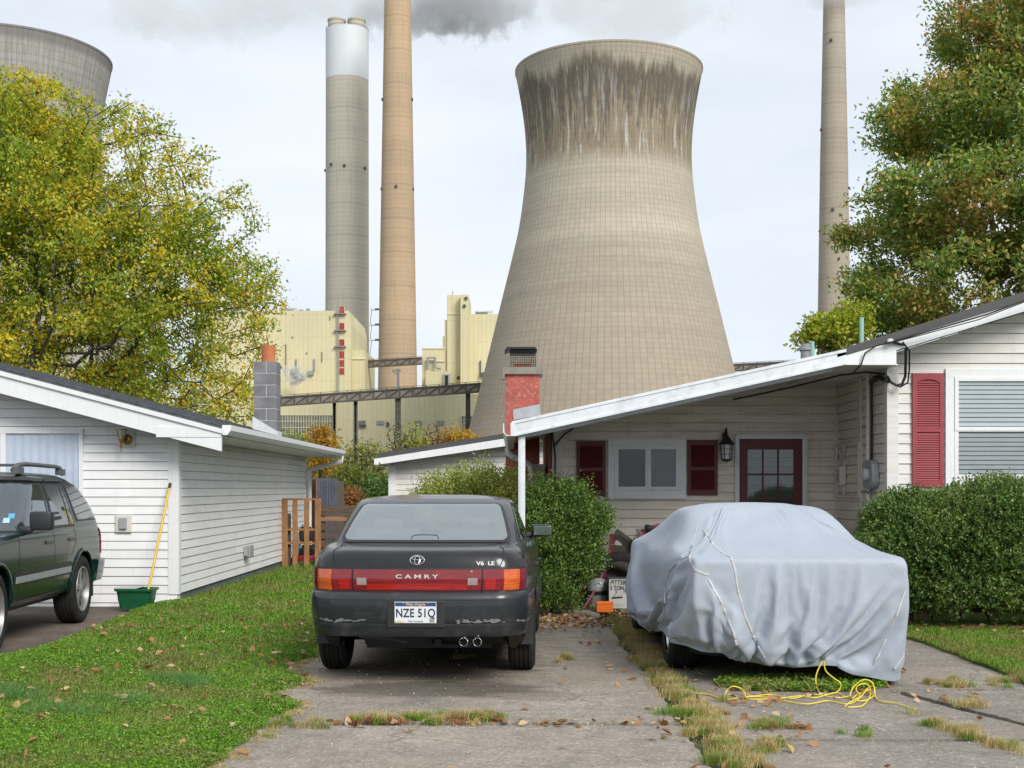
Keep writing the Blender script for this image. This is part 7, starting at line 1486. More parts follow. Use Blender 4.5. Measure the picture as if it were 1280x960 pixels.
2,-7,5,-1,1,2,-1,-3,-2,2,3,-4,-4,5,1,-2,-5,7,-4,2,-3,1,1,0,1,-1,0,2,2,1,1,-3,-5,-2,10,7,-7,-2,-12,-2,3,32,-29,13,1,3,1,-26,16,-7,16,-8,-6,5,-1,1,1,-1,2,0,1,-1,3,0,-1,5,-5,-13,14,5,-23,14,4,-3,-3,1,0,-5,7,7,-2,-3,-16,-2,10,2,1,-1,0,3,-2,-14,1,30,-16,4,1,-1,-1,-6,-7,16,-1,-6,0,1,-5,-2,8,4,0,-1,-2,1,-6,3,-2,5,-3,-2,3,-2,1,0,0,-2,-2,3,-1,-1,3,-2,2,-1,2,-3,
-5,1,3,3,-2,0,1,-1,-2,2,-1,-4,2,0,1,-8,7,-2,1,-5,4,3,0,-2,-1,1,1,0,2,-3,8,-3,-3,-1,-7,5,15,0,-12,-8,-6,24,-3,-18,21,0,0,-16,8,-10,12,3,-8,2,-1,1,1,3,-1,-1,1,-1,1,4,-5,7,0,-20,15,9,-19,0,12,-6,1,0,0,-5,4,10,-2,2,-24,8,-5,9,3,3,1,-3,-7,-10,14,6,-22,18,4,2,-8,-5,13,-4,-3,0,0,-1,-5,1,7,1,3,1,3,-7,0,2,-3,0,-4,2,-2,4,-2,-2,1,2,-2,0,-2,3,0,1,0,0,-1,0,
-7,5,0,-2,3,0,1,-1,0,0,-3,-2,3,2,-10,8,-3,2,-4,3,0,-3,3,2,-1,1,0,0,3,-2,-1,10,-9,0,-1,-6,4,6,10,-13,-5,-7,35,-39,26,0,-4,-7,1,8,-9,13,-15,4,1,-1,1,-1,2,0,0,2,-1,3,-3,7,0,-18,11,11,-12,-14,21,-4,-6,2,1,-3,0,13,-3,2,-8,-14,-1,5,5,2,6,-8,-14,4,28,-15,-11,11,3,-2,-4,8,-3,-2,0,1,0,-4,-11,12,5,2,1,-1,0,-12,6,-2,4,-2,1,0,0,-1,-1,2,0,-4,2,2,-1,1,-2,4,-3,2,-6,3,
-4,2,1,2,-1,1,-3,-5,7,-4,-3,2,3,-4,0,1,3,-5,0,3,0,-1,0,-2,3,1,0,1,1,0,-4,5,7,-9,0,0,-9,1,13,8,-12,-18,28,-17,17,-4,-7,14,-11,1,-11,19,-16,8,-2,-2,5,-2,-1,0,2,-3,4,2,-2,4,3,-13,-5,19,-4,-22,19,2,-6,0,0,-2,-4,16,-2,0,1,-20,-2,1,3,-2,4,-5,-3,16,16,-32,17,0,-1,0,5,-3,-3,-2,4,-1,-2,-14,5,11,4,0,0,-1,2,-5,1,0,0,-8,5,0,-2,1,2,1,-2,1,-1,-2,-1,2,2,0,4,-11,4,-5,
1,-5,1,4,-2,0,-11,10,-1,-3,0,4,-1,-12,13,-1,-6,-2,5,0,-3,4,2,-2,1,-2,2,0,4,-1,-3,0,7,5,-12,0,0,-5,1,12,8,-19,-9,35,-19,9,-18,14,-6,3,-15,21,-12,3,0,0,3,-2,2,0,0,0,1,2,-1,0,7,-8,-15,22,3,-25,4,9,1,-4,3,0,-8,15,1,3,0,2,-26,-3,-3,1,12,-13,7,27,-4,-30,21,0,5,-9,-1,-6,3,9,-2,-7,-8,-1,10,7,5,-5,3,0,-2,-3,0,1,-3,13,-11,-2,2,-2,1,-1,-3,-5,8,0,-2,2,0,1,-9,7,3,0,
-5,3,2,-4,2,-7,7,-2,-4,1,4,0,-14,13,-5,3,-5,6,0,-2,2,1,-4,5,-1,0,0,1,2,2,-3,-4,3,5,5,-7,-3,0,-8,3,10,-4,-17,37,-33,20,-17,17,-7,-12,-1,17,-2,-1,1,-2,5,-2,0,3,-2,3,2,-3,3,-8,11,-2,-22,18,10,-18,-11,27,3,-17,4,-1,-13,19,2,-3,5,2,-26,-3,12,15,-28,4,15,12,-12,-5,7,8,-3,-15,-6,17,0,-6,-3,-9,-2,2,14,3,2,-7,6,1,3,-7,1,-1,1,0,10,-6,-10,2,0,-1,-5,2,-3,0,6,3,-3,-1,1,1,1,-5,
5,-8,-1,4,-13,2,2,1,1,3,0,-13,9,-1,5,-8,5,1,-2,-1,3,-1,2,0,-2,3,-2,3,0,5,-3,-5,1,1,9,4,-7,-3,-6,-4,3,21,-23,0,-4,20,-20,9,3,7,-20,11,7,-2,-1,0,6,-6,0,-3,6,-2,1,2,2,-6,9,2,-20,4,20,-7,-22,19,5,-16,11,-2,-12,11,8,2,3,-1,-7,-12,0,8,-21,14,18,2,-33,19,5,-4,13,-30,18,-11,-4,-8,6,-4,1,24,-7,4,2,-5,4,1,-1,-3,-2,1,3,-4,4,-10,6,-1,-2,-1,11,-2,0,-17,8,0,1,-2,10,-7,-1,9,
-14,12,-2,-15,5,5,4,-4,1,3,-15,5,6,2,-5,1,4,-1,-2,4,-3,0,5,-2,1,-1,2,0,2,3,3,-9,-1,1,2,5,7,-2,-8,-7,-3,15,-5,-19,1,10,-4,6,3,15,-22,1,10,-2,1,2,1,-1,0,-1,4,1,2,-2,0,-2,0,8,-10,-14,25,3,-30,2,22,8,-7,-5,-13,3,17,4,-7,4,-3,-11,17,-27,5,8,11,-8,-19,22,10,-14,-28,28,-14,-5,-6,14,-7,0,10,7,-1,5,0,-3,1,3,-2,-2,-2,0,-3,6,-1,4,4,-14,2,1,0,5,-3,-3,-1,1,2,0,0,1,-9,4,
-6,0,-9,8,8,-1,-4,0,2,-17,10,10,-8,-5,-1,7,1,-5,4,-4,3,1,-1,2,-1,2,0,1,0,2,1,0,-8,1,2,1,7,4,0,-8,-7,1,20,-26,17,-14,-3,6,2,14,-15,-7,11,0,2,1,1,0,-2,0,8,-8,1,4,1,-2,-9,19,-6,-23,26,5,-18,-14,18,13,0,-6,7,-24,21,4,2,-5,-4,-4,3,-25,17,10,5,-23,-3,23,-9,-19,30,-34,-1,0,9,0,-6,16,11,-15,12,3,-22,25,-9,1,2,-3,0,1,-3,4,-6,9,0,4,-13,1,-3,9,-1,-9,3,-2,-1,2,2,4,-6,-17,
0,-2,8,-13,-1,1,-1,4,-14,8,6,-11,8,-4,3,2,-6,4,-4,2,2,3,0,-5,6,0,-1,0,3,2,1,-2,4,-10,0,3,1,2,10,-2,-8,-12,19,-10,23,-33,24,-21,4,15,-5,-17,11,1,0,4,1,-1,-3,6,-9,10,1,-3,1,2,-4,9,-2,-22,7,18,1,-29,10,9,10,4,-7,-22,6,10,13,-3,-4,-3,-19,30,-16,6,4,-29,15,16,-15,6,-5,-9,4,14,-9,-11,11,9,-4,15,-8,0,-4,0,-2,-3,1,1,-1,0,4,-10,3,-3,2,9,-6,-5,5,-16,3,8,1,-2,0,0,-15,-1,13,9,
-4,4,-13,18,0,-1,-10,-11,7,5,-10,9,-8,3,5,-7,3,-4,5,3,-2,3,1,-2,1,0,0,0,3,-1,6,-3,1,0,-9,-2,6,1,3,9,2,-20,0,21,-23,-2,-6,4,5,10,14,-26,10,0,1,4,-3,-2,5,0,-3,8,-1,-1,-1,-1,1,-9,16,-8,-16,25,-7,-15,-4,18,-10,11,5,-25,-2,3,8,-6,26,-4,-13,10,-3,12,-13,-18,19,3,-23,12,-13,33,-8,-7,18,-4,0,4,-8,1,1,-1,-4,2,-5,2,-5,4,3,-5,-7,12,2,-11,0,-4,12,-9,0,-10,-7,25,-11,1,2,-16,17,-5,2,-11,
-4,-2,-2,9,0,-19,14,9,-12,5,-4,3,-7,4,2,-8,-1,6,2,-2,0,-1,1,2,0,0,1,1,-1,-5,10,1,-6,8,-7,3,-7,-3,5,4,6,-5,-15,21,-24,4,30,-29,4,-1,26,-10,-8,-5,0,7,4,-2,1,3,2,5,-4,-3,-1,2,-2,-5,14,2,-28,15,4,2,-12,-7,6,21,-8,-8,-14,11,-8,-7,30,-1,6,-10,10,-3,-23,23,1,-12,0,-13,6,20,2,-7,6,1,0,0,-4,-1,0,0,-3,-2,-2,-4,0,5,-1,1,-3,0,-18,12,-2,2,-11,9,-12,21,4,0,-8,-5,-13,18,-17,13,-4,-4,
0,-6,14,-14,-5,16,-8,-5,12,-10,7,-7,11,-5,-10,5,-1,-2,2,1,0,0,-3,4,-2,0,-2,1,0,6,-7,15,-5,-5,6,-9,-4,3,-4,1,3,18,-7,-13,11,-7,-14,29,-29,2,2,18,-8,7,-11,12,-3,2,4,4,5,-2,0,-3,-1,-5,1,-1,-6,8,-5,-17,31,1,-31,-3,30,-10,-5,15,-9,-21,2,33,-21,21,-16,-6,18,-23,-6,18,5,-25,10,-9,21,-5,12,9,-18,15,-3,-6,7,-10,7,-14,13,-14,11,-7,-12,22,-3,-6,3,-5,10,-3,-6,-4,9,-2,4,-5,-2,-8,6,0,5,-10,7,-6,-4,16,
1,0,-1,1,1,-2,2,-1,0,0,0,0,-1,0,0,1,-5,1,-4,0,1,0,2,-2,2,0,1,-2,2,-1,7,-3,2,0,0,1,1,-1,-3,-3,-2,1,3,-5,8,-17,1,12,-10,1,7,8,2,-13,0,10,-2,3,3,-4,12,-1,1,-1,0,-6,-3,0,2,1,-4,-9,7,11,0,-5,-2,5,4,1,-3,-1,1,-3,-1,5,1,1,-3,-9,3,2,-4,-11,1,15,-11,-9,-2,1,13,-7,7,-2,5,-1,4,-5,2,-5,6,-4,3,1,-1,0,-4,-1,0,3,-1,0,1,1,-1,0,-1,0,0,-1,-1,-1,-1,1,0,2,
2,-1,1,0,-1,2,-2,0,0,1,0,-1,-2,1,0,-1,-8,1,1,0,0,2,-1,2,-1,0,3,-1,0,4,0,-1,1,1,-2,-1,-2,0,1,0,0,-1,2,-2,-8,10,-6,-2,4,-2,5,3,9,-9,-10,-1,7,13,-3,-3,8,3,-1,0,-15,10,-3,-3,-6,8,3,0,0,0,3,4,-1,-1,-2,-1,2,1,-1,-10,10,-2,-1,-4,-5,4,0,-2,-3,-2,5,0,-1,7,-2,0,-7,3,-5,3,-4,6,-7,7,-9,6,2,3,1,1,1,2,-4,-1,1,-4,0,-1,1,-2,1,0,0,2,-2,-1,1,-1,2,0,0,0),
(1011,0,-2,2,-2,1,0,0,1,-1,0,-1,1,-1,0,2,-3,3,0,0,0,-1,1,0,0,-1,4,2,3,3,3,3,5,3,7,1,5,2,7,7,7,20,22,19,41,44,40,41,41,40,45,41,42,36,18,1,-1,2,1,-2,-1,-7,-9,-12,-12,-18,-10,-17,-16,-12,-16,-15,-14,-15,-16,-13,-14,-14,-16,-14,-12,-11,-16,-15,-15,-15,-15,-14,-15,-14,-14,-14,-12,-18,-15,-15,-10,-7,0,-5,-2,-6,-2,-5,-3,-3,-4,-6,-1,-5,-1,-2,1,-1,1,-1,1,0,-1,0,-1,0,2,0,0,-1,1,-2,1,-1,1,-1,1,0,0,0,
-109,4,0,-1,3,-1,-3,2,-1,1,0,4,-10,7,-5,-1,4,-4,0,0,0,0,0,0,1,4,-6,6,-2,1,4,4,-2,10,-10,15,-7,7,3,-1,9,7,11,11,19,23,21,22,21,19,23,23,19,19,7,-1,1,-1,-1,2,-3,-1,-5,-7,-8,-4,-10,-7,-6,-12,-5,-7,-6,-6,-5,-10,-10,-6,-5,-10,-4,-10,-7,-8,-6,-7,-6,-13,-3,-9,-5,-9,-9,-4,-9,-4,1,-10,-2,-3,0,-6,-1,-2,-3,2,-8,7,-9,7,-5,4,-5,1,1,0,-1,0,0,-1,2,1,-3,-2,5,-1,0,0,-1,1,-1,-1,2,-2,-1,5,
-101,-4,3,-3,-1,1,4,-4,1,0,-1,1,3,0,4,-1,-1,0,1,0,1,2,-2,0,1,-2,9,-4,-4,6,-4,0,6,-5,5,-10,6,4,3,10,-2,10,11,9,25,19,23,21,22,18,26,14,17,22,8,-1,2,0,-1,-2,0,-4,-4,-5,-10,-6,-6,-5,-7,-4,-9,-7,-11,-7,-6,-9,-5,-9,-6,-5,-10,-4,-10,-7,-7,-8,-9,-3,-12,-5,-11,-4,-4,-13,-1,-6,-7,-4,-6,8,-8,10,-6,-2,-3,-2,11,-10,-1,0,0,-7,-1,7,-7,1,0,-1,0,2,-1,-1,1,2,-4,1,0,2,-1,0,1,2,-4,3,1,-4,
-98,0,-1,3,0,-2,-1,3,1,-2,2,-5,3,-2,-1,-1,2,2,0,0,0,0,0,-1,0,0,-4,5,7,-2,9,-7,2,2,4,6,1,-8,4,0,4,10,10,12,16,26,20,18,21,21,21,22,20,15,10,-3,1,-1,1,0,0,-3,-7,-6,-5,-10,-5,-11,-7,-7,-7,-5,-5,-7,-10,-4,-8,-8,-8,-4,-6,-7,-8,-7,-8,-9,-3,-8,-5,-8,-9,-8,-6,-9,-6,-9,-7,3,-1,-6,7,-7,0,0,1,-4,-8,2,7,-8,-1,0,6,-6,2,0,1,1,1,-3,1,0,-1,0,-2,0,1,1,-1,1,-2,0,3,-4,2,0,
-96,1,-1,-1,0,0,1,-2,-1,0,0,-2,7,-4,1,2,-1,-2,1,0,-3,-1,1,-1,1,1,3,-2,4,0,-2,11,0,-2,5,0,3,5,0,7,2,3,9,6,25,20,18,22,19,18,18,20,19,25,10,-1,3,-2,-2,1,-3,-2,-3,-9,-13,-5,-10,-5,-7,-9,-6,-7,-6,-9,-4,-7,-4,-7,-6,-10,-5,-3,-9,-7,-6,-5,-11,-6,-6,-10,-4,-8,-5,-6,-14,-9,12,-5,-1,-3,-5,-7,1,-3,2,3,-2,-5,-6,0,4,-3,-3,-1,5,0,-1,0,-1,3,-1,0,1,0,0,1,-3,1,1,-1,0,0,-2,4,-2,-3,
-99,0,2,-2,1,1,-3,4,-3,0,2,2,-4,1,1,0,-1,0,-1,-2,1,1,-1,2,-2,6,-3,-2,2,1,2,3,7,1,2,-4,9,-3,5,4,-4,14,9,10,17,21,20,20,18,16,23,27,32,-13,2,8,-10,-1,0,-2,-1,-7,0,-4,-7,11,5,-20,-6,-7,-6,-11,-7,-3,-8,-6,-11,-1,-5,-6,-5,-7,-8,-7,-8,-6,-5,-8,-11,-4,-8,-5,-7,-7,-3,-6,-11,-7,1,3,0,-2,1,-4,-1,-9,4,-2,7,-6,-6,3,-1,-2,-1,2,0,0,1,-1,0,1,0,-1,2,-1,2,-3,2,-2,2,0,-1,-1,-1,3,
-98,-1,0,0,-2,2,2,-2,2,2,-4,2,-1,0,-2,0,1,1,-3,3,0,0,0,1,1,-4,3,1,1,2,3,3,1,0,2,5,0,3,3,1,5,8,9,7,20,20,21,18,17,14,18,47,-17,31,11,1,0,-1,0,1,-1,-2,-8,-7,0,-25,-14,2,-5,-1,-8,-5,-7,-8,-4,-8,-4,-6,-4,-9,-3,-8,-8,-6,-7,-7,-6,-6,-5,-9,-5,-9,-3,-8,-6,-3,-15,9,-1,-4,-7,-5,6,-1,-6,0,-3,1,-9,3,2,-2,0,0,-1,-3,2,1,0,1,-2,2,-3,3,-2,0,0,0,-1,2,0,-1,2,0,-1,1,
-97,1,-2,2,2,-2,-1,-2,1,1,0,-1,3,-3,3,-2,0,-2,2,1,-1,0,-1,2,0,-1,-1,7,-1,4,-2,-1,7,-2,6,-2,2,0,5,0,8,10,10,11,16,18,18,17,20,18,23,-20,48,19,11,-4,2,3,3,0,-1,-2,-5,-7,-5,-10,-3,-9,-11,-9,-6,-4,-7,-8,-8,-3,-6,-10,-5,0,-10,-2,-7,-7,-7,-7,-10,-4,-7,-4,-8,-6,-7,-5,-6,-8,11,-14,-1,-1,-5,0,-10,4,0,-3,-4,-2,0,-3,-1,1,-3,3,0,0,-1,-1,2,-3,1,-3,4,-2,2,0,-1,1,2,-1,-3,3,-1,-1,2,-2,
-94,-2,2,-1,-2,0,3,1,-1,-3,3,0,-1,1,-1,1,0,0,1,-3,1,2,2,-4,-1,1,5,-1,1,-1,5,0,0,4,1,1,4,1,2,8,2,10,9,8,17,17,17,20,15,19,14,23,14,27,6,0,2,-2,-2,1,-1,-3,-7,-2,-9,-8,-8,-8,-6,-3,-7,-10,-5,-6,-8,-7,-5,-6,-7,-5,-1,-8,-9,-6,-5,-7,-5,-7,-6,-5,-7,-3,-7,-4,-8,-7,-8,-5,3,-2,-1,0,0,-8,3,0,-4,0,-4,-1,-2,1,1,-5,1,3,-3,2,-3,1,0,0,0,2,-4,3,0,-1,0,1,0,-1,0,1,-1,0,
-92,1,-2,2,4,-2,-2,-1,1,3,-2,-1,-1,0,1,0,-2,4,-2,0,2,-2,-1,2,2,3,-4,1,2,0,0,6,0,3,1,0,3,2,4,0,6,8,14,4,17,19,17,11,20,17,14,22,18,14,7,1,0,-1,1,-2,0,-4,-1,-9,-7,-4,-4,-8,-4,-13,-6,2,-5,-10,-6,-5,-7,-7,-7,-4,-6,-2,-7,-6,-8,-4,-7,-5,-4,-9,-4,-9,2,-12,-8,-7,-9,1,0,0,-1,-3,0,1,-4,-1,-1,-3,-1,0,-3,-1,0,2,-2,-1,2,-4,3,0,1,1,-2,-1,2,-2,0,1,-2,0,1,0,0,-1,1,1,
-82,0,1,-3,-2,1,0,2,-1,-1,0,0,2,0,-1,1,-1,-2,2,2,-3,0,2,-2,-1,-1,5,-1,1,3,1,1,3,1,2,4,-3,2,3,4,2,8,6,12,14,18,11,21,14,0,35,11,17,9,3,2,0,1,-3,-2,-2,-1,-8,-1,-6,-1,-4,-4,-5,-4,-3,-10,-6,3,-5,-10,-5,-8,-7,-8,2,-7,-4,-7,-4,-7,-4,-6,-8,-2,-6,-3,-10,-7,-4,-7,13,-9,-2,-2,-3,1,-4,-7,-1,1,-2,-1,-2,-2,1,-4,0,-2,2,-2,2,1,-2,0,0,0,1,-2,3,0,-1,0,0,-1,3,-1,1,-2,1,-1,
-39,-1,0,3,-2,2,0,-2,0,0,0,3,-4,1,0,0,3,0,-2,-2,3,-2,0,1,-1,2,0,-1,3,2,-2,0,0,1,1,-1,4,-1,2,2,2,3,5,3,8,5,11,1,8,10,4,6,6,7,6,0,-1,-1,0,0,1,-3,-6,-4,-1,-6,5,-2,-4,0,0,-1,-3,-5,-2,-3,-1,-6,4,1,-10,-1,-3,-2,-2,-1,-4,-2,-2,-4,0,-6,-1,-5,-4,-2,-2,2,1,-1,-2,-3,1,-1,5,-5,-3,1,1,-3,1,-2,-1,3,0,0,-1,0,0,1,1,-3,3,-2,-1,0,0,1,-2,4,-4,-2,1,4,-1,2,
-35,4,0,-2,3,-2,-1,2,-1,0,-1,-1,2,1,-2,0,-1,0,2,2,-3,1,-2,1,1,1,-2,2,1,1,2,0,1,-1,3,-3,1,1,2,-2,4,2,3,3,8,8,3,10,-2,18,1,-1,4,1,-3,2,2,-1,-5,-3,-16,9,6,-3,9,0,-4,-1,1,-2,-6,-6,0,-3,-3,-1,7,2,-13,3,1,-1,-5,0,-3,-1,-3,-4,-1,-4,-3,-1,0,-2,-1,-2,3,-1,-6,0,1,0,3,-2,-4,1,1,-3,1,-8,1,3,-1,1,-3,3,-2,2,-1,0,-1,2,-3,4,-2,1,1,-1,2,-3,1,3,-3,-1,1,-3,
-3,1,0,-2,1,0,2,-4,4,-2,3,-1,-4,3,2,-4,3,-3,2,-2,3,0,1,-1,-3,-9,-12,12,9,0,1,2,1,-2,-1,2,2,-2,1,1,-2,2,0,-1,-1,1,3,-3,0,-2,1,1,-3,-1,-3,5,-1,0,3,5,-3,-10,8,1,-2,-3,-1,2,3,-1,-1,1,-2,-1,1,0,3,-1,2,-3,1,0,1,-1,0,-2,1,2,-1,2,-3,1,-2,1,0,-1,12,-5,1,1,-3,1,-3,2,-2,2,-4,0,-4,-1,-14,11,5,-1,3,-2,2,-2,3,-1,1,0,0,-4,4,-1,-2,2,0,-4,-1,4,2,0,-3,3,
-2,0,0,-1,2,1,0,-2,-1,1,2,-2,1,1,-1,-2,0,3,-3,2,-1,0,1,0,1,0,3,-4,-2,3,0,1,-3,3,0,-1,0,1,-4,4,-1,-1,1,-1,3,-2,0,3,-6,1,-1,1,1,1,1,-2,1,2,-1,0,3,-6,-4,4,-3,3,-2,2,-3,4,0,-1,0,0,-2,3,-1,0,1,-2,4,-1,0,1,-1,0,2,-2,-1,1,0,-3,0,2,-1,0,6,0,0,-1,2,-2,1,-1,2,-3,2,-4,-2,1,2,-1,1,2,-1,0,-1,1,-2,1,-2,-1,-3,6,-3,0,0,2,-2,3,-6,1,4,0,-2,2,
-2,-1,1,0,2,1,-3,1,-4,6,-1,0,-1,1,-1,-1,-1,1,1,-1,0,1,0,1,0,1,0,-1,-2,-1,4,1,3,-3,-3,1,0,1,2,-5,2,0,1,1,-3,2,0,-3,3,-2,-1,1,-1,-2,4,-1,1,2,0,-1,3,-6,1,-3,0,-1,4,-1,0,-2,3,0,-2,1,3,-3,0,3,1,-6,4,0,0,-1,1,1,-2,-1,2,-2,1,2,0,-3,0,0,5,2,-2,1,0,0,1,0,1,-1,-6,1,1,-1,2,-2,0,0,0,0,0,-1,-1,-1,-1,1,5,-2,1,-4,2,0,2,-5,1,0,2,0,1,0,
0,-2,0,0,2,0,-2,-2,4,0,-1,-1,2,-1,-1,-1,0,1,-1,1,0,-1,2,2,-2,1,0,-1,1,2,-2,-1,2,2,1,0,-4,-1,0,2,-1,0,0,1,2,-1,0,-5,2,0,-2,1,-2,0,2,1,1,2,0,-1,6,-8,-4,1,1,0,1,-4,4,0,1,0,0,0,-1,0,0,1,0,0,-1,2,0,0,1,-2,1,1,-1,-1,1,0,-1,-1,1,1,3,-1,1,2,-3,2,-3,-1,1,0,1,0,-3,1,-1,1,0,-1,-1,0,-1,0,1,1,2,1,-1,-1,-3,0,2,1,1,-6,2,1,1,1,-1,0,
0,-3,1,1,1,0,-3,3,0,1,-1,-1,2,0,-4,0,1,0,0,1,-2,2,4,-9,3,3,0,0,0,-1,1,-1,0,0,2,0,4,-1,-2,-1,1,-2,-1,0,-1,2,1,-1,-3,0,1,0,0,-1,-1,3,1,3,0,-3,-1,0,-2,0,-1,2,-2,-2,2,4,-2,1,0,-2,-2,2,1,4,-3,0,-1,0,3,-3,0,3,-2,1,0,-1,0,0,0,0,1,-1,2,1,2,-3,2,-3,1,2,-1,0,2,-3,1,0,-2,0,-2,1,1,-1,0,2,0,0,-2,3,-1,-2,-2,0,4,0,-1,-1,-1,0,1,0,1,1,
-1,-2,1,0,1,0,1,-1,0,2,-1,-2,4,-3,-3,2,0,0,0,-3,4,8,-13,2,4,0,0,-1,1,1,1,2,-4,0,1,-2,-1,2,4,-1,-3,1,1,-1,2,-1,0,-2,-1,-4,4,-4,0,3,-1,2,2,1,0,-1,-2,1,-1,-3,-2,3,-1,0,3,0,-3,1,1,1,1,-1,-1,0,2,0,-5,5,-2,3,-1,-3,2,1,0,0,-1,1,-1,1,-3,3,-1,4,-3,3,-2,2,-1,2,0,4,-3,0,-3,-1,-1,0,-2,-3,5,1,1,-3,1,1,3,-4,-1,-1,0,1,3,-2,0,1,-4,3,0,2,-3,1,
1,4,-11,6,1,0,-2,0,2,-1,-1,2,0,-3,-2,1,2,-1,-1,3,10,-14,-1,6,4,-5,0,2,-1,0,1,2,0,-3,-1,2,0,-2,0,4,1,-5,-1,0,0,-1,0,2,1,-4,1,-2,2,-1,4,-2,1,3,0,-2,-1,-2,-3,1,-1,0,0,3,-2,-3,6,1,-2,1,-1,1,-3,2,-1,4,-3,2,0,-2,1,0,0,-2,1,2,0,0,0,0,2,2,-3,-2,1,-2,2,2,3,2,0,-3,-1,1,-2,-2,0,0,0,-4,0,4,-1,5,-1,-2,-2,2,-1,-2,-1,2,-2,1,2,-3,1,1,3,-4,1,1,
2,-1,-4,3,-2,0,1,1,0,1,-2,1,2,-4,-1,3,-3,-1,3,12,-15,-3,7,9,-9,0,-1,0,2,0,0,1,3,2,-4,2,-4,2,-3,-1,1,1,-2,3,-1,0,0,2,-6,2,-2,-1,-1,4,1,-1,2,1,0,-2,0,-1,-2,0,-1,1,0,-1,0,0,5,-3,1,-1,0,-1,3,0,1,-1,-1,-2,1,2,0,1,-2,2,-1,-1,1,-2,0,2,0,0,3,-1,1,-1,3,4,0,-4,0,-1,1,-4,-1,1,0,-1,2,-4,-5,4,3,0,-2,-1,5,-4,1,-3,3,0,5,-2,-2,-2,1,2,-2,3,-2,0,
1,-1,-2,2,1,-1,-2,1,5,-4,-2,4,-2,-3,-1,3,-3,4,12,-12,-5,3,13,-13,-1,3,-1,2,-1,1,3,-3,0,0,3,-2,0,0,3,-1,-4,6,-3,-4,3,0,-4,4,-4,1,0,-4,0,3,2,0,1,2,0,-2,-1,-1,-2,0,-1,-2,3,-1,-2,3,0,1,0,0,0,2,-2,-3,3,0,1,0,1,1,-2,1,1,-3,1,1,-2,1,2,-1,6,-3,-7,6,1,3,5,-3,-3,-1,0,2,-3,1,-3,0,0,-1,0,1,-5,-4,8,-7,9,1,-7,2,-1,2,-2,3,1,-1,-1,-1,3,-2,3,-4,3,-1,
5,-5,-2,2,1,-2,0,2,2,-6,8,-3,-2,-7,5,1,2,11,-8,-13,3,19,-14,3,-3,1,1,-4,4,-1,2,1,-4,2,3,-1,3,-1,-4,0,4,-5,0,0,-2,4,-2,-1,0,-1,-1,-1,-1,4,-1,2,2,1,0,-2,-1,0,-5,0,3,-4,2,3,-5,3,0,1,1,-1,0,-2,0,0,5,-1,0,-3,2,1,-1,1,0,2,-3,0,1,-3,3,2,4,-4,-8,8,1,10,-7,-4,2,2,-1,-3,2,-3,0,3,-4,0,3,-4,0,6,-12,12,-15,6,4,0,-2,0,1,1,1,-1,1,-3,2,0,-2,4,0,-6,
2,-4,1,3,-3,1,1,1,-3,11,-4,0,-9,-3,5,0,12,-3,-15,3,16,-4,0,-12,7,-3,3,2,-6,3,-2,3,4,-4,-1,-2,3,1,0,-2,-1,0,3,-3,0,-2,2,-6,4,-3,1,0,-4,4,1,1,2,2,-1,0,-3,-3,1,-3,0,0,-1,2,1,2,-7,8,-2,2,0,0,1,-3,3,-1,2,-2,-2,-2,5,0,0,-1,2,-1,0,1,1,3,-2,11,-22,11,12,-10,0,0,0,2,-1,0,-5,-1,2,3,-2,-6,3,7,-8,2,6,-14,10,-13,5,2,0,1,3,1,-4,12,-12,-1,2,2,1,-1,0,-1,
0,-7,7,3,-3,-1,1,4,5,-9,3,-7,-4,5,2,10,3,-16,-2,18,-1,-5,-6,-1,0,9,-6,-2,3,-2,2,2,-2,2,-4,5,-4,-2,4,2,-3,4,-3,-4,0,0,-1,0,1,-2,-1,0,-1,0,2,2,1,3,-2,1,-2,-1,-4,1,-3,1,1,0,0,-1,1,1,2,-2,0,1,-2,1,1,2,0,-2,0,2,1,-3,1,0,0,0,1,4,-2,9,-10,-1,-2,21,-12,-2,-1,3,0,-3,-1,1,-2,1,0,1,2,7,-17,7,-2,-1,-6,14,-9,-3,-2,3,1,-2,3,3,6,-6,-5,4,-1,1,-1,1,4,-6,
-5,2,3,0,-1,1,2,4,0,0,-8,-4,-1,5,7,8,-13,-9,17,5,-1,-11,-8,9,7,-5,-2,-1,0,2,-1,1,2,-2,3,-4,2,0,-1,0,3,-4,-1,3,-2,0,-3,3,-2,-2,-1,-1,0,2,3,-1,2,2,-2,2,-5,-1,-1,-1,-1,-2,2,-1,3,-3,3,0,1,1,-1,-1,1,0,3,-3,-1,1,-1,1,1,2,0,0,-1,1,-2,2,-2,3,8,-7,1,2,-2,1,0,-1,0,-3,3,0,-1,0,3,1,-2,5,5,-12,-1,-7,14,-9,-7,7,-2,-1,0,4,1,4,-1,-3,-7,3,4,-5,4,-3,-4,18,
-7,4,4,-1,2,-5,6,3,-1,-6,-5,-1,2,7,12,-8,-15,14,9,-2,-9,-7,2,9,0,-4,-2,0,0,2,-1,-3,2,1,1,3,-4,0,0,-1,2,1,3,1,-9,1,3,-5,-4,2,2,-1,-2,3,0,2,2,0,0,3,-5,0,-2,-3,2,-2,-1,0,2,-4,6,-4,4,0,0,1,-2,-1,1,-2,4,1,1,-3,1,-1,1,0,0,1,3,-3,12,-10,0,0,6,-4,0,1,1,-3,-2,3,-1,-1,4,-2,2,1,-1,2,0,-10,7,4,-17,10,-2,-1,2,-7,2,5,1,4,-1,-5,1,0,-2,1,-1,-2,18,-16,
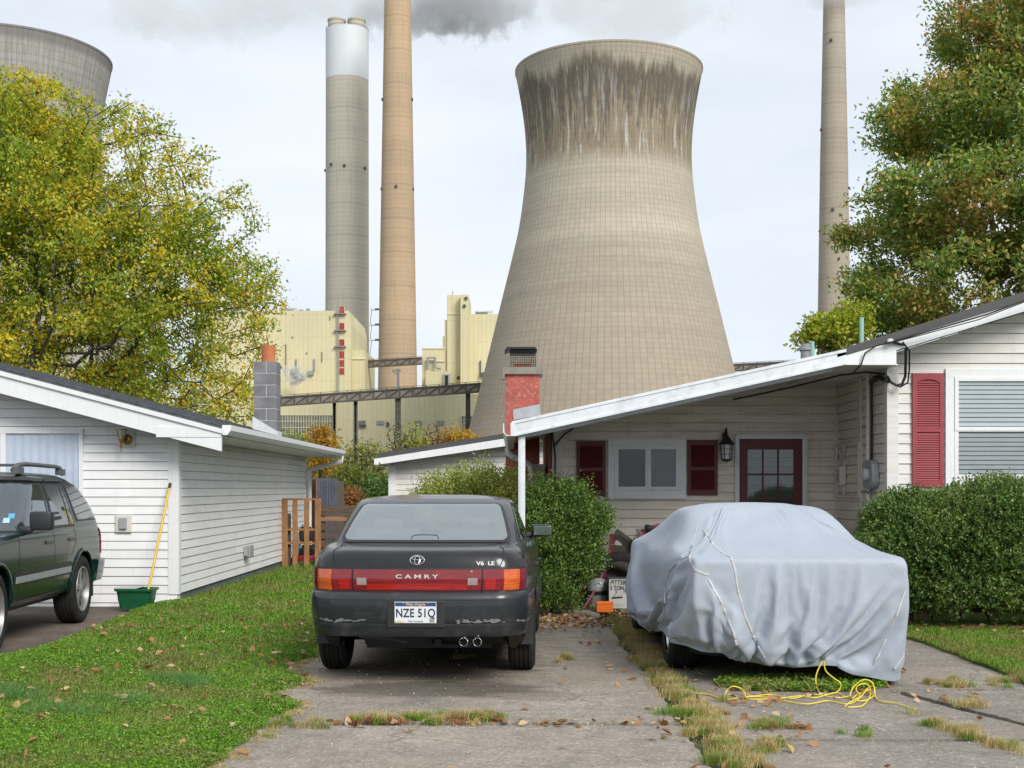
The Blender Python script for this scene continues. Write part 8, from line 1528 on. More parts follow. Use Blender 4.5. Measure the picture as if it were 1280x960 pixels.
-3,1,2,2,-1,-2,10,3,-13,-1,-4,-1,6,13,3,-25,12,14,-1,-10,-9,-3,13,2,0,-7,2,0,-1,0,1,1,0,-1,0,-1,4,-1,-2,2,-2,3,-1,-4,-2,1,1,0,1,-4,-2,-2,-1,4,5,1,-1,3,-2,1,-5,0,-2,-1,0,-1,-2,3,-1,-2,2,-2,6,-2,3,-3,0,2,-3,4,-1,-1,-1,0,1,0,-1,3,1,-1,3,0,6,-4,-2,1,9,-9,1,-1,-2,3,1,0,-1,3,-5,1,3,0,-2,3,-1,-1,2,-7,14,-16,4,-4,-3,4,2,-2,4,-1,2,-6,-4,5,2,-4,-2,19,-8,-12,
2,-1,0,-5,4,3,9,-17,3,-7,0,7,10,6,-14,0,14,0,-6,-11,-6,9,7,4,-7,-6,3,0,0,1,1,1,-3,2,-1,0,0,3,0,-3,3,-2,-3,6,-3,-4,0,1,-2,-1,-3,2,0,1,5,3,0,1,-4,0,-1,-2,-2,-2,-2,3,-2,1,-1,3,-2,0,1,3,-1,2,-1,-2,-1,2,2,0,-2,1,-1,2,-1,-2,1,8,-4,5,-4,4,-4,-2,14,-14,1,0,2,-1,0,0,2,1,-1,1,7,-7,1,0,3,-1,-3,-2,1,7,-7,-3,-1,-1,0,3,0,6,-7,-3,-1,4,4,-3,8,-3,-5,1,
-1,-1,6,3,-14,24,-6,-6,-13,-1,5,12,4,-3,-19,24,2,-4,-14,-6,5,7,5,-1,-9,0,4,-1,0,0,1,1,-1,-1,2,0,1,0,0,0,-4,2,7,-5,-2,-1,0,-1,-3,6,-12,3,-1,4,2,5,0,0,-3,-3,-1,-2,0,-1,2,-2,-3,3,-3,4,-4,5,-4,3,2,2,-2,-2,-5,9,-2,0,0,0,-1,2,1,5,1,-4,-2,12,-10,2,1,2,5,-12,1,4,1,-1,-1,4,-2,-2,1,3,4,-9,4,-1,-4,7,0,3,-16,14,6,-2,-14,0,1,1,10,-3,-21,9,2,4,3,1,-1,-1,-2,-5,
7,-5,2,-1,14,-2,-27,1,2,2,13,9,3,-28,16,8,0,-15,-4,-2,10,9,2,-11,-6,3,2,1,-2,1,0,2,0,2,-4,1,-3,1,3,0,0,1,-2,0,7,-9,-3,1,1,-5,-2,2,2,-2,8,5,-3,-1,4,0,-10,0,-2,-1,-1,1,0,-2,1,2,-4,6,-7,6,-2,6,-6,1,-5,8,0,-1,0,0,3,-1,0,4,1,-5,4,3,1,-4,-1,3,3,-1,1,-5,-3,3,2,1,3,-1,-2,2,0,0,-2,0,3,-1,-1,0,5,-16,13,-3,1,0,-3,6,-13,4,11,-22,15,2,-7,9,-11,6,-3,7,
-2,8,2,4,4,-29,1,0,3,16,5,1,-22,7,17,2,-21,2,-8,12,9,3,-9,-8,0,3,3,-1,0,-1,1,4,-1,-1,0,0,2,-3,-3,4,0,0,0,5,0,-6,-5,1,-2,-4,1,1,0,2,2,10,-4,-1,1,-2,-5,-1,1,-1,-3,0,1,-3,3,-3,0,-2,5,-1,2,-3,3,2,-4,6,-3,1,1,0,2,-4,11,-10,4,-1,12,-11,5,-4,7,-1,-7,1,-3,1,3,2,-1,0,-2,4,1,0,0,-2,2,-1,1,0,0,-6,6,4,1,0,6,-9,0,-10,0,0,6,-5,4,-2,1,-5,3,-1,-12,15,
5,1,10,1,-7,-2,-1,-6,5,6,4,-15,-6,21,0,-11,-3,-14,10,18,0,-8,-10,1,-1,4,1,0,-1,0,1,-3,6,-2,-1,-1,1,0,2,-2,4,-3,-1,1,0,-1,-3,-4,4,-6,1,-2,2,1,6,7,-1,-4,1,-5,-6,5,-4,1,0,-1,1,-3,2,-4,6,-4,1,-2,4,-2,2,0,5,-7,3,1,-1,2,-1,4,0,6,-5,1,7,-9,0,4,3,1,1,-3,-1,-1,-1,-1,3,-5,11,-5,1,10,-21,19,-2,-15,5,5,0,4,-16,20,-16,19,-1,-1,-8,-2,5,-18,8,3,3,3,-2,-1,-8,-2,22,-25,
7,5,-4,4,-17,-2,0,13,9,1,-3,-18,17,2,-2,-14,-9,6,22,-2,-7,-7,1,-6,3,2,2,-1,1,-1,0,3,-3,2,1,1,-4,1,-1,1,-3,3,0,-1,3,0,1,-6,-3,-2,2,-5,3,1,2,11,0,-7,3,-4,5,-9,-1,-2,1,-1,-1,-1,2,0,1,-4,6,-7,7,-3,-3,4,8,-15,10,1,2,-4,3,-1,2,-1,1,13,-9,5,-5,8,-9,4,-26,20,-1,3,4,-3,-3,0,-7,12,5,1,-1,4,-2,6,-7,-4,0,-4,13,-13,18,-16,7,5,1,-4,-9,13,-12,-1,7,-9,0,0,12,-1,-7,3,
8,6,3,-5,0,0,-7,11,2,2,-25,9,12,-2,-7,-19,6,22,-3,-10,-5,-1,0,-3,14,-5,0,0,0,1,1,-2,1,0,1,-2,0,1,-1,0,1,0,0,0,2,2,-8,-10,6,2,-5,-1,1,1,6,8,0,-12,7,-6,6,-5,-2,0,-2,2,-1,1,-3,0,0,0,-6,8,-4,5,0,6,-5,-8,1,8,-2,9,-10,6,-1,1,1,5,-6,4,-4,4,5,-4,3,-22,12,-3,-1,10,0,1,1,5,-1,1,1,1,1,3,-4,0,-2,7,-14,16,-7,-2,-4,11,1,-4,3,-2,-13,17,-15,4,4,3,-12,5,-2,-6,
16,0,0,-9,1,-10,18,-3,1,-10,-1,10,0,-4,-14,-3,25,-4,-10,-14,-1,1,8,3,5,-1,0,-1,-1,2,-3,1,2,-1,0,1,0,0,0,0,-1,-1,3,-2,6,-10,-3,1,-3,1,0,3,-1,-6,-2,23,-3,0,-10,-11,3,2,2,0,1,-2,2,-2,-5,4,-4,5,5,-3,-2,2,4,-8,8,1,-5,-4,10,0,-6,5,-3,2,2,5,-5,2,9,-10,1,0,-3,-1,-8,7,5,-3,7,1,3,0,-2,3,-1,4,-1,2,-5,-5,4,3,-4,12,-18,7,10,-3,-8,9,-2,1,2,0,0,0,-4,-13,14,-7,-3,-4,
18,-1,-19,-11,3,26,3,-5,-12,-5,17,1,-13,-11,-3,26,-9,-10,-3,8,1,0,-8,13,-6,8,-1,0,-1,-3,2,-1,-3,1,1,-1,2,0,1,-2,2,-2,-1,-2,0,5,-2,-1,-2,4,-6,-4,0,6,-11,20,0,1,-21,2,5,-4,0,1,2,0,-1,2,1,1,2,-1,-3,2,1,0,1,3,-8,9,-5,2,2,1,3,-4,0,1,2,-9,6,-2,-3,4,1,8,-11,5,0,-5,-2,7,-5,12,-5,-9,13,-10,12,-10,11,-16,5,10,2,-12,16,-29,23,3,-7,-6,13,-1,-7,-19,9,7,9,3,-1,1,-18,-12,2,28,
9,-2,-4,0,7,-2,-3,-3,1,4,-1,-1,-2,-4,4,-4,-18,2,2,5,4,2,5,7,-6,-1,1,0,0,2,-2,1,-3,3,-1,2,-2,0,-1,1,-1,1,-1,4,-2,-3,-1,1,0,0,1,-5,4,-10,-4,25,-2,-21,-2,10,-1,-2,0,0,0,2,2,-2,-1,3,1,2,-1,0,1,1,-2,1,1,-1,-1,1,0,2,-3,1,0,1,1,-4,0,2,0,1,2,-4,0,-5,-1,2,6,-3,3,-1,4,1,1,-2,3,-4,6,-2,2,1,2,0,-8,14,-8,4,0,1,-1,0,0,0,-3,1,1,0,-2,0,-3,-4,2,4,
12,-2,-2,0,-5,3,2,-1,-1,-2,0,-1,-6,5,-4,8,1,-1,1,0,-1,2,1,-9,3,-1,1,0,0,0,-2,1,4,-5,1,-1,2,-1,2,-1,0,-1,-1,2,-1,0,-3,2,-2,1,-1,-3,2,4,-14,3,23,-26,-1,-1,7,2,-2,-1,4,-3,0,1,3,1,3,-3,2,0,-1,0,1,1,-2,0,2,-2,2,-1,0,-1,0,-1,-1,1,3,-3,1,0,-1,3,1,1,2,0,-4,0,-2,1,-4,9,-6,4,-6,5,2,3,2,2,-2,1,4,-14,13,-4,-2,1,1,0,1,0,2,-1,-1,-2,3,1,0,1,0,-2),
(871,0,0,0,0,0,0,0,0,0,0,0,-1,0,0,0,0,0,0,0,0,0,0,-1,0,0,1,0,0,1,0,1,0,0,1,0,0,0,1,1,0,2,1,2,2,1,1,0,0,-1,0,-2,-3,-3,-1,1,0,0,0,-1,0,0,1,1,1,1,1,2,0,1,0,1,0,0,1,0,0,0,0,0,0,0,0,0,0,-1,0,0,-1,0,-1,-1,-1,-2,-1,-1,-1,0,0,-1,0,0,0,-1,0,0,-1,0,-1,0,0,-1,0,0,1,0,0,0,0,0,0,0,0,0,0,1,0,0,0,0,0,0,0,0,0,0,
-24,-10,2,0,1,-3,6,-2,-1,-1,0,-2,14,-12,12,0,1,0,1,1,0,0,1,1,2,-1,8,-12,11,2,-11,7,-12,5,-13,0,8,-2,6,12,-15,8,1,1,1,0,-1,-1,2,8,-14,-8,-1,-16,-6,0,2,1,0,0,-1,2,2,3,3,2,3,4,3,3,3,1,0,12,1,-7,5,4,-4,-4,2,-3,5,1,-5,-1,-1,0,5,2,3,-11,9,-12,10,-14,13,-6,10,1,-15,1,12,0,0,-13,11,-10,8,-17,10,-12,6,-1,-2,-1,0,0,-1,0,0,-3,1,-1,-4,6,-5,6,-3,1,1,0,1,1,1,-10,
-43,12,-1,1,0,0,-10,7,1,0,3,-5,-6,5,-11,-1,1,-1,0,-2,0,1,-1,1,1,3,-19,16,-1,-10,23,0,-2,-2,22,15,-18,2,4,-20,20,-2,6,4,2,3,0,0,-2,-10,0,-22,-24,6,-4,-2,2,1,2,1,0,1,1,0,3,11,-1,8,4,8,2,7,3,-6,2,3,-3,-3,6,3,4,3,-10,-1,6,1,0,-1,-7,2,-10,19,-22,19,-24,6,-4,3,-11,-10,12,-13,-12,8,5,3,-22,10,4,5,-9,14,-3,-10,8,1,-1,-1,1,0,0,1,-1,1,4,-7,5,-5,3,-3,1,0,-1,-1,-1,10,
-44,-1,-1,-1,-1,2,4,-5,1,0,-3,8,-1,-1,5,-4,-3,0,-1,1,-1,-1,1,1,0,3,15,-11,-6,13,-17,4,24,1,-20,-16,24,8,-13,4,13,2,4,3,7,0,-1,0,-6,-7,-21,0,-6,-6,1,-6,2,2,-1,1,1,-1,0,0,0,-4,7,1,-4,5,2,6,9,6,6,10,1,1,-1,2,-6,1,9,-4,0,1,0,-1,2,-6,4,-13,13,-23,1,4,-18,-2,7,4,-9,3,-3,2,-11,5,20,1,-22,6,4,-3,-12,10,-8,-2,2,2,0,0,1,2,0,0,0,0,1,-1,0,3,-3,0,1,-1,1,0,
-40,-1,-1,1,-2,1,0,1,-2,6,-3,2,-9,7,-3,1,2,0,1,0,4,1,1,0,1,-3,-3,8,-3,-3,10,-6,1,0,20,-4,-23,-5,11,8,-18,16,7,5,8,1,0,0,-8,-23,-12,0,0,5,11,-24,22,-3,0,-3,1,3,3,-1,-8,-10,-6,9,4,-6,3,-1,3,3,5,10,12,5,4,-1,2,-1,-3,5,-2,1,2,1,-3,-3,-2,-4,-6,-2,11,-4,-12,-15,-7,13,-4,12,7,-10,-1,-8,-10,5,17,-2,-15,9,7,-1,-6,-1,-1,-3,0,0,-1,0,0,0,-1,1,-1,1,0,-1,1,1,-1,2,-1,1,
-34,-1,1,1,0,-1,3,-3,1,-1,0,-5,4,2,-3,5,-1,2,1,1,-1,1,0,-1,-2,-1,1,3,6,2,2,-8,-8,4,-18,14,9,-8,7,-7,2,-3,6,6,10,-5,-1,0,-13,-7,-2,15,-49,-9,1,15,-29,0,-2,3,2,0,-3,10,-1,2,27,18,-1,-3,0,-2,-1,2,2,-2,2,20,-2,2,0,3,-1,1,3,1,0,2,3,-4,-2,-5,-6,-1,-11,1,0,25,0,-19,2,-6,-7,13,-3,15,-15,1,-19,15,14,-15,1,11,2,-1,-5,0,-1,-1,-1,0,-1,0,1,-1,0,-1,1,0,0,0,0,-1,4,-3,
-26,1,1,3,0,-3,-3,1,2,-6,4,3,0,-1,1,0,1,0,0,0,0,-2,0,-1,1,0,4,4,-5,-9,-9,3,1,3,17,-22,8,10,-16,1,0,1,0,0,-10,-4,-2,-2,6,-1,0,-53,57,35,-23,32,-4,-5,1,0,-1,-3,-1,-9,17,4,-18,-58,23,7,5,1,-2,-2,4,4,-9,1,-8,2,0,-2,2,0,2,1,1,3,4,7,-1,1,0,1,-6,-13,18,-6,4,13,6,9,-11,-19,20,-6,2,-4,21,-20,-12,15,-3,-15,10,10,-3,-3,0,1,0,-1,1,-1,0,0,0,0,-1,0,0,-1,2,-1,-1,-1,
-15,6,-5,-3,-2,4,-1,1,-2,3,0,-1,0,0,1,-2,0,0,-1,0,-1,1,2,-3,-2,6,0,-12,-5,8,9,-1,-6,0,-3,6,-7,4,-13,20,-14,-11,1,-2,-11,3,1,3,9,0,24,50,-5,-77,12,-17,7,7,4,3,-1,3,10,4,-7,9,0,37,-22,-35,-18,3,8,-1,-3,6,0,-9,5,-11,1,-2,0,2,-1,0,1,3,-3,-1,7,3,4,-2,0,0,4,12,-12,7,4,0,13,-10,-8,2,24,-11,-10,20,-4,-17,6,3,-9,3,3,4,-3,1,0,1,-1,1,0,0,-1,2,-1,-1,2,-1,-2,0,-2,3,
-6,0,-2,-2,4,0,1,0,0,-2,0,0,-1,2,-5,1,0,-1,-1,1,4,-4,-7,4,1,0,-11,4,10,4,-9,-6,0,-7,4,-1,-3,0,10,-16,17,-18,-3,-7,0,-2,6,4,12,14,-18,2,-12,34,0,-1,-2,-2,-4,-4,0,-1,-6,-1,1,-6,-8,-12,7,47,19,-25,-31,-1,0,-1,10,-15,4,-5,-6,2,1,-2,1,1,0,1,-3,3,4,-1,7,-5,6,11,5,3,-6,-4,14,-3,-11,17,-15,4,0,6,0,-1,11,-5,-7,4,1,-9,12,-3,1,-1,1,0,1,1,-1,1,1,-2,4,-2,-2,1,0,1,-1,0,
-5,0,0,0,0,0,0,0,0,1,-1,0,3,-6,4,0,-1,-1,2,3,-10,0,4,-1,-2,-1,7,-4,4,-8,-6,2,2,-1,-3,1,4,-10,10,-6,5,-1,-21,-2,-6,3,-1,8,8,8,-11,9,0,-10,-9,7,0,-1,-3,-1,-2,1,-3,1,2,6,10,5,0,-30,-7,36,29,-18,-17,-7,5,-5,-4,-3,-1,-1,-2,2,-2,2,1,-6,3,4,-2,8,-6,15,14,19,0,-22,3,6,-20,1,19,-18,21,-16,-10,7,10,-5,5,8,-6,0,2,0,-7,10,-1,-2,1,0,0,0,0,-1,0,0,1,-1,0,0,0,0,0,0,
-3,0,0,0,0,2,-2,0,0,0,0,4,-7,4,-1,0,0,1,4,-11,5,3,-1,0,0,0,-6,3,-2,-10,11,4,-5,-5,-3,0,-4,-2,0,-4,-3,4,2,-4,-11,11,5,1,-1,-30,40,-18,-16,-14,-9,9,-1,-2,-2,-5,-1,-1,-3,2,1,11,8,2,5,14,8,-25,3,29,13,-14,-7,-1,-6,-1,4,-6,1,-2,0,-1,-5,0,0,7,4,8,3,8,1,-14,-6,19,0,-3,12,-12,1,19,-10,3,5,-2,-18,4,-1,8,3,1,-1,0,0,-6,9,-3,-1,0,0,2,-2,0,0,0,0,0,0,2,-2,0,0,0,
1,-3,3,0,0,-2,2,0,0,0,0,-4,4,0,0,-1,1,0,-4,4,0,0,-1,0,1,-3,1,0,-3,5,-7,-8,7,2,-7,4,-2,-3,-1,-1,-2,6,1,-5,-3,2,-4,21,10,-14,-18,-2,-11,0,7,2,0,1,-2,-2,1,-9,0,-3,-2,1,8,6,0,2,0,14,-4,-7,3,13,0,-1,-14,0,4,5,-2,-1,-1,-4,1,-1,0,4,-3,0,3,7,-3,2,0,1,-1,-7,-1,12,-13,2,12,10,-6,-2,11,-13,-3,3,5,-2,2,0,0,1,-6,6,-1,0,0,-2,2,0,0,0,-3,3,-1,0,1,0,0,0,
-5,-3,3,0,0,0,0,0,0,0,0,0,0,0,0,1,-1,0,-2,2,0,0,1,0,-1,-3,2,4,-11,1,1,5,-10,2,-1,2,1,3,-8,5,-8,-12,-10,-5,3,-18,-2,-25,6,30,-9,0,25,-1,-1,1,1,-4,0,-1,-8,3,3,4,9,-8,-18,-5,-16,-2,-7,-3,-6,-4,-3,-1,-3,7,20,-1,-5,5,7,4,5,4,6,5,6,-8,6,1,10,5,11,9,8,-10,12,-2,-3,-9,14,-4,-13,5,2,-1,0,15,-8,-4,3,0,0,0,0,-1,1,-1,1,0,0,-1,1,0,0,0,-1,1,1,-2,1,0,0,0,
-24,0,0,1,0,-1,0,0,0,1,0,-1,0,0,0,0,-1,0,0,0,0,0,1,1,0,0,-3,0,4,-1,0,1,5,-2,-3,-1,-1,2,-1,0,0,1,0,1,0,1,0,1,2,-1,0,2,0,0,2,-3,1,1,-1,1,-1,5,-5,2,-1,0,1,-3,0,0,1,-2,1,-1,0,0,-1,3,-1,1,-3,0,-1,0,1,1,-1,1,-1,0,0,2,-3,0,0,4,2,-7,-1,0,0,14,-10,-1,2,-5,0,-1,3,-6,18,-9,-2,-1,0,-1,0,-2,0,-1,0,0,1,0,-1,0,1,-1,0,-1,1,0,0,0,0,0,
-24,0,1,0,-1,1,0,0,0,-1,0,1,0,0,0,-1,0,0,0,0,0,0,1,-1,1,1,4,-5,-1,3,1,-2,-1,-1,6,1,-1,-2,-3,0,1,1,-1,0,1,0,1,2,-1,1,0,2,0,0,1,-1,1,-1,1,0,0,0,0,-1,0,0,-1,1,0,-2,1,-1,-1,1,-1,0,0,1,-2,6,-5,-1,0,0,2,-1,1,-1,1,-1,0,-1,1,0,-1,-2,6,4,1,1,0,-11,0,0,1,0,-1,0,-3,2,-8,8,1,0,0,0,0,-2,0,0,0,0,-1,0,1,0,0,0,-1,0,0,0,1,0,0,-1,
-24,1,-1,0,1,0,0,0,0,0,0,0,0,0,0,0,0,-1,0,0,0,1,-1,1,0,-1,0,1,0,1,-2,2,2,0,-3,0,3,2,1,-6,0,0,1,1,0,1,1,7,-7,0,2,1,-1,1,0,0,0,1,0,0,1,-2,1,0,-1,0,0,-1,5,-4,-2,1,-1,0,0,0,-1,0,0,4,-3,-1,-1,0,2,0,-1,0,0,0,0,0,0,-1,-1,1,0,1,-1,-1,1,1,0,0,-2,0,0,1,-1,0,-1,1,0,1,-1,0,0,-2,-1,1,0,0,0,0,0,0,-1,1,0,-1,0,1,-1,1,0,0,
-23,-1,1,0,0,0,-1,0,1,0,0,0,0,0,-1,1,-1,1,-1,1,-1,0,1,0,0,0,-1,0,1,0,3,-1,-1,0,3,0,-4,0,2,6,-5,-3,0,2,1,0,0,7,-6,1,0,1,1,1,0,0,0,-1,0,0,2,-1,0,0,0,0,-2,2,1,-4,1,-1,0,-1,0,0,0,0,0,4,-2,-3,0,0,2,0,0,0,-1,0,0,0,-1,-1,1,-1,-1,0,1,1,-1,0,-1,1,1,0,-2,1,3,-3,-1,0,1,-1,1,0,0,-2,0,0,0,0,0,0,-1,1,0,-1,0,0,0,0,1,-1,0,0,
-23,0,0,0,0,0,0,0,-1,1,0,0,0,0,0,0,0,-1,1,-1,1,0,0,1,-1,-1,0,1,0,0,0,3,1,-2,-2,0,5,-1,-3,0,4,-4,0,1,0,1,1,2,-2,1,1,0,1,0,1,-1,0,1,0,0,0,-1,1,-1,0,-1,0,4,-2,-2,-1,1,-1,0,0,0,-1,0,1,0,2,-2,-1,-1,1,0,1,-1,0,0,0,0,0,-1,-1,1,-3,2,0,0,2,-1,2,-2,0,-2,2,2,-4,-1,1,0,1,0,0,0,0,-2,0,-1,0,1,0,-1,2,-1,0,0,0,0,0,0,0,0,0,0,
-24,0,1,0,0,-1,0,0,1,0,0,-1,0,0,2,-1,-1,0,0,0,0,1,0,0,-1,1,-1,0,1,0,0,0,2,3,0,-2,-4,1,4,0,-4,5,-4,0,1,0,2,1,-1,0,1,2,0,0,1,0,0,0,-1,0,0,1,-1,1,1,-2,1,0,-3,2,-1,-1,1,-1,0,-1,0,0,2,-3,5,-4,-1,0,2,0,-1,0,0,0,-1,1,-1,-1,2,2,-5,3,0,1,-1,-1,-1,1,0,3,1,-5,-1,1,-1,1,0,1,-1,0,0,-2,0,0,0,-1,0,1,-1,1,0,0,-1,1,-1,0,1,0,-1,1,
-24,2,-1,0,0,0,0,0,0,-1,0,1,0,0,0,-1,1,0,0,-1,2,-1,1,-2,2,-2,1,-1,0,1,1,0,0,-1,4,3,0,-2,-5,2,7,-5,-2,0,0,1,1,-1,0,2,1,3,-2,1,-1,0,0,1,0,0,0,-1,1,-1,1,-1,0,0,0,5,-6,-1,0,0,-1,0,0,0,1,-1,4,-2,-3,0,2,0,0,0,-1,0,0,-1,0,0,5,-4,-2,0,1,-1,-1,1,1,2,-1,2,-4,0,0,-1,0,0,0,1,0,0,0,-3,1,0,0,0,0,0,0,0,0,0,0,-1,0,1,0,0,0,-1,
-23,-1,1,0,-1,1,0,0,-1,1,0,0,0,0,0,-1,0,0,0,4,-3,1,-2,3,-2,0,-1,1,0,0,0,1,0,2,-3,-1,5,3,1,-7,-1,0,4,-2,0,1,3,-2,0,1,1,2,-1,0,1,0,0,-1,1,-1,0,0,1,0,0,-1,2,-3,2,3,-5,0,-1,-1,1,-1,0,0,2,-2,2,0,-2,-1,2,-1,1,0,0,-1,0,0,0,3,-1,-4,-2,2,0,0,2,4,-1,-4,4,-5,1,-2,1,0,-1,0,2,-1,1,-1,0,-2,-1,0,0,1,0,0,0,-1,1,0,-1,0,0,0,0,1,0,0,
-23,0,0,-1,1,0,-1,0,1,0,0,0,0,0,0,0,0,0,4,-4,1,-1,4,-4,-1,1,-1,0,1,0,0,0,1,-1,3,1,-3,-1,6,4,-10,11,-7,-1,0,0,2,-1,0,2,2,-1,0,0,0,0,0,1,0,0,0,0,0,0,-1,1,1,-2,4,-4,-2,1,-1,0,0,0,-1,1,0,0,-1,3,-2,-2,2,0,-1,0,0,1,-1,0,-1,7,-1,-7,3,1,-3,1,6,-6,-2,5,-4,0,-2,1,0,-1,0,1,-1,1,0,1,-2,0,-1,1,0,-1,0,-1,1,0,0,-1,0,1,0,0,0,-1,1,0,
-23,-1,1,0,0,-1,1,0,1,-1,0,0,0,1,-1,0,-1,5,-4,0,-1,6,-6,1,0,-1,0,0,0,1,0,1,-1,1,-1,0,4,0,-4,4,10,-14,1,3,-2,1,4,-1,-2,1,5,-3,1,-1,1,-1,1,0,0,-1,0,0,1,0,-1,2,-2,-1,5,-5,3,-3,-1,0,0,-1,1,0,0,0,-1,3,-2,-1,1,0,0,-1,0,0,0,0,5,-3,-1,-3,2,-2,1,10,-11,0,5,-5,1,-1,0,0,0,0,-1,1,1,-1,0,1,0,-2,1,-3,0,1,-1,1,-1,1,0,0,0,-1,0,0,0,1,-1,0,
-23,0,-1,1,0,0,0,0,0,2,-1,-1,0,1,-1,-1,3,-1,0,0,3,-3,0,0,0,-1,0,0,0,-1,1,0,1,-1,2,-2,-1,2,1,-1,1,-1,11,-7,-2,0,2,3,-4,2,3,-3,3,-2,1,0,-1,0,0,1,0,0,0,0,2,0,-3,0,3,-4,8,-8,-1,0,-1,1,-1,1,-1,1,0,2,0,1,-3,-1,0,1,0,-1,0,0,9,-5,-6,23,-20,-3,12,-12,1,4,-4,0,-1,0,0,2,-3,1,-2,2,0,1,-2,1,1,-3,0,2,-1,-1,0,0,0,0,0,2,-2,0,0,0,0,0,0,0,
-24,2,-1,0,0,0,-1,1,2,-3,1,0,2,-1,-2,3,3,-5,0,2,2,-4,0,0,0,2,-2,-1,1,0,0,0,1,1,-3,3,-1,-1,4,2,-3,15,-15,0,0,2,1,6,-8,2,1,-1,2,0,0,-1,1,0,0,0,0,-1,2,0,-1,2,-3,2,-3,3,2,-6,1,-1,-1,0,0,1,-1,2,-1,-1,3,2,-4,0,0,-1,0,0,0,7,-1,6,-13,-1,3,9,-11,0,2,-3,1,-1,0,0,0,1,-1,0,1,2,-3,1,0,-1,0,0,-2,0,0,0,0,0,0,0,2,-2,0,0,-1,1,0,0,1,-1,
-22,-1,0,0,0,0,0,1,-1,1,-1,2,-1,-1,1,6,-7,2,-1,4,-3,-2,1,-1,2,-2,0,0,-1,1,0,0,0,0,3,-3,2,0,-2,2,6,-6,-1,6,-3,0,1,1,-2,4,-2,1,0,1,-1,1,-1,1,0,0,-1,1,-1,1,0,2,-1,4,-6,5,-5,0,-2,-1,1,-1,0,0,-1,3,-1,1,5,-7,5,-4,0,0,0,-1,1,8,-10,0,19,-20,3,-2,-1,2,-1,0,-1,0,0,0,1,-1,0,1,-1,4,5,-9,-1,1,2,-4,1,-1,0,0,0,-1,1,1,-1,0,0,-1,1,-1,1,-1,1,3,
-22,-1,-1,1,0,0,0,0,1,-1,1,0,0,-1,8,-8,2,-2,7,-3,-4,1,0,0,0,-1,0,0,0,0,0,0,0,0,0,3,-2,-1,3,-3,1,6,14,-7,-11,2,-1,-1,1,1,0,4,-1,-1,1,-1,1,0,0,0,0,-1,1,1,-2,3,1,-2,-3,8,-9,6,-4,-2,0,-1,0,1,-1,4,-3,1,-3,4,4,-4,-2,-1,0,0,11,-7,12,-18,4,-4,4,-4,2,-1,0,-1,0,0,-1,1,6,-6,1,0,-1,1,2,-2,0,1,-2,-2,0,0,0,0,0,0,0,1,0,-2,1,0,-1,1,-1,2,4,-5,
-23,0,0,0,0,-1,3,3,-5,0,1,0,-1,3,3,-4,-2,7,-1,-6,0,2,-2,2,0,-2,0,0,0,0,1,-1,1,-1,0,0,3,0,-2,3,-3,11,-8,0,0,-1,0,4,-3,1,3,2,-1,-2,1,0,0,0,-1,1,-1,1,0,0,-1,2,2,-4,1,3,-3,9,-12,1,-2,1,-1,0,1,1,-1,0,1,1,3,-1,-2,1,-2,3,3,-8,13,-4,-10,-1,5,-3,-1,-1,-1,1,0,0,0,7,-6,-1,1,1,-1,1,0,-1,0,0,3,-6,-1,0,1,0,0,0,0,0,0,0,0,-1,1,-1,2,6,-5,-1,
-23,0,0,0,0,0,7,-7,0,2,1,-2,0,12,-14,1,6,2,-7,-1,3,-3,2,2,-4,1,-1,0,0,0,0,1,-1,1,-1,0,0,3,-1,-2,4,-2,4,11,-15,2,1,0,-1,1,8,-5,0,-1,0,1,0,1,-1,0,0,-1,0,1,1,-1,3,-4,6,-4,2,-1,-3,-2,-1,0,1,-1,2,-1,1,2,-1,1,2,3,5,-2,-11,16,-14,9,-8,8,-14,0,7,-7,0,2,-1,-1,0,1,4,1,-5,-1,6,-6,1,1,0,-1,0,-1,1,4,-6,0,-1,0,0,0,0,3,-3,0,0,0,0,0,4,-3,-1,0,
-23,-1,1,1,-1,10,-7,-2,2,0,-3,1,11,-10,2,1,4,-6,-3,2,-2,0,2,-1,-1,0,1,-1,-1,1,0,1,-1,0,2,-2,1,-1,3,-1,-2,0,20,-8,-3,-5,3,-3,1,5,7,-10,1,-1,1,1,0,-1,0,0,0,1,1,-1,0,-2,6,-4,6,-8,8,-10,10,-6,5,-9,-1,0,6,-5,1,-2,3,1,2,2,-7,4,7,-7,-5,21,-22,0,1,4,2,-9,4,-2,0,-1,0,6,1,-3,-4,1,3,-4,2,0,0,0,0,2,-4,1,9,-6,-6,0,-1,0,5,-2,3,-4,-1,-1,1,1,0,-1,0,1,
-22,-1,1,-1,15,-6,-5,0,-2,-1,-1,17,-6,-6,-4,7,-1,-6,1,0,-1,3,1,-5,1,-1,0,0,0,0,0,1,0,0,-1,2,-3,0,2,2,-1,3,-3,2,30,-31,6,-5,-1,3,10,-9,-1,2,0,2,-1,0,1,0,-2,-1,1,0,1,-2,2,2,-2,-3,10,-9,9,-11,3,-3,0,-1,5,-5,2,1,2,0,-3,0,-1,0,18,-18,7,3,1,-13,1,0,-1,4,-3,-1,2,9,-6,4,0,-7,-2,2,-1,-1,0,0,2,-1,-1,0,4,-8,4,-2,0,0,0,2,-2,0,3,1,-5,1,-1,2,-1,0,-1,3,
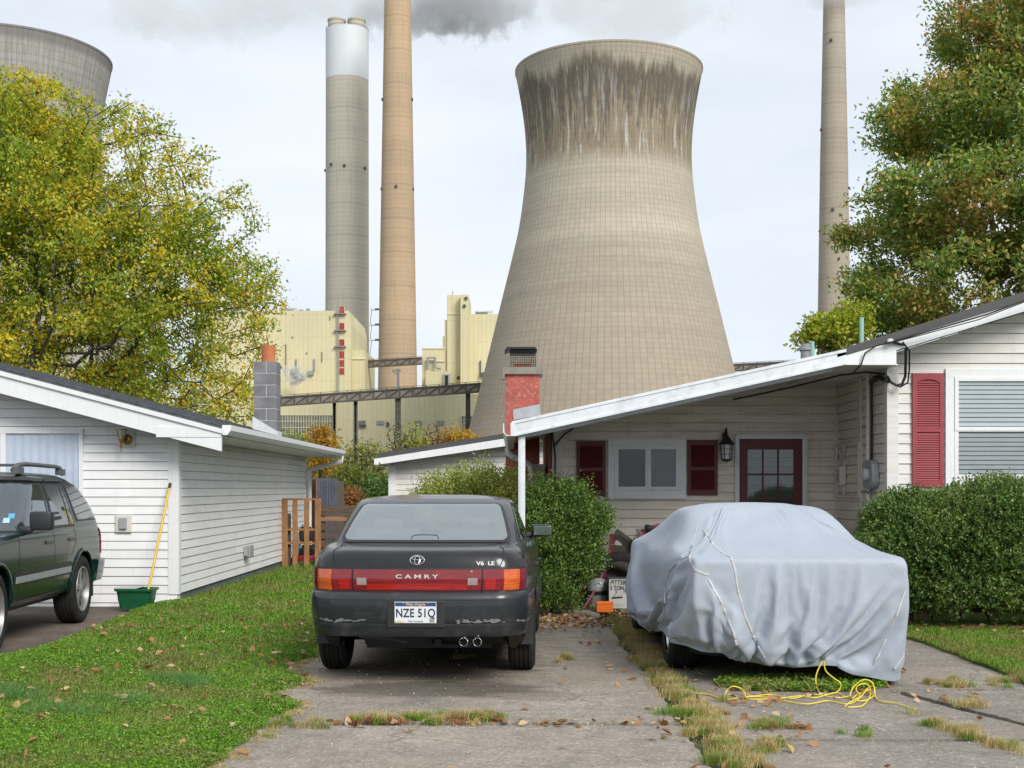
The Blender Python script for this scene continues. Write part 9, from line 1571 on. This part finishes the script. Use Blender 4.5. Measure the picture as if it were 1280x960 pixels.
-19,-3,0,20,-7,-8,-2,1,-2,-2,21,-11,-8,-2,10,1,-12,0,4,-4,4,3,-6,0,0,0,-1,1,-1,-1,1,0,1,-1,0,0,2,0,-2,3,1,-2,-1,24,-5,-15,3,-3,0,5,0,-1,-1,0,-1,3,-1,-1,0,0,0,1,-1,0,0,0,-1,6,-6,7,-1,9,-9,-1,-4,12,-12,-3,1,-2,5,4,-8,3,0,-4,21,-16,-4,-1,25,-25,7,-6,16,-18,20,-16,-2,3,11,-15,3,-1,-4,2,-2,2,1,-1,0,1,1,-3,1,-2,1,1,-1,2,13,-16,0,-2,0,1,0,-2,1,-1,1,0,-1,1,4,-4,
-22,0,15,-7,-7,-1,0,-1,1,21,-13,-9,2,9,1,-11,0,4,-5,8,0,-6,-1,-1,0,0,1,-1,0,0,0,0,2,-1,-1,0,0,1,1,-2,2,0,4,1,-4,2,3,-3,0,3,-1,7,-7,1,0,2,0,-2,1,-2,4,-4,1,1,0,-1,0,8,-8,12,-11,11,-14,11,-13,9,-2,-5,6,-6,2,5,6,-10,-1,-2,1,8,-10,3,13,-16,1,3,-4,28,-18,6,3,-1,-17,-1,7,-10,8,-7,2,24,-25,21,-17,-6,0,3,-1,4,-8,9,-9,23,-9,3,-15,-1,3,-3,0,0,1,2,-2,0,-2,0,17,-9,
-22,2,-1,3,-3,-1,1,-1,20,-12,-4,1,-2,4,-4,-4,5,-3,9,-4,-5,-2,0,2,-1,-1,0,0,0,0,0,0,-1,3,0,-1,0,-1,1,0,-1,5,-4,1,13,-6,-2,0,-2,2,-1,11,-9,-1,0,4,0,-3,0,0,1,0,1,-1,0,0,-1,5,-3,1,-5,7,-2,10,-15,0,26,-12,-13,6,-8,-1,10,-4,-2,-1,1,13,-17,28,-22,8,-14,23,-25,1,3,-2,-2,4,-3,2,-3,2,-1,22,-14,0,-3,4,-4,8,-8,-4,1,-2,11,-14,21,-20,3,12,-4,-6,-4,16,-14,-3,4,-5,0,-1,23,3,-23,2,
-22,3,11,-12,0,1,-3,19,-7,-2,-6,-4,12,-5,-6,6,-4,10,-8,-5,0,0,0,1,-1,0,0,-1,0,0,0,0,0,0,1,1,-2,0,0,3,1,-2,1,3,0,30,-19,-2,-7,-4,9,0,-5,1,-1,2,-1,-2,1,0,0,1,0,-1,0,-1,0,0,5,-5,6,1,21,-27,26,-29,-1,1,3,8,12,-19,-5,3,8,-7,-3,2,-2,12,-13,8,-8,1,28,-28,9,1,-12,-1,18,-11,1,10,-13,5,-2,2,-4,4,-3,5,-6,-1,1,8,-13,12,-6,-6,-2,8,6,-9,4,1,-4,16,-23,2,2,17,-20,2,-1,2,
-17,1,2,-8,1,6,0,-3,2,-6,-1,4,3,-5,-2,6,9,-11,-4,3,1,-1,-3,0,1,-1,1,0,-1,2,-2,-1,2,-1,0,0,1,2,-2,-1,1,0,6,-4,26,-20,2,-2,-1,0,7,-8,0,6,2,-3,-1,0,-3,8,-3,6,-8,-2,-1,1,-1,-1,18,-1,7,-25,0,2,-2,3,-4,13,-12,-2,5,-4,1,7,-2,-1,6,-9,10,-1,-9,5,14,-23,1,1,-6,13,8,-14,6,3,11,-8,-6,1,-1,1,-3,3,-3,1,-5,-1,2,2,-3,16,-19,0,14,-8,-3,5,15,-16,19,-11,-6,22,-17,-17,17,-15,0,1,
5,1,-23,5,2,1,10,-8,-12,2,7,3,-10,2,6,-2,-10,0,1,-3,0,1,2,-2,0,3,-1,-1,1,-2,1,0,-2,0,1,0,2,-2,2,0,-1,1,-1,2,-1,38,-18,-16,14,4,-10,-8,1,-1,9,-5,-1,2,1,1,9,-2,0,-8,-3,-2,0,-1,0,0,-1,11,-1,11,-12,8,-13,-5,1,5,-6,16,-5,1,-9,16,-18,0,27,-25,8,-10,1,9,-10,18,-19,-1,3,13,-14,17,-9,0,13,-21,25,-26,24,-23,23,-23,5,12,-2,-15,9,-9,10,6,-16,0,16,11,-24,-1,-2,0,29,-18,15,-4,-23,5,1,6,
-10,-1,-2,-1,3,0,-2,-1,1,0,0,0,-1,-1,1,-1,5,-4,-3,-1,-2,-1,0,1,-2,0,0,1,-1,0,0,0,0,1,-1,0,0,0,0,0,0,1,-1,3,-1,11,0,-7,6,-1,-4,-1,0,26,-12,-8,-2,3,8,16,-14,-1,0,-2,2,-14,-2,1,0,3,-3,0,0,5,1,-5,-1,4,4,1,-4,0,-1,-2,0,6,3,5,-11,-5,1,0,-2,0,-1,3,-4,3,2,-1,1,1,-1,-1,2,1,3,-3,1,-2,5,-3,2,3,5,-6,-6,13,-10,6,3,1,0,-1,1,-4,-6,3,0,0,-1,-2,-3,-2,3,2,
-9,-1,-2,0,-2,1,2,-1,-1,0,-1,0,0,0,-1,3,-8,0,0,0,0,0,0,-2,1,-1,0,0,0,0,0,0,0,0,0,0,-1,1,0,-1,1,0,0,1,4,-1,2,3,-2,0,0,-2,5,-4,16,-8,3,5,0,-4,11,-7,0,0,-15,4,-3,-2,-1,3,1,0,-1,0,3,5,-2,-3,-2,0,1,0,0,-6,8,-1,-2,-2,-1,1,-1,-1,0,-1,0,0,-2,4,0,-1,4,-1,1,0,0,0,1,-1,2,-2,1,2,3,2,-3,11,-4,-16,16,-10,-1,0,0,1,0,1,1,0,-1,-3,3,2,1,1,0,-2))
_e = np.array(CD, np.int64).reshape(3, 39, 136); CV = np.stack([np.cumsum(np.cumsum(_e[c], axis=1), axis=0) for c in range(3)], -1)*0.0015
_s = CV.copy(); _s[1:-1,:] = (CV[:-2]+CV[2:]+np.roll(CV,1,1)[1:-1]+np.roll(CV,-1,1)[1:-1]+20*CV[1:-1])/24; CV = _s
_b = CV.copy()
for _ in range(6): _b[1:-1] = (_b[:-2]+_b[2:]+np.roll(_b,1,1)[1:-1]+np.roll(_b,-1,1)[1:-1])/4
_w = np.clip((np.arange(len(CV))-13)/5, 0, 1)[:,None,None]*np.clip((len(CV)-1-np.arange(len(CV)))/2, 0, 1)[:,None,None]
CV = CV+_w*.8*(CV-_b)
m, t, b = nmat('pale_blue_grey_cover_cloth'); v = coords(t)
n1 = noise(t, v, 1.1, 6, .6); c_ = ramp(t, n1, [(.3,(.325,.37,.43)),(.7,(.385,.43,.495))]); n2 = noise(t, coords(t,(3,3,.6)), 2.5, 6, .65)
c_ = mixc(t, ramp(t, n2, [(.55,0),(.8,.35)]), c_, (.30,.33,.37)); t.links.new(c_, b.inputs['Base Color']); b.inputs['Roughness'].default_value = .62; b.inputs['Sheen Weight'].default_value = .15
rdg = mth(t,'ABSOLUTE',mth(t,'SUBTRACT',noise(t, coords(t,(7,7,2.2)), 1.0, 4, .55, 1.2),.5)); rdg2 = mth(t,'ABSOLUTE',mth(t,'SUBTRACT',noise(t, coords(t,(3,3,5)), 2.2, 3, .5, .8),.5))
wr_ = nd(t, 'ShaderNodeBump', {'Strength': .22, 'Distance': .03, 'Height': mth(t,'ADD',mth(t,'MINIMUM',rdg,.12),mth(t,'MULTIPLY',mth(t,'MINIMUM',rdg2,.06),.8))})
bump(t, b, mth(t,'ADD',noise(t, v, 26, 5, .6),mth(t,'MULTIPLY',noise(t, v, 260, 2, .5),.3)), .08, .005); t.links.new(wr_.outputs[0], [n for n in t.nodes if n.type == 'BUMP' and n != wr_][0].inputs['Normal']); M['cover'] = m
b = MB(); NR_, NU_ = CV.shape[:2]; b.v = [tuple(p) for p in CV.reshape(-1,3)]
for r in range(NR_-1):
    for k in range(NU_): b.f.append((r*NU_+k, r*NU_+(k+1)%NU_, (r+1)*NU_+(k+1)%NU_, (r+1)*NU_+k)); b.m.append(0)
base_ = len(b.v); c0 = CV[0].mean(0); prev = list(range(NU_))
for q, g in enumerate((.75,.5,.25,.08)):
    new = []
    for k in range(NU_): p = c0+(CV[0,k]-c0)*g; p[2] = CV[0,k,2]*g+(CV[0,:,2].max()+.012)*(1-g); new.append(len(b.v)); b.v.append(tuple(p))
    for k in range(NU_): b.f.append((prev[k], prev[(k+1)%NU_], new[(k+1)%NU_], new[k])); b.m.append(0)
    prev = new
b.f.append(tuple(prev)); b.m.append(0)
CO = Vector((2.10, 9.34, 0))
cover = b.build('car_cover', M['cover'], None, smooth=180); cover.location = CO
for p in cover.data.polygons: p.use_smooth = True
md = cover.modifiers.new('sub', 'SUBSURF'); md.levels = 1; md.render_levels = 1
tag(cover, 'pale blue-grey cloth cover with white straps draped over the green car', 'car cover')
from mathutils.bvhtree import BVHTree
_bv = BVHTree.FromPolygons([Vector(p)+CO for p in b.v], b.f)
def on_cover(px, py):
    d = Vector(((px-640)/F, 1, (HOR-py)/F)).normalized(); h = _bv.ray_cast(Vector((0,0,CAMZ)), d); return (h[0], h[1]) if h[0] else None
def strap(pts, w, m, name='strap'):
    P_ = []
    for (a, c), (d, e) in zip(pts[:-1], pts[1:]):
        n = max(2, int(math.hypot(d-a, e-c)/3))
        for i in range(n): P_.append((a+(d-a)*i/n, c+(e-c)*i/n))
    P_.append(pts[-1]); H = [h for h in (on_cover(*p) for p in P_) if h]
    if len(H) < 3: return
    q = MB()
    for i, (p, n_) in enumerate(H):
        if n_.y > 0: n_ = -n_
        d = (H[min(i+1,len(H)-1)][0]-H[max(i-1,0)][0]).normalized(); s_ = n_.cross(d); s_ = s_.normalized()*w/2 if s_.length > 1e-6 else Vector((w/2,0,0))
        k = .0045+.001*math.sin(i*.9)
        q.v += [tuple(p+s_+n_*k), tuple(p-s_+n_*k), tuple(p-s_+n_*(k-.004)), tuple(p+s_+n_*(k-.004))]
    for i in range(len(H)-1):
        for u_ in range(4): q.f.append((4*i+u_, 4*i+(u_+1)%4, 4*i+4+(u_+1)%4, 4*i+4+u_)); q.m.append(0)
    q.build(name, m, cover, smooth=50)
M['strap'] = simple('white_strap_webbing', (.56,.55,.56), .6, var=.12, vs=30, dirt=((.40,.33,.31), 14, .6))
strap([(880,662),(893,683),(905,692),(914,697),(919,712),(923,740),(932,770),(944,800),(956,822)], .013, M['strap'])
strap([(862,694),(863,702),(869,712),(880,717),(886,718)], .014, M['strap'])
strap([(886,724),(893,738),(903,755),(911,775),(917,790),(921,806)], .014, M['strap'])
strap([(861,695),(850,700),(838,712),(832,728),(830,760),(829,772)], .008, M['strap'])
strap([(862,692),(868,672),(873,655)], .007, M['strap'])
strap([(1132,738),(1124,760),(1112,790),(1098,820),(1092,830)], .012, M['strap'])
strap([(1143,797),(1130,818),(1118,836)], .020, M['strap'])
# ============================================================ small things
M['green_plastic'] = simple('dark_green_plastic', (.008,.10,.04), .4, var=.15, vs=6)
M['yellow_paint'] = simple('yellow_handle_paint', (.72,.46,.02), .4, var=.08, vs=10)
M['wood'] = simple('orange_brown_pallet_wood', (.32,.16,.065), .85, var=.35, vs=4, scale=(6,6,1), bmp=.3, bs=40)
M['wood_h'] = simple('orange_brown_board', (.31,.17,.085), .85, var=.4, vs=3, scale=(1,6,8), bmp=.3, bs=40)
M['wood_grey'] = simple('weathered_grey_board', (.12,.085,.065), .9, var=.4, vs=3, scale=(1,6,8), bmp=.3, bs=40)
M['maroon'] = simple('maroon_plastic', (.17,.035,.06), .45, var=.15)
M['maroon2'] = simple('faded_maroon_plastic', (.33,.07,.10), .5, var=.15)
M['orange_box'] = simple('orange_plastic', (.75,.16,.01), .5, var=.15)
M['clear_plastic'] = glass_mat('cloudy_plastic', (.7,.72,.70), .10, .1, .35, (.5,.5,.47))
M['board_dark'] = simple('dark_painted_board', (.035,.030,.024), .6, var=.3, vs=4)
M['cardboard'] = simple('dark_grey_box_side', (.06,.07,.075), .7, var=.2)
M['box_white'] = simple('printed_white_card', (.46,.46,.45), .6, var=.10, vs=6)
M['ink'] = simple('black_ink', (.02,.02,.02), .6)
M['old_brick'] = simple('mossy_dark_brick', (.12,.05,.035), .9, var=.4, vs=9, bmp=.4, bs=30)
M['cord'] = simple('yellow_rope', (.75,.58,.06), .5, var=.12, vs=40)
# tub and mop handle
bxp, byp = X_(171,15.25), 15.25; z0 = .03
T = thing('tub', 'dark green plastic tub with a pale flat piece on its rim at the garage corner', 'tub', (bxp, byp, z0))
def rrect(w, d, r, z, n=6):
    p = []
    for cx_, cy_, a0 in ((w-r,d-r,0),(-w+r,d-r,90),(-w+r,-d+r,180),(w-r,-d+r,270)):
        for k in range(n+1): a = R(a0+90*k/n); p.append((bxp+cx_+r*math.cos(a), byp+cy_+r*math.sin(a), z))
    return p
def ringloft(b, rings, close=True):
    b0 = len(b.v); n = len(rings[0])
    for r_ in rings: b.v += r_
    for i in range(len(rings)-1):
        for k in range(n): b.f.append((b0+i*n+k,b0+i*n+(k+1)%n,b0+(i+1)*n+(k+1)%n,b0+(i+1)*n+k)); b.m.append(0)
    if close: b.f.append(tuple(b0+k for k in range(n))[::-1]); b.m.append(0)
b = MB(); ringloft(b, [rrect(.17,.13,.04,z0),rrect(.205,.16,.05,z0+.20),rrect(.21,.165,.05,z0+.21),rrect(.228,.18,.05,z0+.212),rrect(.228,.18,.05,z0+.238),rrect(.205,.16,.05,z0+.238),rrect(.19,.15,.04,z0+.10),rrect(.16,.12,.04,z0+.02)]); b.build('tub_body', M['green_plastic'], T, smooth=40)
b = MB(); b.box(bxp-.225,bxp+.045,byp-.175,byp+.15,z0+.240,z0+.252); b.build('top_piece', M['box_white'], T, bevel=.01)  # pale flat slab over the left part of the tub rim
T = thing('mop_handle', 'yellow mop handle with a black tip standing in the green tub', 'mop', tuple(P(182.5,745,15.25)))
a_, c_ = P(182.5,752,15.22), P(212.3,607,15.70); b = MB(); b.tube([a_, c_], .0145, 10); b.build('handle', M['yellow_paint'], T, smooth=True)
dv = (c_-a_).normalized(); b = MB(); b.tube([c_-dv*.035, c_-dv*.01, c_+dv*.03, c_+dv*.035], [.016,.019,.019,.012], 10); b.build('grip', M['plastic'], T, smooth=40)
# pallets
Y = 22.9; T = thing('pallet', 'upright orange-brown wooden pallet leaning beside the garage', 'pallet', (X_(376,Y), Y, 0), 0, 'pallets used as a fence')
for xa, xb in ((352,359.5),(365.5,372),(380,386.3),(393.6,401)):
    b = MB(); b.box(X_(xa,Y),X_(xb,Y),Y,Y+.02,.02,Z_(624.5,Y)+rnd.uniform(-.02,.02)); b.build('slat', M['wood'], T, bevel=.003)
for yy_, h in ((624,.035),(662,.04),(679,.04),(711,.05)):
    b = MB(); b.box(X_(352,Y),X_(401,Y),Y+.021,Y+.06,Z_(yy_,Y)-h/2,Z_(yy_,Y)+h/2); b.build('rail', M['wood'], T, bevel=.003)
b = MB(); b.box(X_(357,Y),X_(362,Y),Y+.10,Y+.14,0,1.0); b.build('post', M['wood_grey'], T)
Y = 23.2; T = thing('pallet', 'lying-board pallet fence partly hidden by the sedan roof', 'pallet', (X_(430,Y), Y, 0), 0, 'pallets used as a fence')
for k, (ya, yb, mm) in enumerate(((632,640,'wood_grey'),(640.5,645,'wood_grey'),(646,651.5,'wood_h'),(656.5,663,'wood_grey'),(667,673.5,'wood_grey'),(678,684.5,'wood_grey'),(688.5,696,'wood_h'),(701,707,'wood_h'))):
    b = MB(); b.box(X_(400,Y),X_(470,Y),Y+.001*k,Y+.022+.001*k,Z_(yb,Y),Z_(ya,Y)); b.build('slat', M[mm], T, bevel=.003)
for xx in (401, 438, 467): b = MB(); b.box(X_(xx,Y),X_(xx+4,Y),Y+.035,Y+.12,0,Z_(634,Y)); b.build('post', M['wood_grey'], T)
# mower behind the pallet
Y = 24.2; T = thing('lawn_mower', 'black and red lawn mower parked behind the upright pallet', 'mower', (X_(384,Y), Y, 0)); xm = X_(384,Y)
b = MB(); b.lathe([(.0,.20),(.24,.20),(.27,.14),(.27,.10),(.25,.10)], (xm,Y,0), 24); b.build('deck', simple('mower_red', (.42,.03,.02), .4), T, smooth=40)
b = MB(); b.box(xm-.13,xm+.13,Y-.13,Y+.13,.2,.33); b.lathe([(.11,.33),(.11,.38),(.0,.40)], (xm,Y,0), 16); b.build('engine', M['plastic'], T, bevel=.02)
for sx_ in (-1,1):
    for sy_ in (-1,1): b = MB(); b.lathe([(.0,-.02),(.10,-.02),(.10,.02),(.0,.02)], (xm+sx_*.26,Y+sy_*.2,.10), 18, 'x'); b.build('wheel', M['tyre'], T, smooth=40)
b = MB(); b.tube([(xm-.17,Y+.1,.2),(xm-.15,Y+.35,.75),(xm+.15,Y+.35,.75),(xm+.17,Y+.1,.2)], .014, 8); b.build('handle', M['plastic'], T, smooth=True)
b = MB(); b.lathe([(.0,.42),(.12,.45),(.14,.60),(.10,.72),(.0,.74)], (xm-.05,Y+.15,0), 16); b.build('grass_bag', M['plastic'], T, smooth=True)
# small shed behind
Y = 31; T = thing('shed', 'small plank shed, brown on one side and blue-grey on the other, beyond the pallets', 'shed', (X_(402,Y), Y, 0)); zt = Z_(597,Y)
b = MB(); xa, xb, xc = X_(384.5,Y), X_(397,Y), X_(421,Y)
for k in range(6): b.bar((xa+(xb-xa)*(k+.5)/6, Y+.8-.8*(k+.5)/6, 0), (xa+(xb-xa)*(k+.5)/6, Y+.8-.8*(k+.5)/6, zt+rnd.uniform(-.02,.03)), (xb-xa)/6*.93, .15)
b.build('plank_side', simple('reddish_brown_plank', (.20,.11,.08), .85, var=.3, vs=5), T)
b = MB()
for k in range(7): x0_ = xb+(xc-xb)*k/7; b.box(x0_+.004,x0_+(xc-xb)/7-.004,Y,Y+.03+.008*(k%2),0,zt-.01+rnd.uniform(-.01,.01))
b.build('plank_front', simple('blue_grey_plank', (.085,.095,.125), .8, var=.3, vs=5), T)
b = MB(); b.box(xb+.02,xc-.02,Y+.05,Y+1.5,0,zt-.08); b.build('core', M['wood_grey'], T)
# clutter by the porch wall
def place_text(*a, **k): return text_mesh(*a, **k)
T = thing('jack_box', 'grey and white printed carton with a jack picture, beside the covered car', 'box', (X_(779,15.4), 15.4, 0)); xa, xb = X_(761,15.4), X_(761,15.4)+.40; zt = Z_(723,15.4)
b = MB(); b.box(xa,xb,15.4,15.66,.005,zt); b.build('carton', M['cardboard'], T, bevel=.004)
b = MB(); b.box(xa+.003,xb-.003,15.396,15.3995,.012,zt-.012); pn = b.build('printed_face', M['box_white'], T)
text_mesh('PITTSBURGH', 'heading', .074, M['ink'], pn, (xa+.014,15.3945,zt-.052), (R(90),0,0), .0006, .82, 'LEFT', .0018, .25)
text_mesh('3 TON', 'capacity', .066, M['ink'], pn, (xa+.014,15.3945,zt-.118), (R(90),0,0), .0006, .85, 'LEFT', .0022)
b = MB(); yj = 15.3945; b.prism([(xa+.03,yj,.125),(xa+.16,yj,.135),(xa+.17,yj,.155),(xa+.04,yj,.150)], (0,.001,0)); b.bar((xa+.06,yj,.15),(xa+.10,yj,.22),.018,.002); b.bar((xa+.10,yj,.20),(xa+.075,yj,.25),.012,.002); b.bar((xa+.14,yj,.15),(xa+.21,yj,.27),.008,.002); b.bar((xa+.10,yj,.15),(xa+.13,yj,.19),.016,.002)
b.build('jack_picture', M['ink'], pn)
b = MB(); b.box(xa+.185,xa+.30,15.3946,15.3955,.20,.245); b.box(xa+.02,xa+.20,15.3946,15.3955,.055,.060); b.box(xa+.02,xa+.16,15.3946,15.3955,.035,.040); b.build('small_print', simple('faint_print', (.25,.25,.25), .6), pn)
T = thing('crate', 'small orange plastic crate on the ground in front of the printed carton', 'crate', (X_(756,15.0), 15.0, 0)); xa, xb = X_(746,15.0), X_(766.5,15.0); zt = Z_(753,15.0)
b = MB()
for q in ((xa,xb,15.0,15.008),(xa,xb,15.15,15.158),(xa,xa+.008,15.008,15.15),(xb-.008,xb,15.008,15.15)): b.box(q[0],q[1],q[2],q[3],.0,zt)
b.box(xa,xb,15.0,15.158,.0,.008); b.box(xa-.006,xb+.006,14.994,15.0,zt-.02,zt); b.build('crate_body', M['orange_box'], T, bevel=.002)
T = thing('board', 'dark board with a pale scuff leaning against the porch wall', 'board', (X_(785,16.2), 16.2, 0))
b = MB(); b.prism([P(764,672,16.45),P(772,661,16.5),P(806,686,16.5),P(806,748,15.9),P(772,752,15.85),P(757,735,15.95)], (0,.03,0)); b.build('panel', M['board_dark'], T, bevel=.006)
b = MB(); pts = [P(771+5*math.cos(a)+1.5*math.cos(3*a), 681+6*math.sin(a), 16.38) for a in [R(30*k) for k in range(12)]]; b.prism(pts, (0,.004,0)); b.build('scuff_mark', M['box_white'], T)
T = thing('sled', 'narrow maroon plastic sled standing on end between the green shrub and the dark board', 'sled', (X_(740,15.6), 15.6, 0)); b = MB(); pts = []
for k in range(15):
    f = k/14; pts.append(P(763.5-3*f-32*f**2.0, 668+93*f, 16.2-.75*f))
for i in range(len(pts)-1):
    a_, c_ = pts[i], pts[i+1]; w = Vector((.10,.42,0))*.6; b.add([a_,c_,c_+w,a_+w,a_+Vector((.022,-.01,0)),c_+Vector((.022,-.01,0)),c_+w+Vector((.022,-.01,0)),a_+w+Vector((.022,-.01,0))], [(0,1,2,3),(7,6,5,4),(0,4,5,1),(3,2,6,7)])
b.tube(pts, .014, 8); b.build('sled_body', M['maroon'], T, smooth=40)
T = thing('plastic_tub_chair', 'faded maroon round plastic chair back behind the covered car', 'chair', (X_(825,16.2), 16.2, 0)); xc, zc = X_(828,16.2), Z_(690,16.2); r = .36
b = MB(); out = [(xc+r*math.cos(R(a))*1.0, 16.2+.05*math.sin(R(a)), zc+r*math.sin(R(a))) for a in range(0,181,10)]; inn = [(xc+(r-.0)*math.cos(R(a))*.0+xc*0+0, 0, 0) for a in ()]
b.prism(out+[(xc-r+.02,16.2,.45),(xc+r-.02,16.2,.45)], (0,.035,0)); b.build('backrest', M['maroon2'], T, bevel=.01)
b = MB(); b.box(xc-.30,xc+.30,15.85,16.2,.40,.45); b.build('seat', M['maroon2'], T, bevel=.02)
for sx_ in (-1,1):
    for y_ in (15.88,16.18): b = MB(); b.box(xc+sx_*.27-.02,xc+sx_*.27+.02,y_-.02,y_+.02,0,.42); b.build('leg', M['maroon2'], T)
b = MB()
for k in range(5): a = R(115+k*13); b.lathe([(.0,-.002),(.016,-.002),(.016,.0)], (xc+(r-.07)*math.cos(a),16.196+.04*math.sin(a)-.0,zc+(r-.07)*math.sin(a)), 10, 'y')
b.build('drain_holes', M['dark_hole'], T)
T = thing('cushion', 'flat black cushion lying on top of the maroon plastic chair', 'cushion', (X_(820,16.3), 16.3, .9)); b = MB()
pa, pc = P(806.5,659,16.3), P(842,668,16.3); b.bar(pa, pc, .30, .085, up=(0,0,1)); b.build('pad', M['plastic'], T, bevel=.035, smooth=50)
T = thing('jug', 'cloudy plastic jug standing by the porch wall behind the chair', 'jug', (X_(800,16.45), 16.45, 0)); b = MB(); zt = Z_(664,16.45); b.lathe([(.0,.35),(.085,.35),(.09,.40),(.09,zt-.10),(.06,zt-.04),(.045,zt-.02),(.045,zt),(.0,zt)], (X_(800,16.45),16.45,0), 20); b.build('jug_body', M['clear_plastic'], T, smooth=40)
b = MB(); b.lathe([(.0,zt),(.05,zt),(.05,zt+.03),(.0,zt+.03)], (X_(800,16.45),16.45,0), 20); b.build('top_piece', M['box_white'], T, smooth=40)
b = MB(); b.box(X_(800,16.45)-.12,X_(800,16.45)+.12,16.36,16.58,0,.35); b.build('stand', M['cardboard'], T, bevel=.01)
T = thing('gas_can', 'round grey-white canister with a dark band in the shade behind the sled', 'canister', (X_(748,15.75), 15.75, 0)); b = MB(); b.lathe([(.0,0),(.12,.0),(.135,.04),(.135,.24),(.11,.31),(.04,.35),(.0,.35)], (X_(748,15.75),15.75,0), 24); b.build('canister_body', M['grey_box'], T, smooth=40)
b = MB(); b.lathe([(.138,.15),(.138,.20)], (X_(748,15.75),15.75,0), 24); b.build('band', M['plastic'], T)
T = thing('spare_tyre', 'black tyre standing behind the printed carton', 'tyre', (X_(772,15.95), 15.95, 0)); b = MB(); b.lathe(tyre_prof(.33,.2), (X_(775,15.95),15.9,.34), 40, 'y'); b.build('tyre_body', M['tyre'], T, smooth=30)
# yellow rope
T = thing('rope', 'tangled yellow rope trailing from the hem of the car cover', 'rope', (X_(1027,9.2), 9.2, 0)); b = MB()
def gp(px, py, z=.014): y = (CAMZ-z)*F/(py-HOR); return Vector((X_(px,y), y, z))
def spl(pts, n=6):
    out = []
    for i in range(len(pts)-1):
        p0, p1, p2, p3 = pts[max(i-1,0)], pts[i], pts[i+1], pts[min(i+2,len(pts)-1)]
        for k in range(n): t_ = k/n; out.append(.5*((2*p1)+(-p0+p2)*t_+(2*p0-5*p1+4*p2-p3)*t_*t_+(-p0+3*p1-3*p2+p3)*t_**3))
    return out+[pts[-1]]
h = P(1028,826,9.22)
r_ = .0048
b.tube(spl([h, P(1020,845,9.2), P(1022,862,9.15), gp(1030,868), gp(1046,865), P(1051,855,9.2,), P(1040,846,9.22), P(1032,838,9.22), h+Vector((.01,0,0))]), r_, 6)
b.tube(spl([gp(865,866),gp(885,868),gp(903,873,.02),P(907,866,9.0),P(915,858,9.0),P(928,862,9.0),gp(934,873),gp(950,874),gp(975,873),gp(1000,870),gp(1020,872),gp(1045,866),gp(1060,872),P(1066,860,9.0),P(1078,850,9.0),P(1090,853,9.0),P(1093,868,8.95),gp(1080,876),gp(1066,874),gp(1072,868),P(1088,862,9.0)]), r_, 6)
b.tube(spl([gp(905,875),gp(935,871),gp(960,872),gp(985,877),gp(1010,880),gp(1035,876),gp(1060,880),gp(1075,872),P(1084,861,9.0),P(1092,858,9.0),gp(1094,870),gp(1100,876),gp(1120,879),gp(1144,887)]), r_, 6)
b.tube(spl([gp(1056,883),gp(1062,878),gp(1075,870),P(1070,862,9.0),P(1074,856,9.0),P(1085,856,9.0),gp(1088,868),gp(1078,882),gp(1060,884)]), r_, 6)
b.tube(spl([P(928,864,9.0),gp(940,870),gp(965,868),gp(990,873),gp(1015,868),gp(1045,872),gp(1063,870)]), r_*.9, 6)
b.build('rope_strand', M['cord'], T, smooth=True)
# bricks edging the bed in front of the hedge
for k in range(16):
    x = 4.0+.26*k; b = MB(); b.box(x,x+.20,12.86,12.95,.0,.055+rnd.uniform(-.01,.015), rot=(rnd.uniform(-.1,.1),rnd.uniform(-.06,.06),rnd.uniform(-.1,.1))); o = b.build('edging_brick', M['old_brick'], None, bevel=.008)
    tag(o, "dark red brick edging the bed below the boxwood hedge", "brick", "bricks edging the hedge bed")
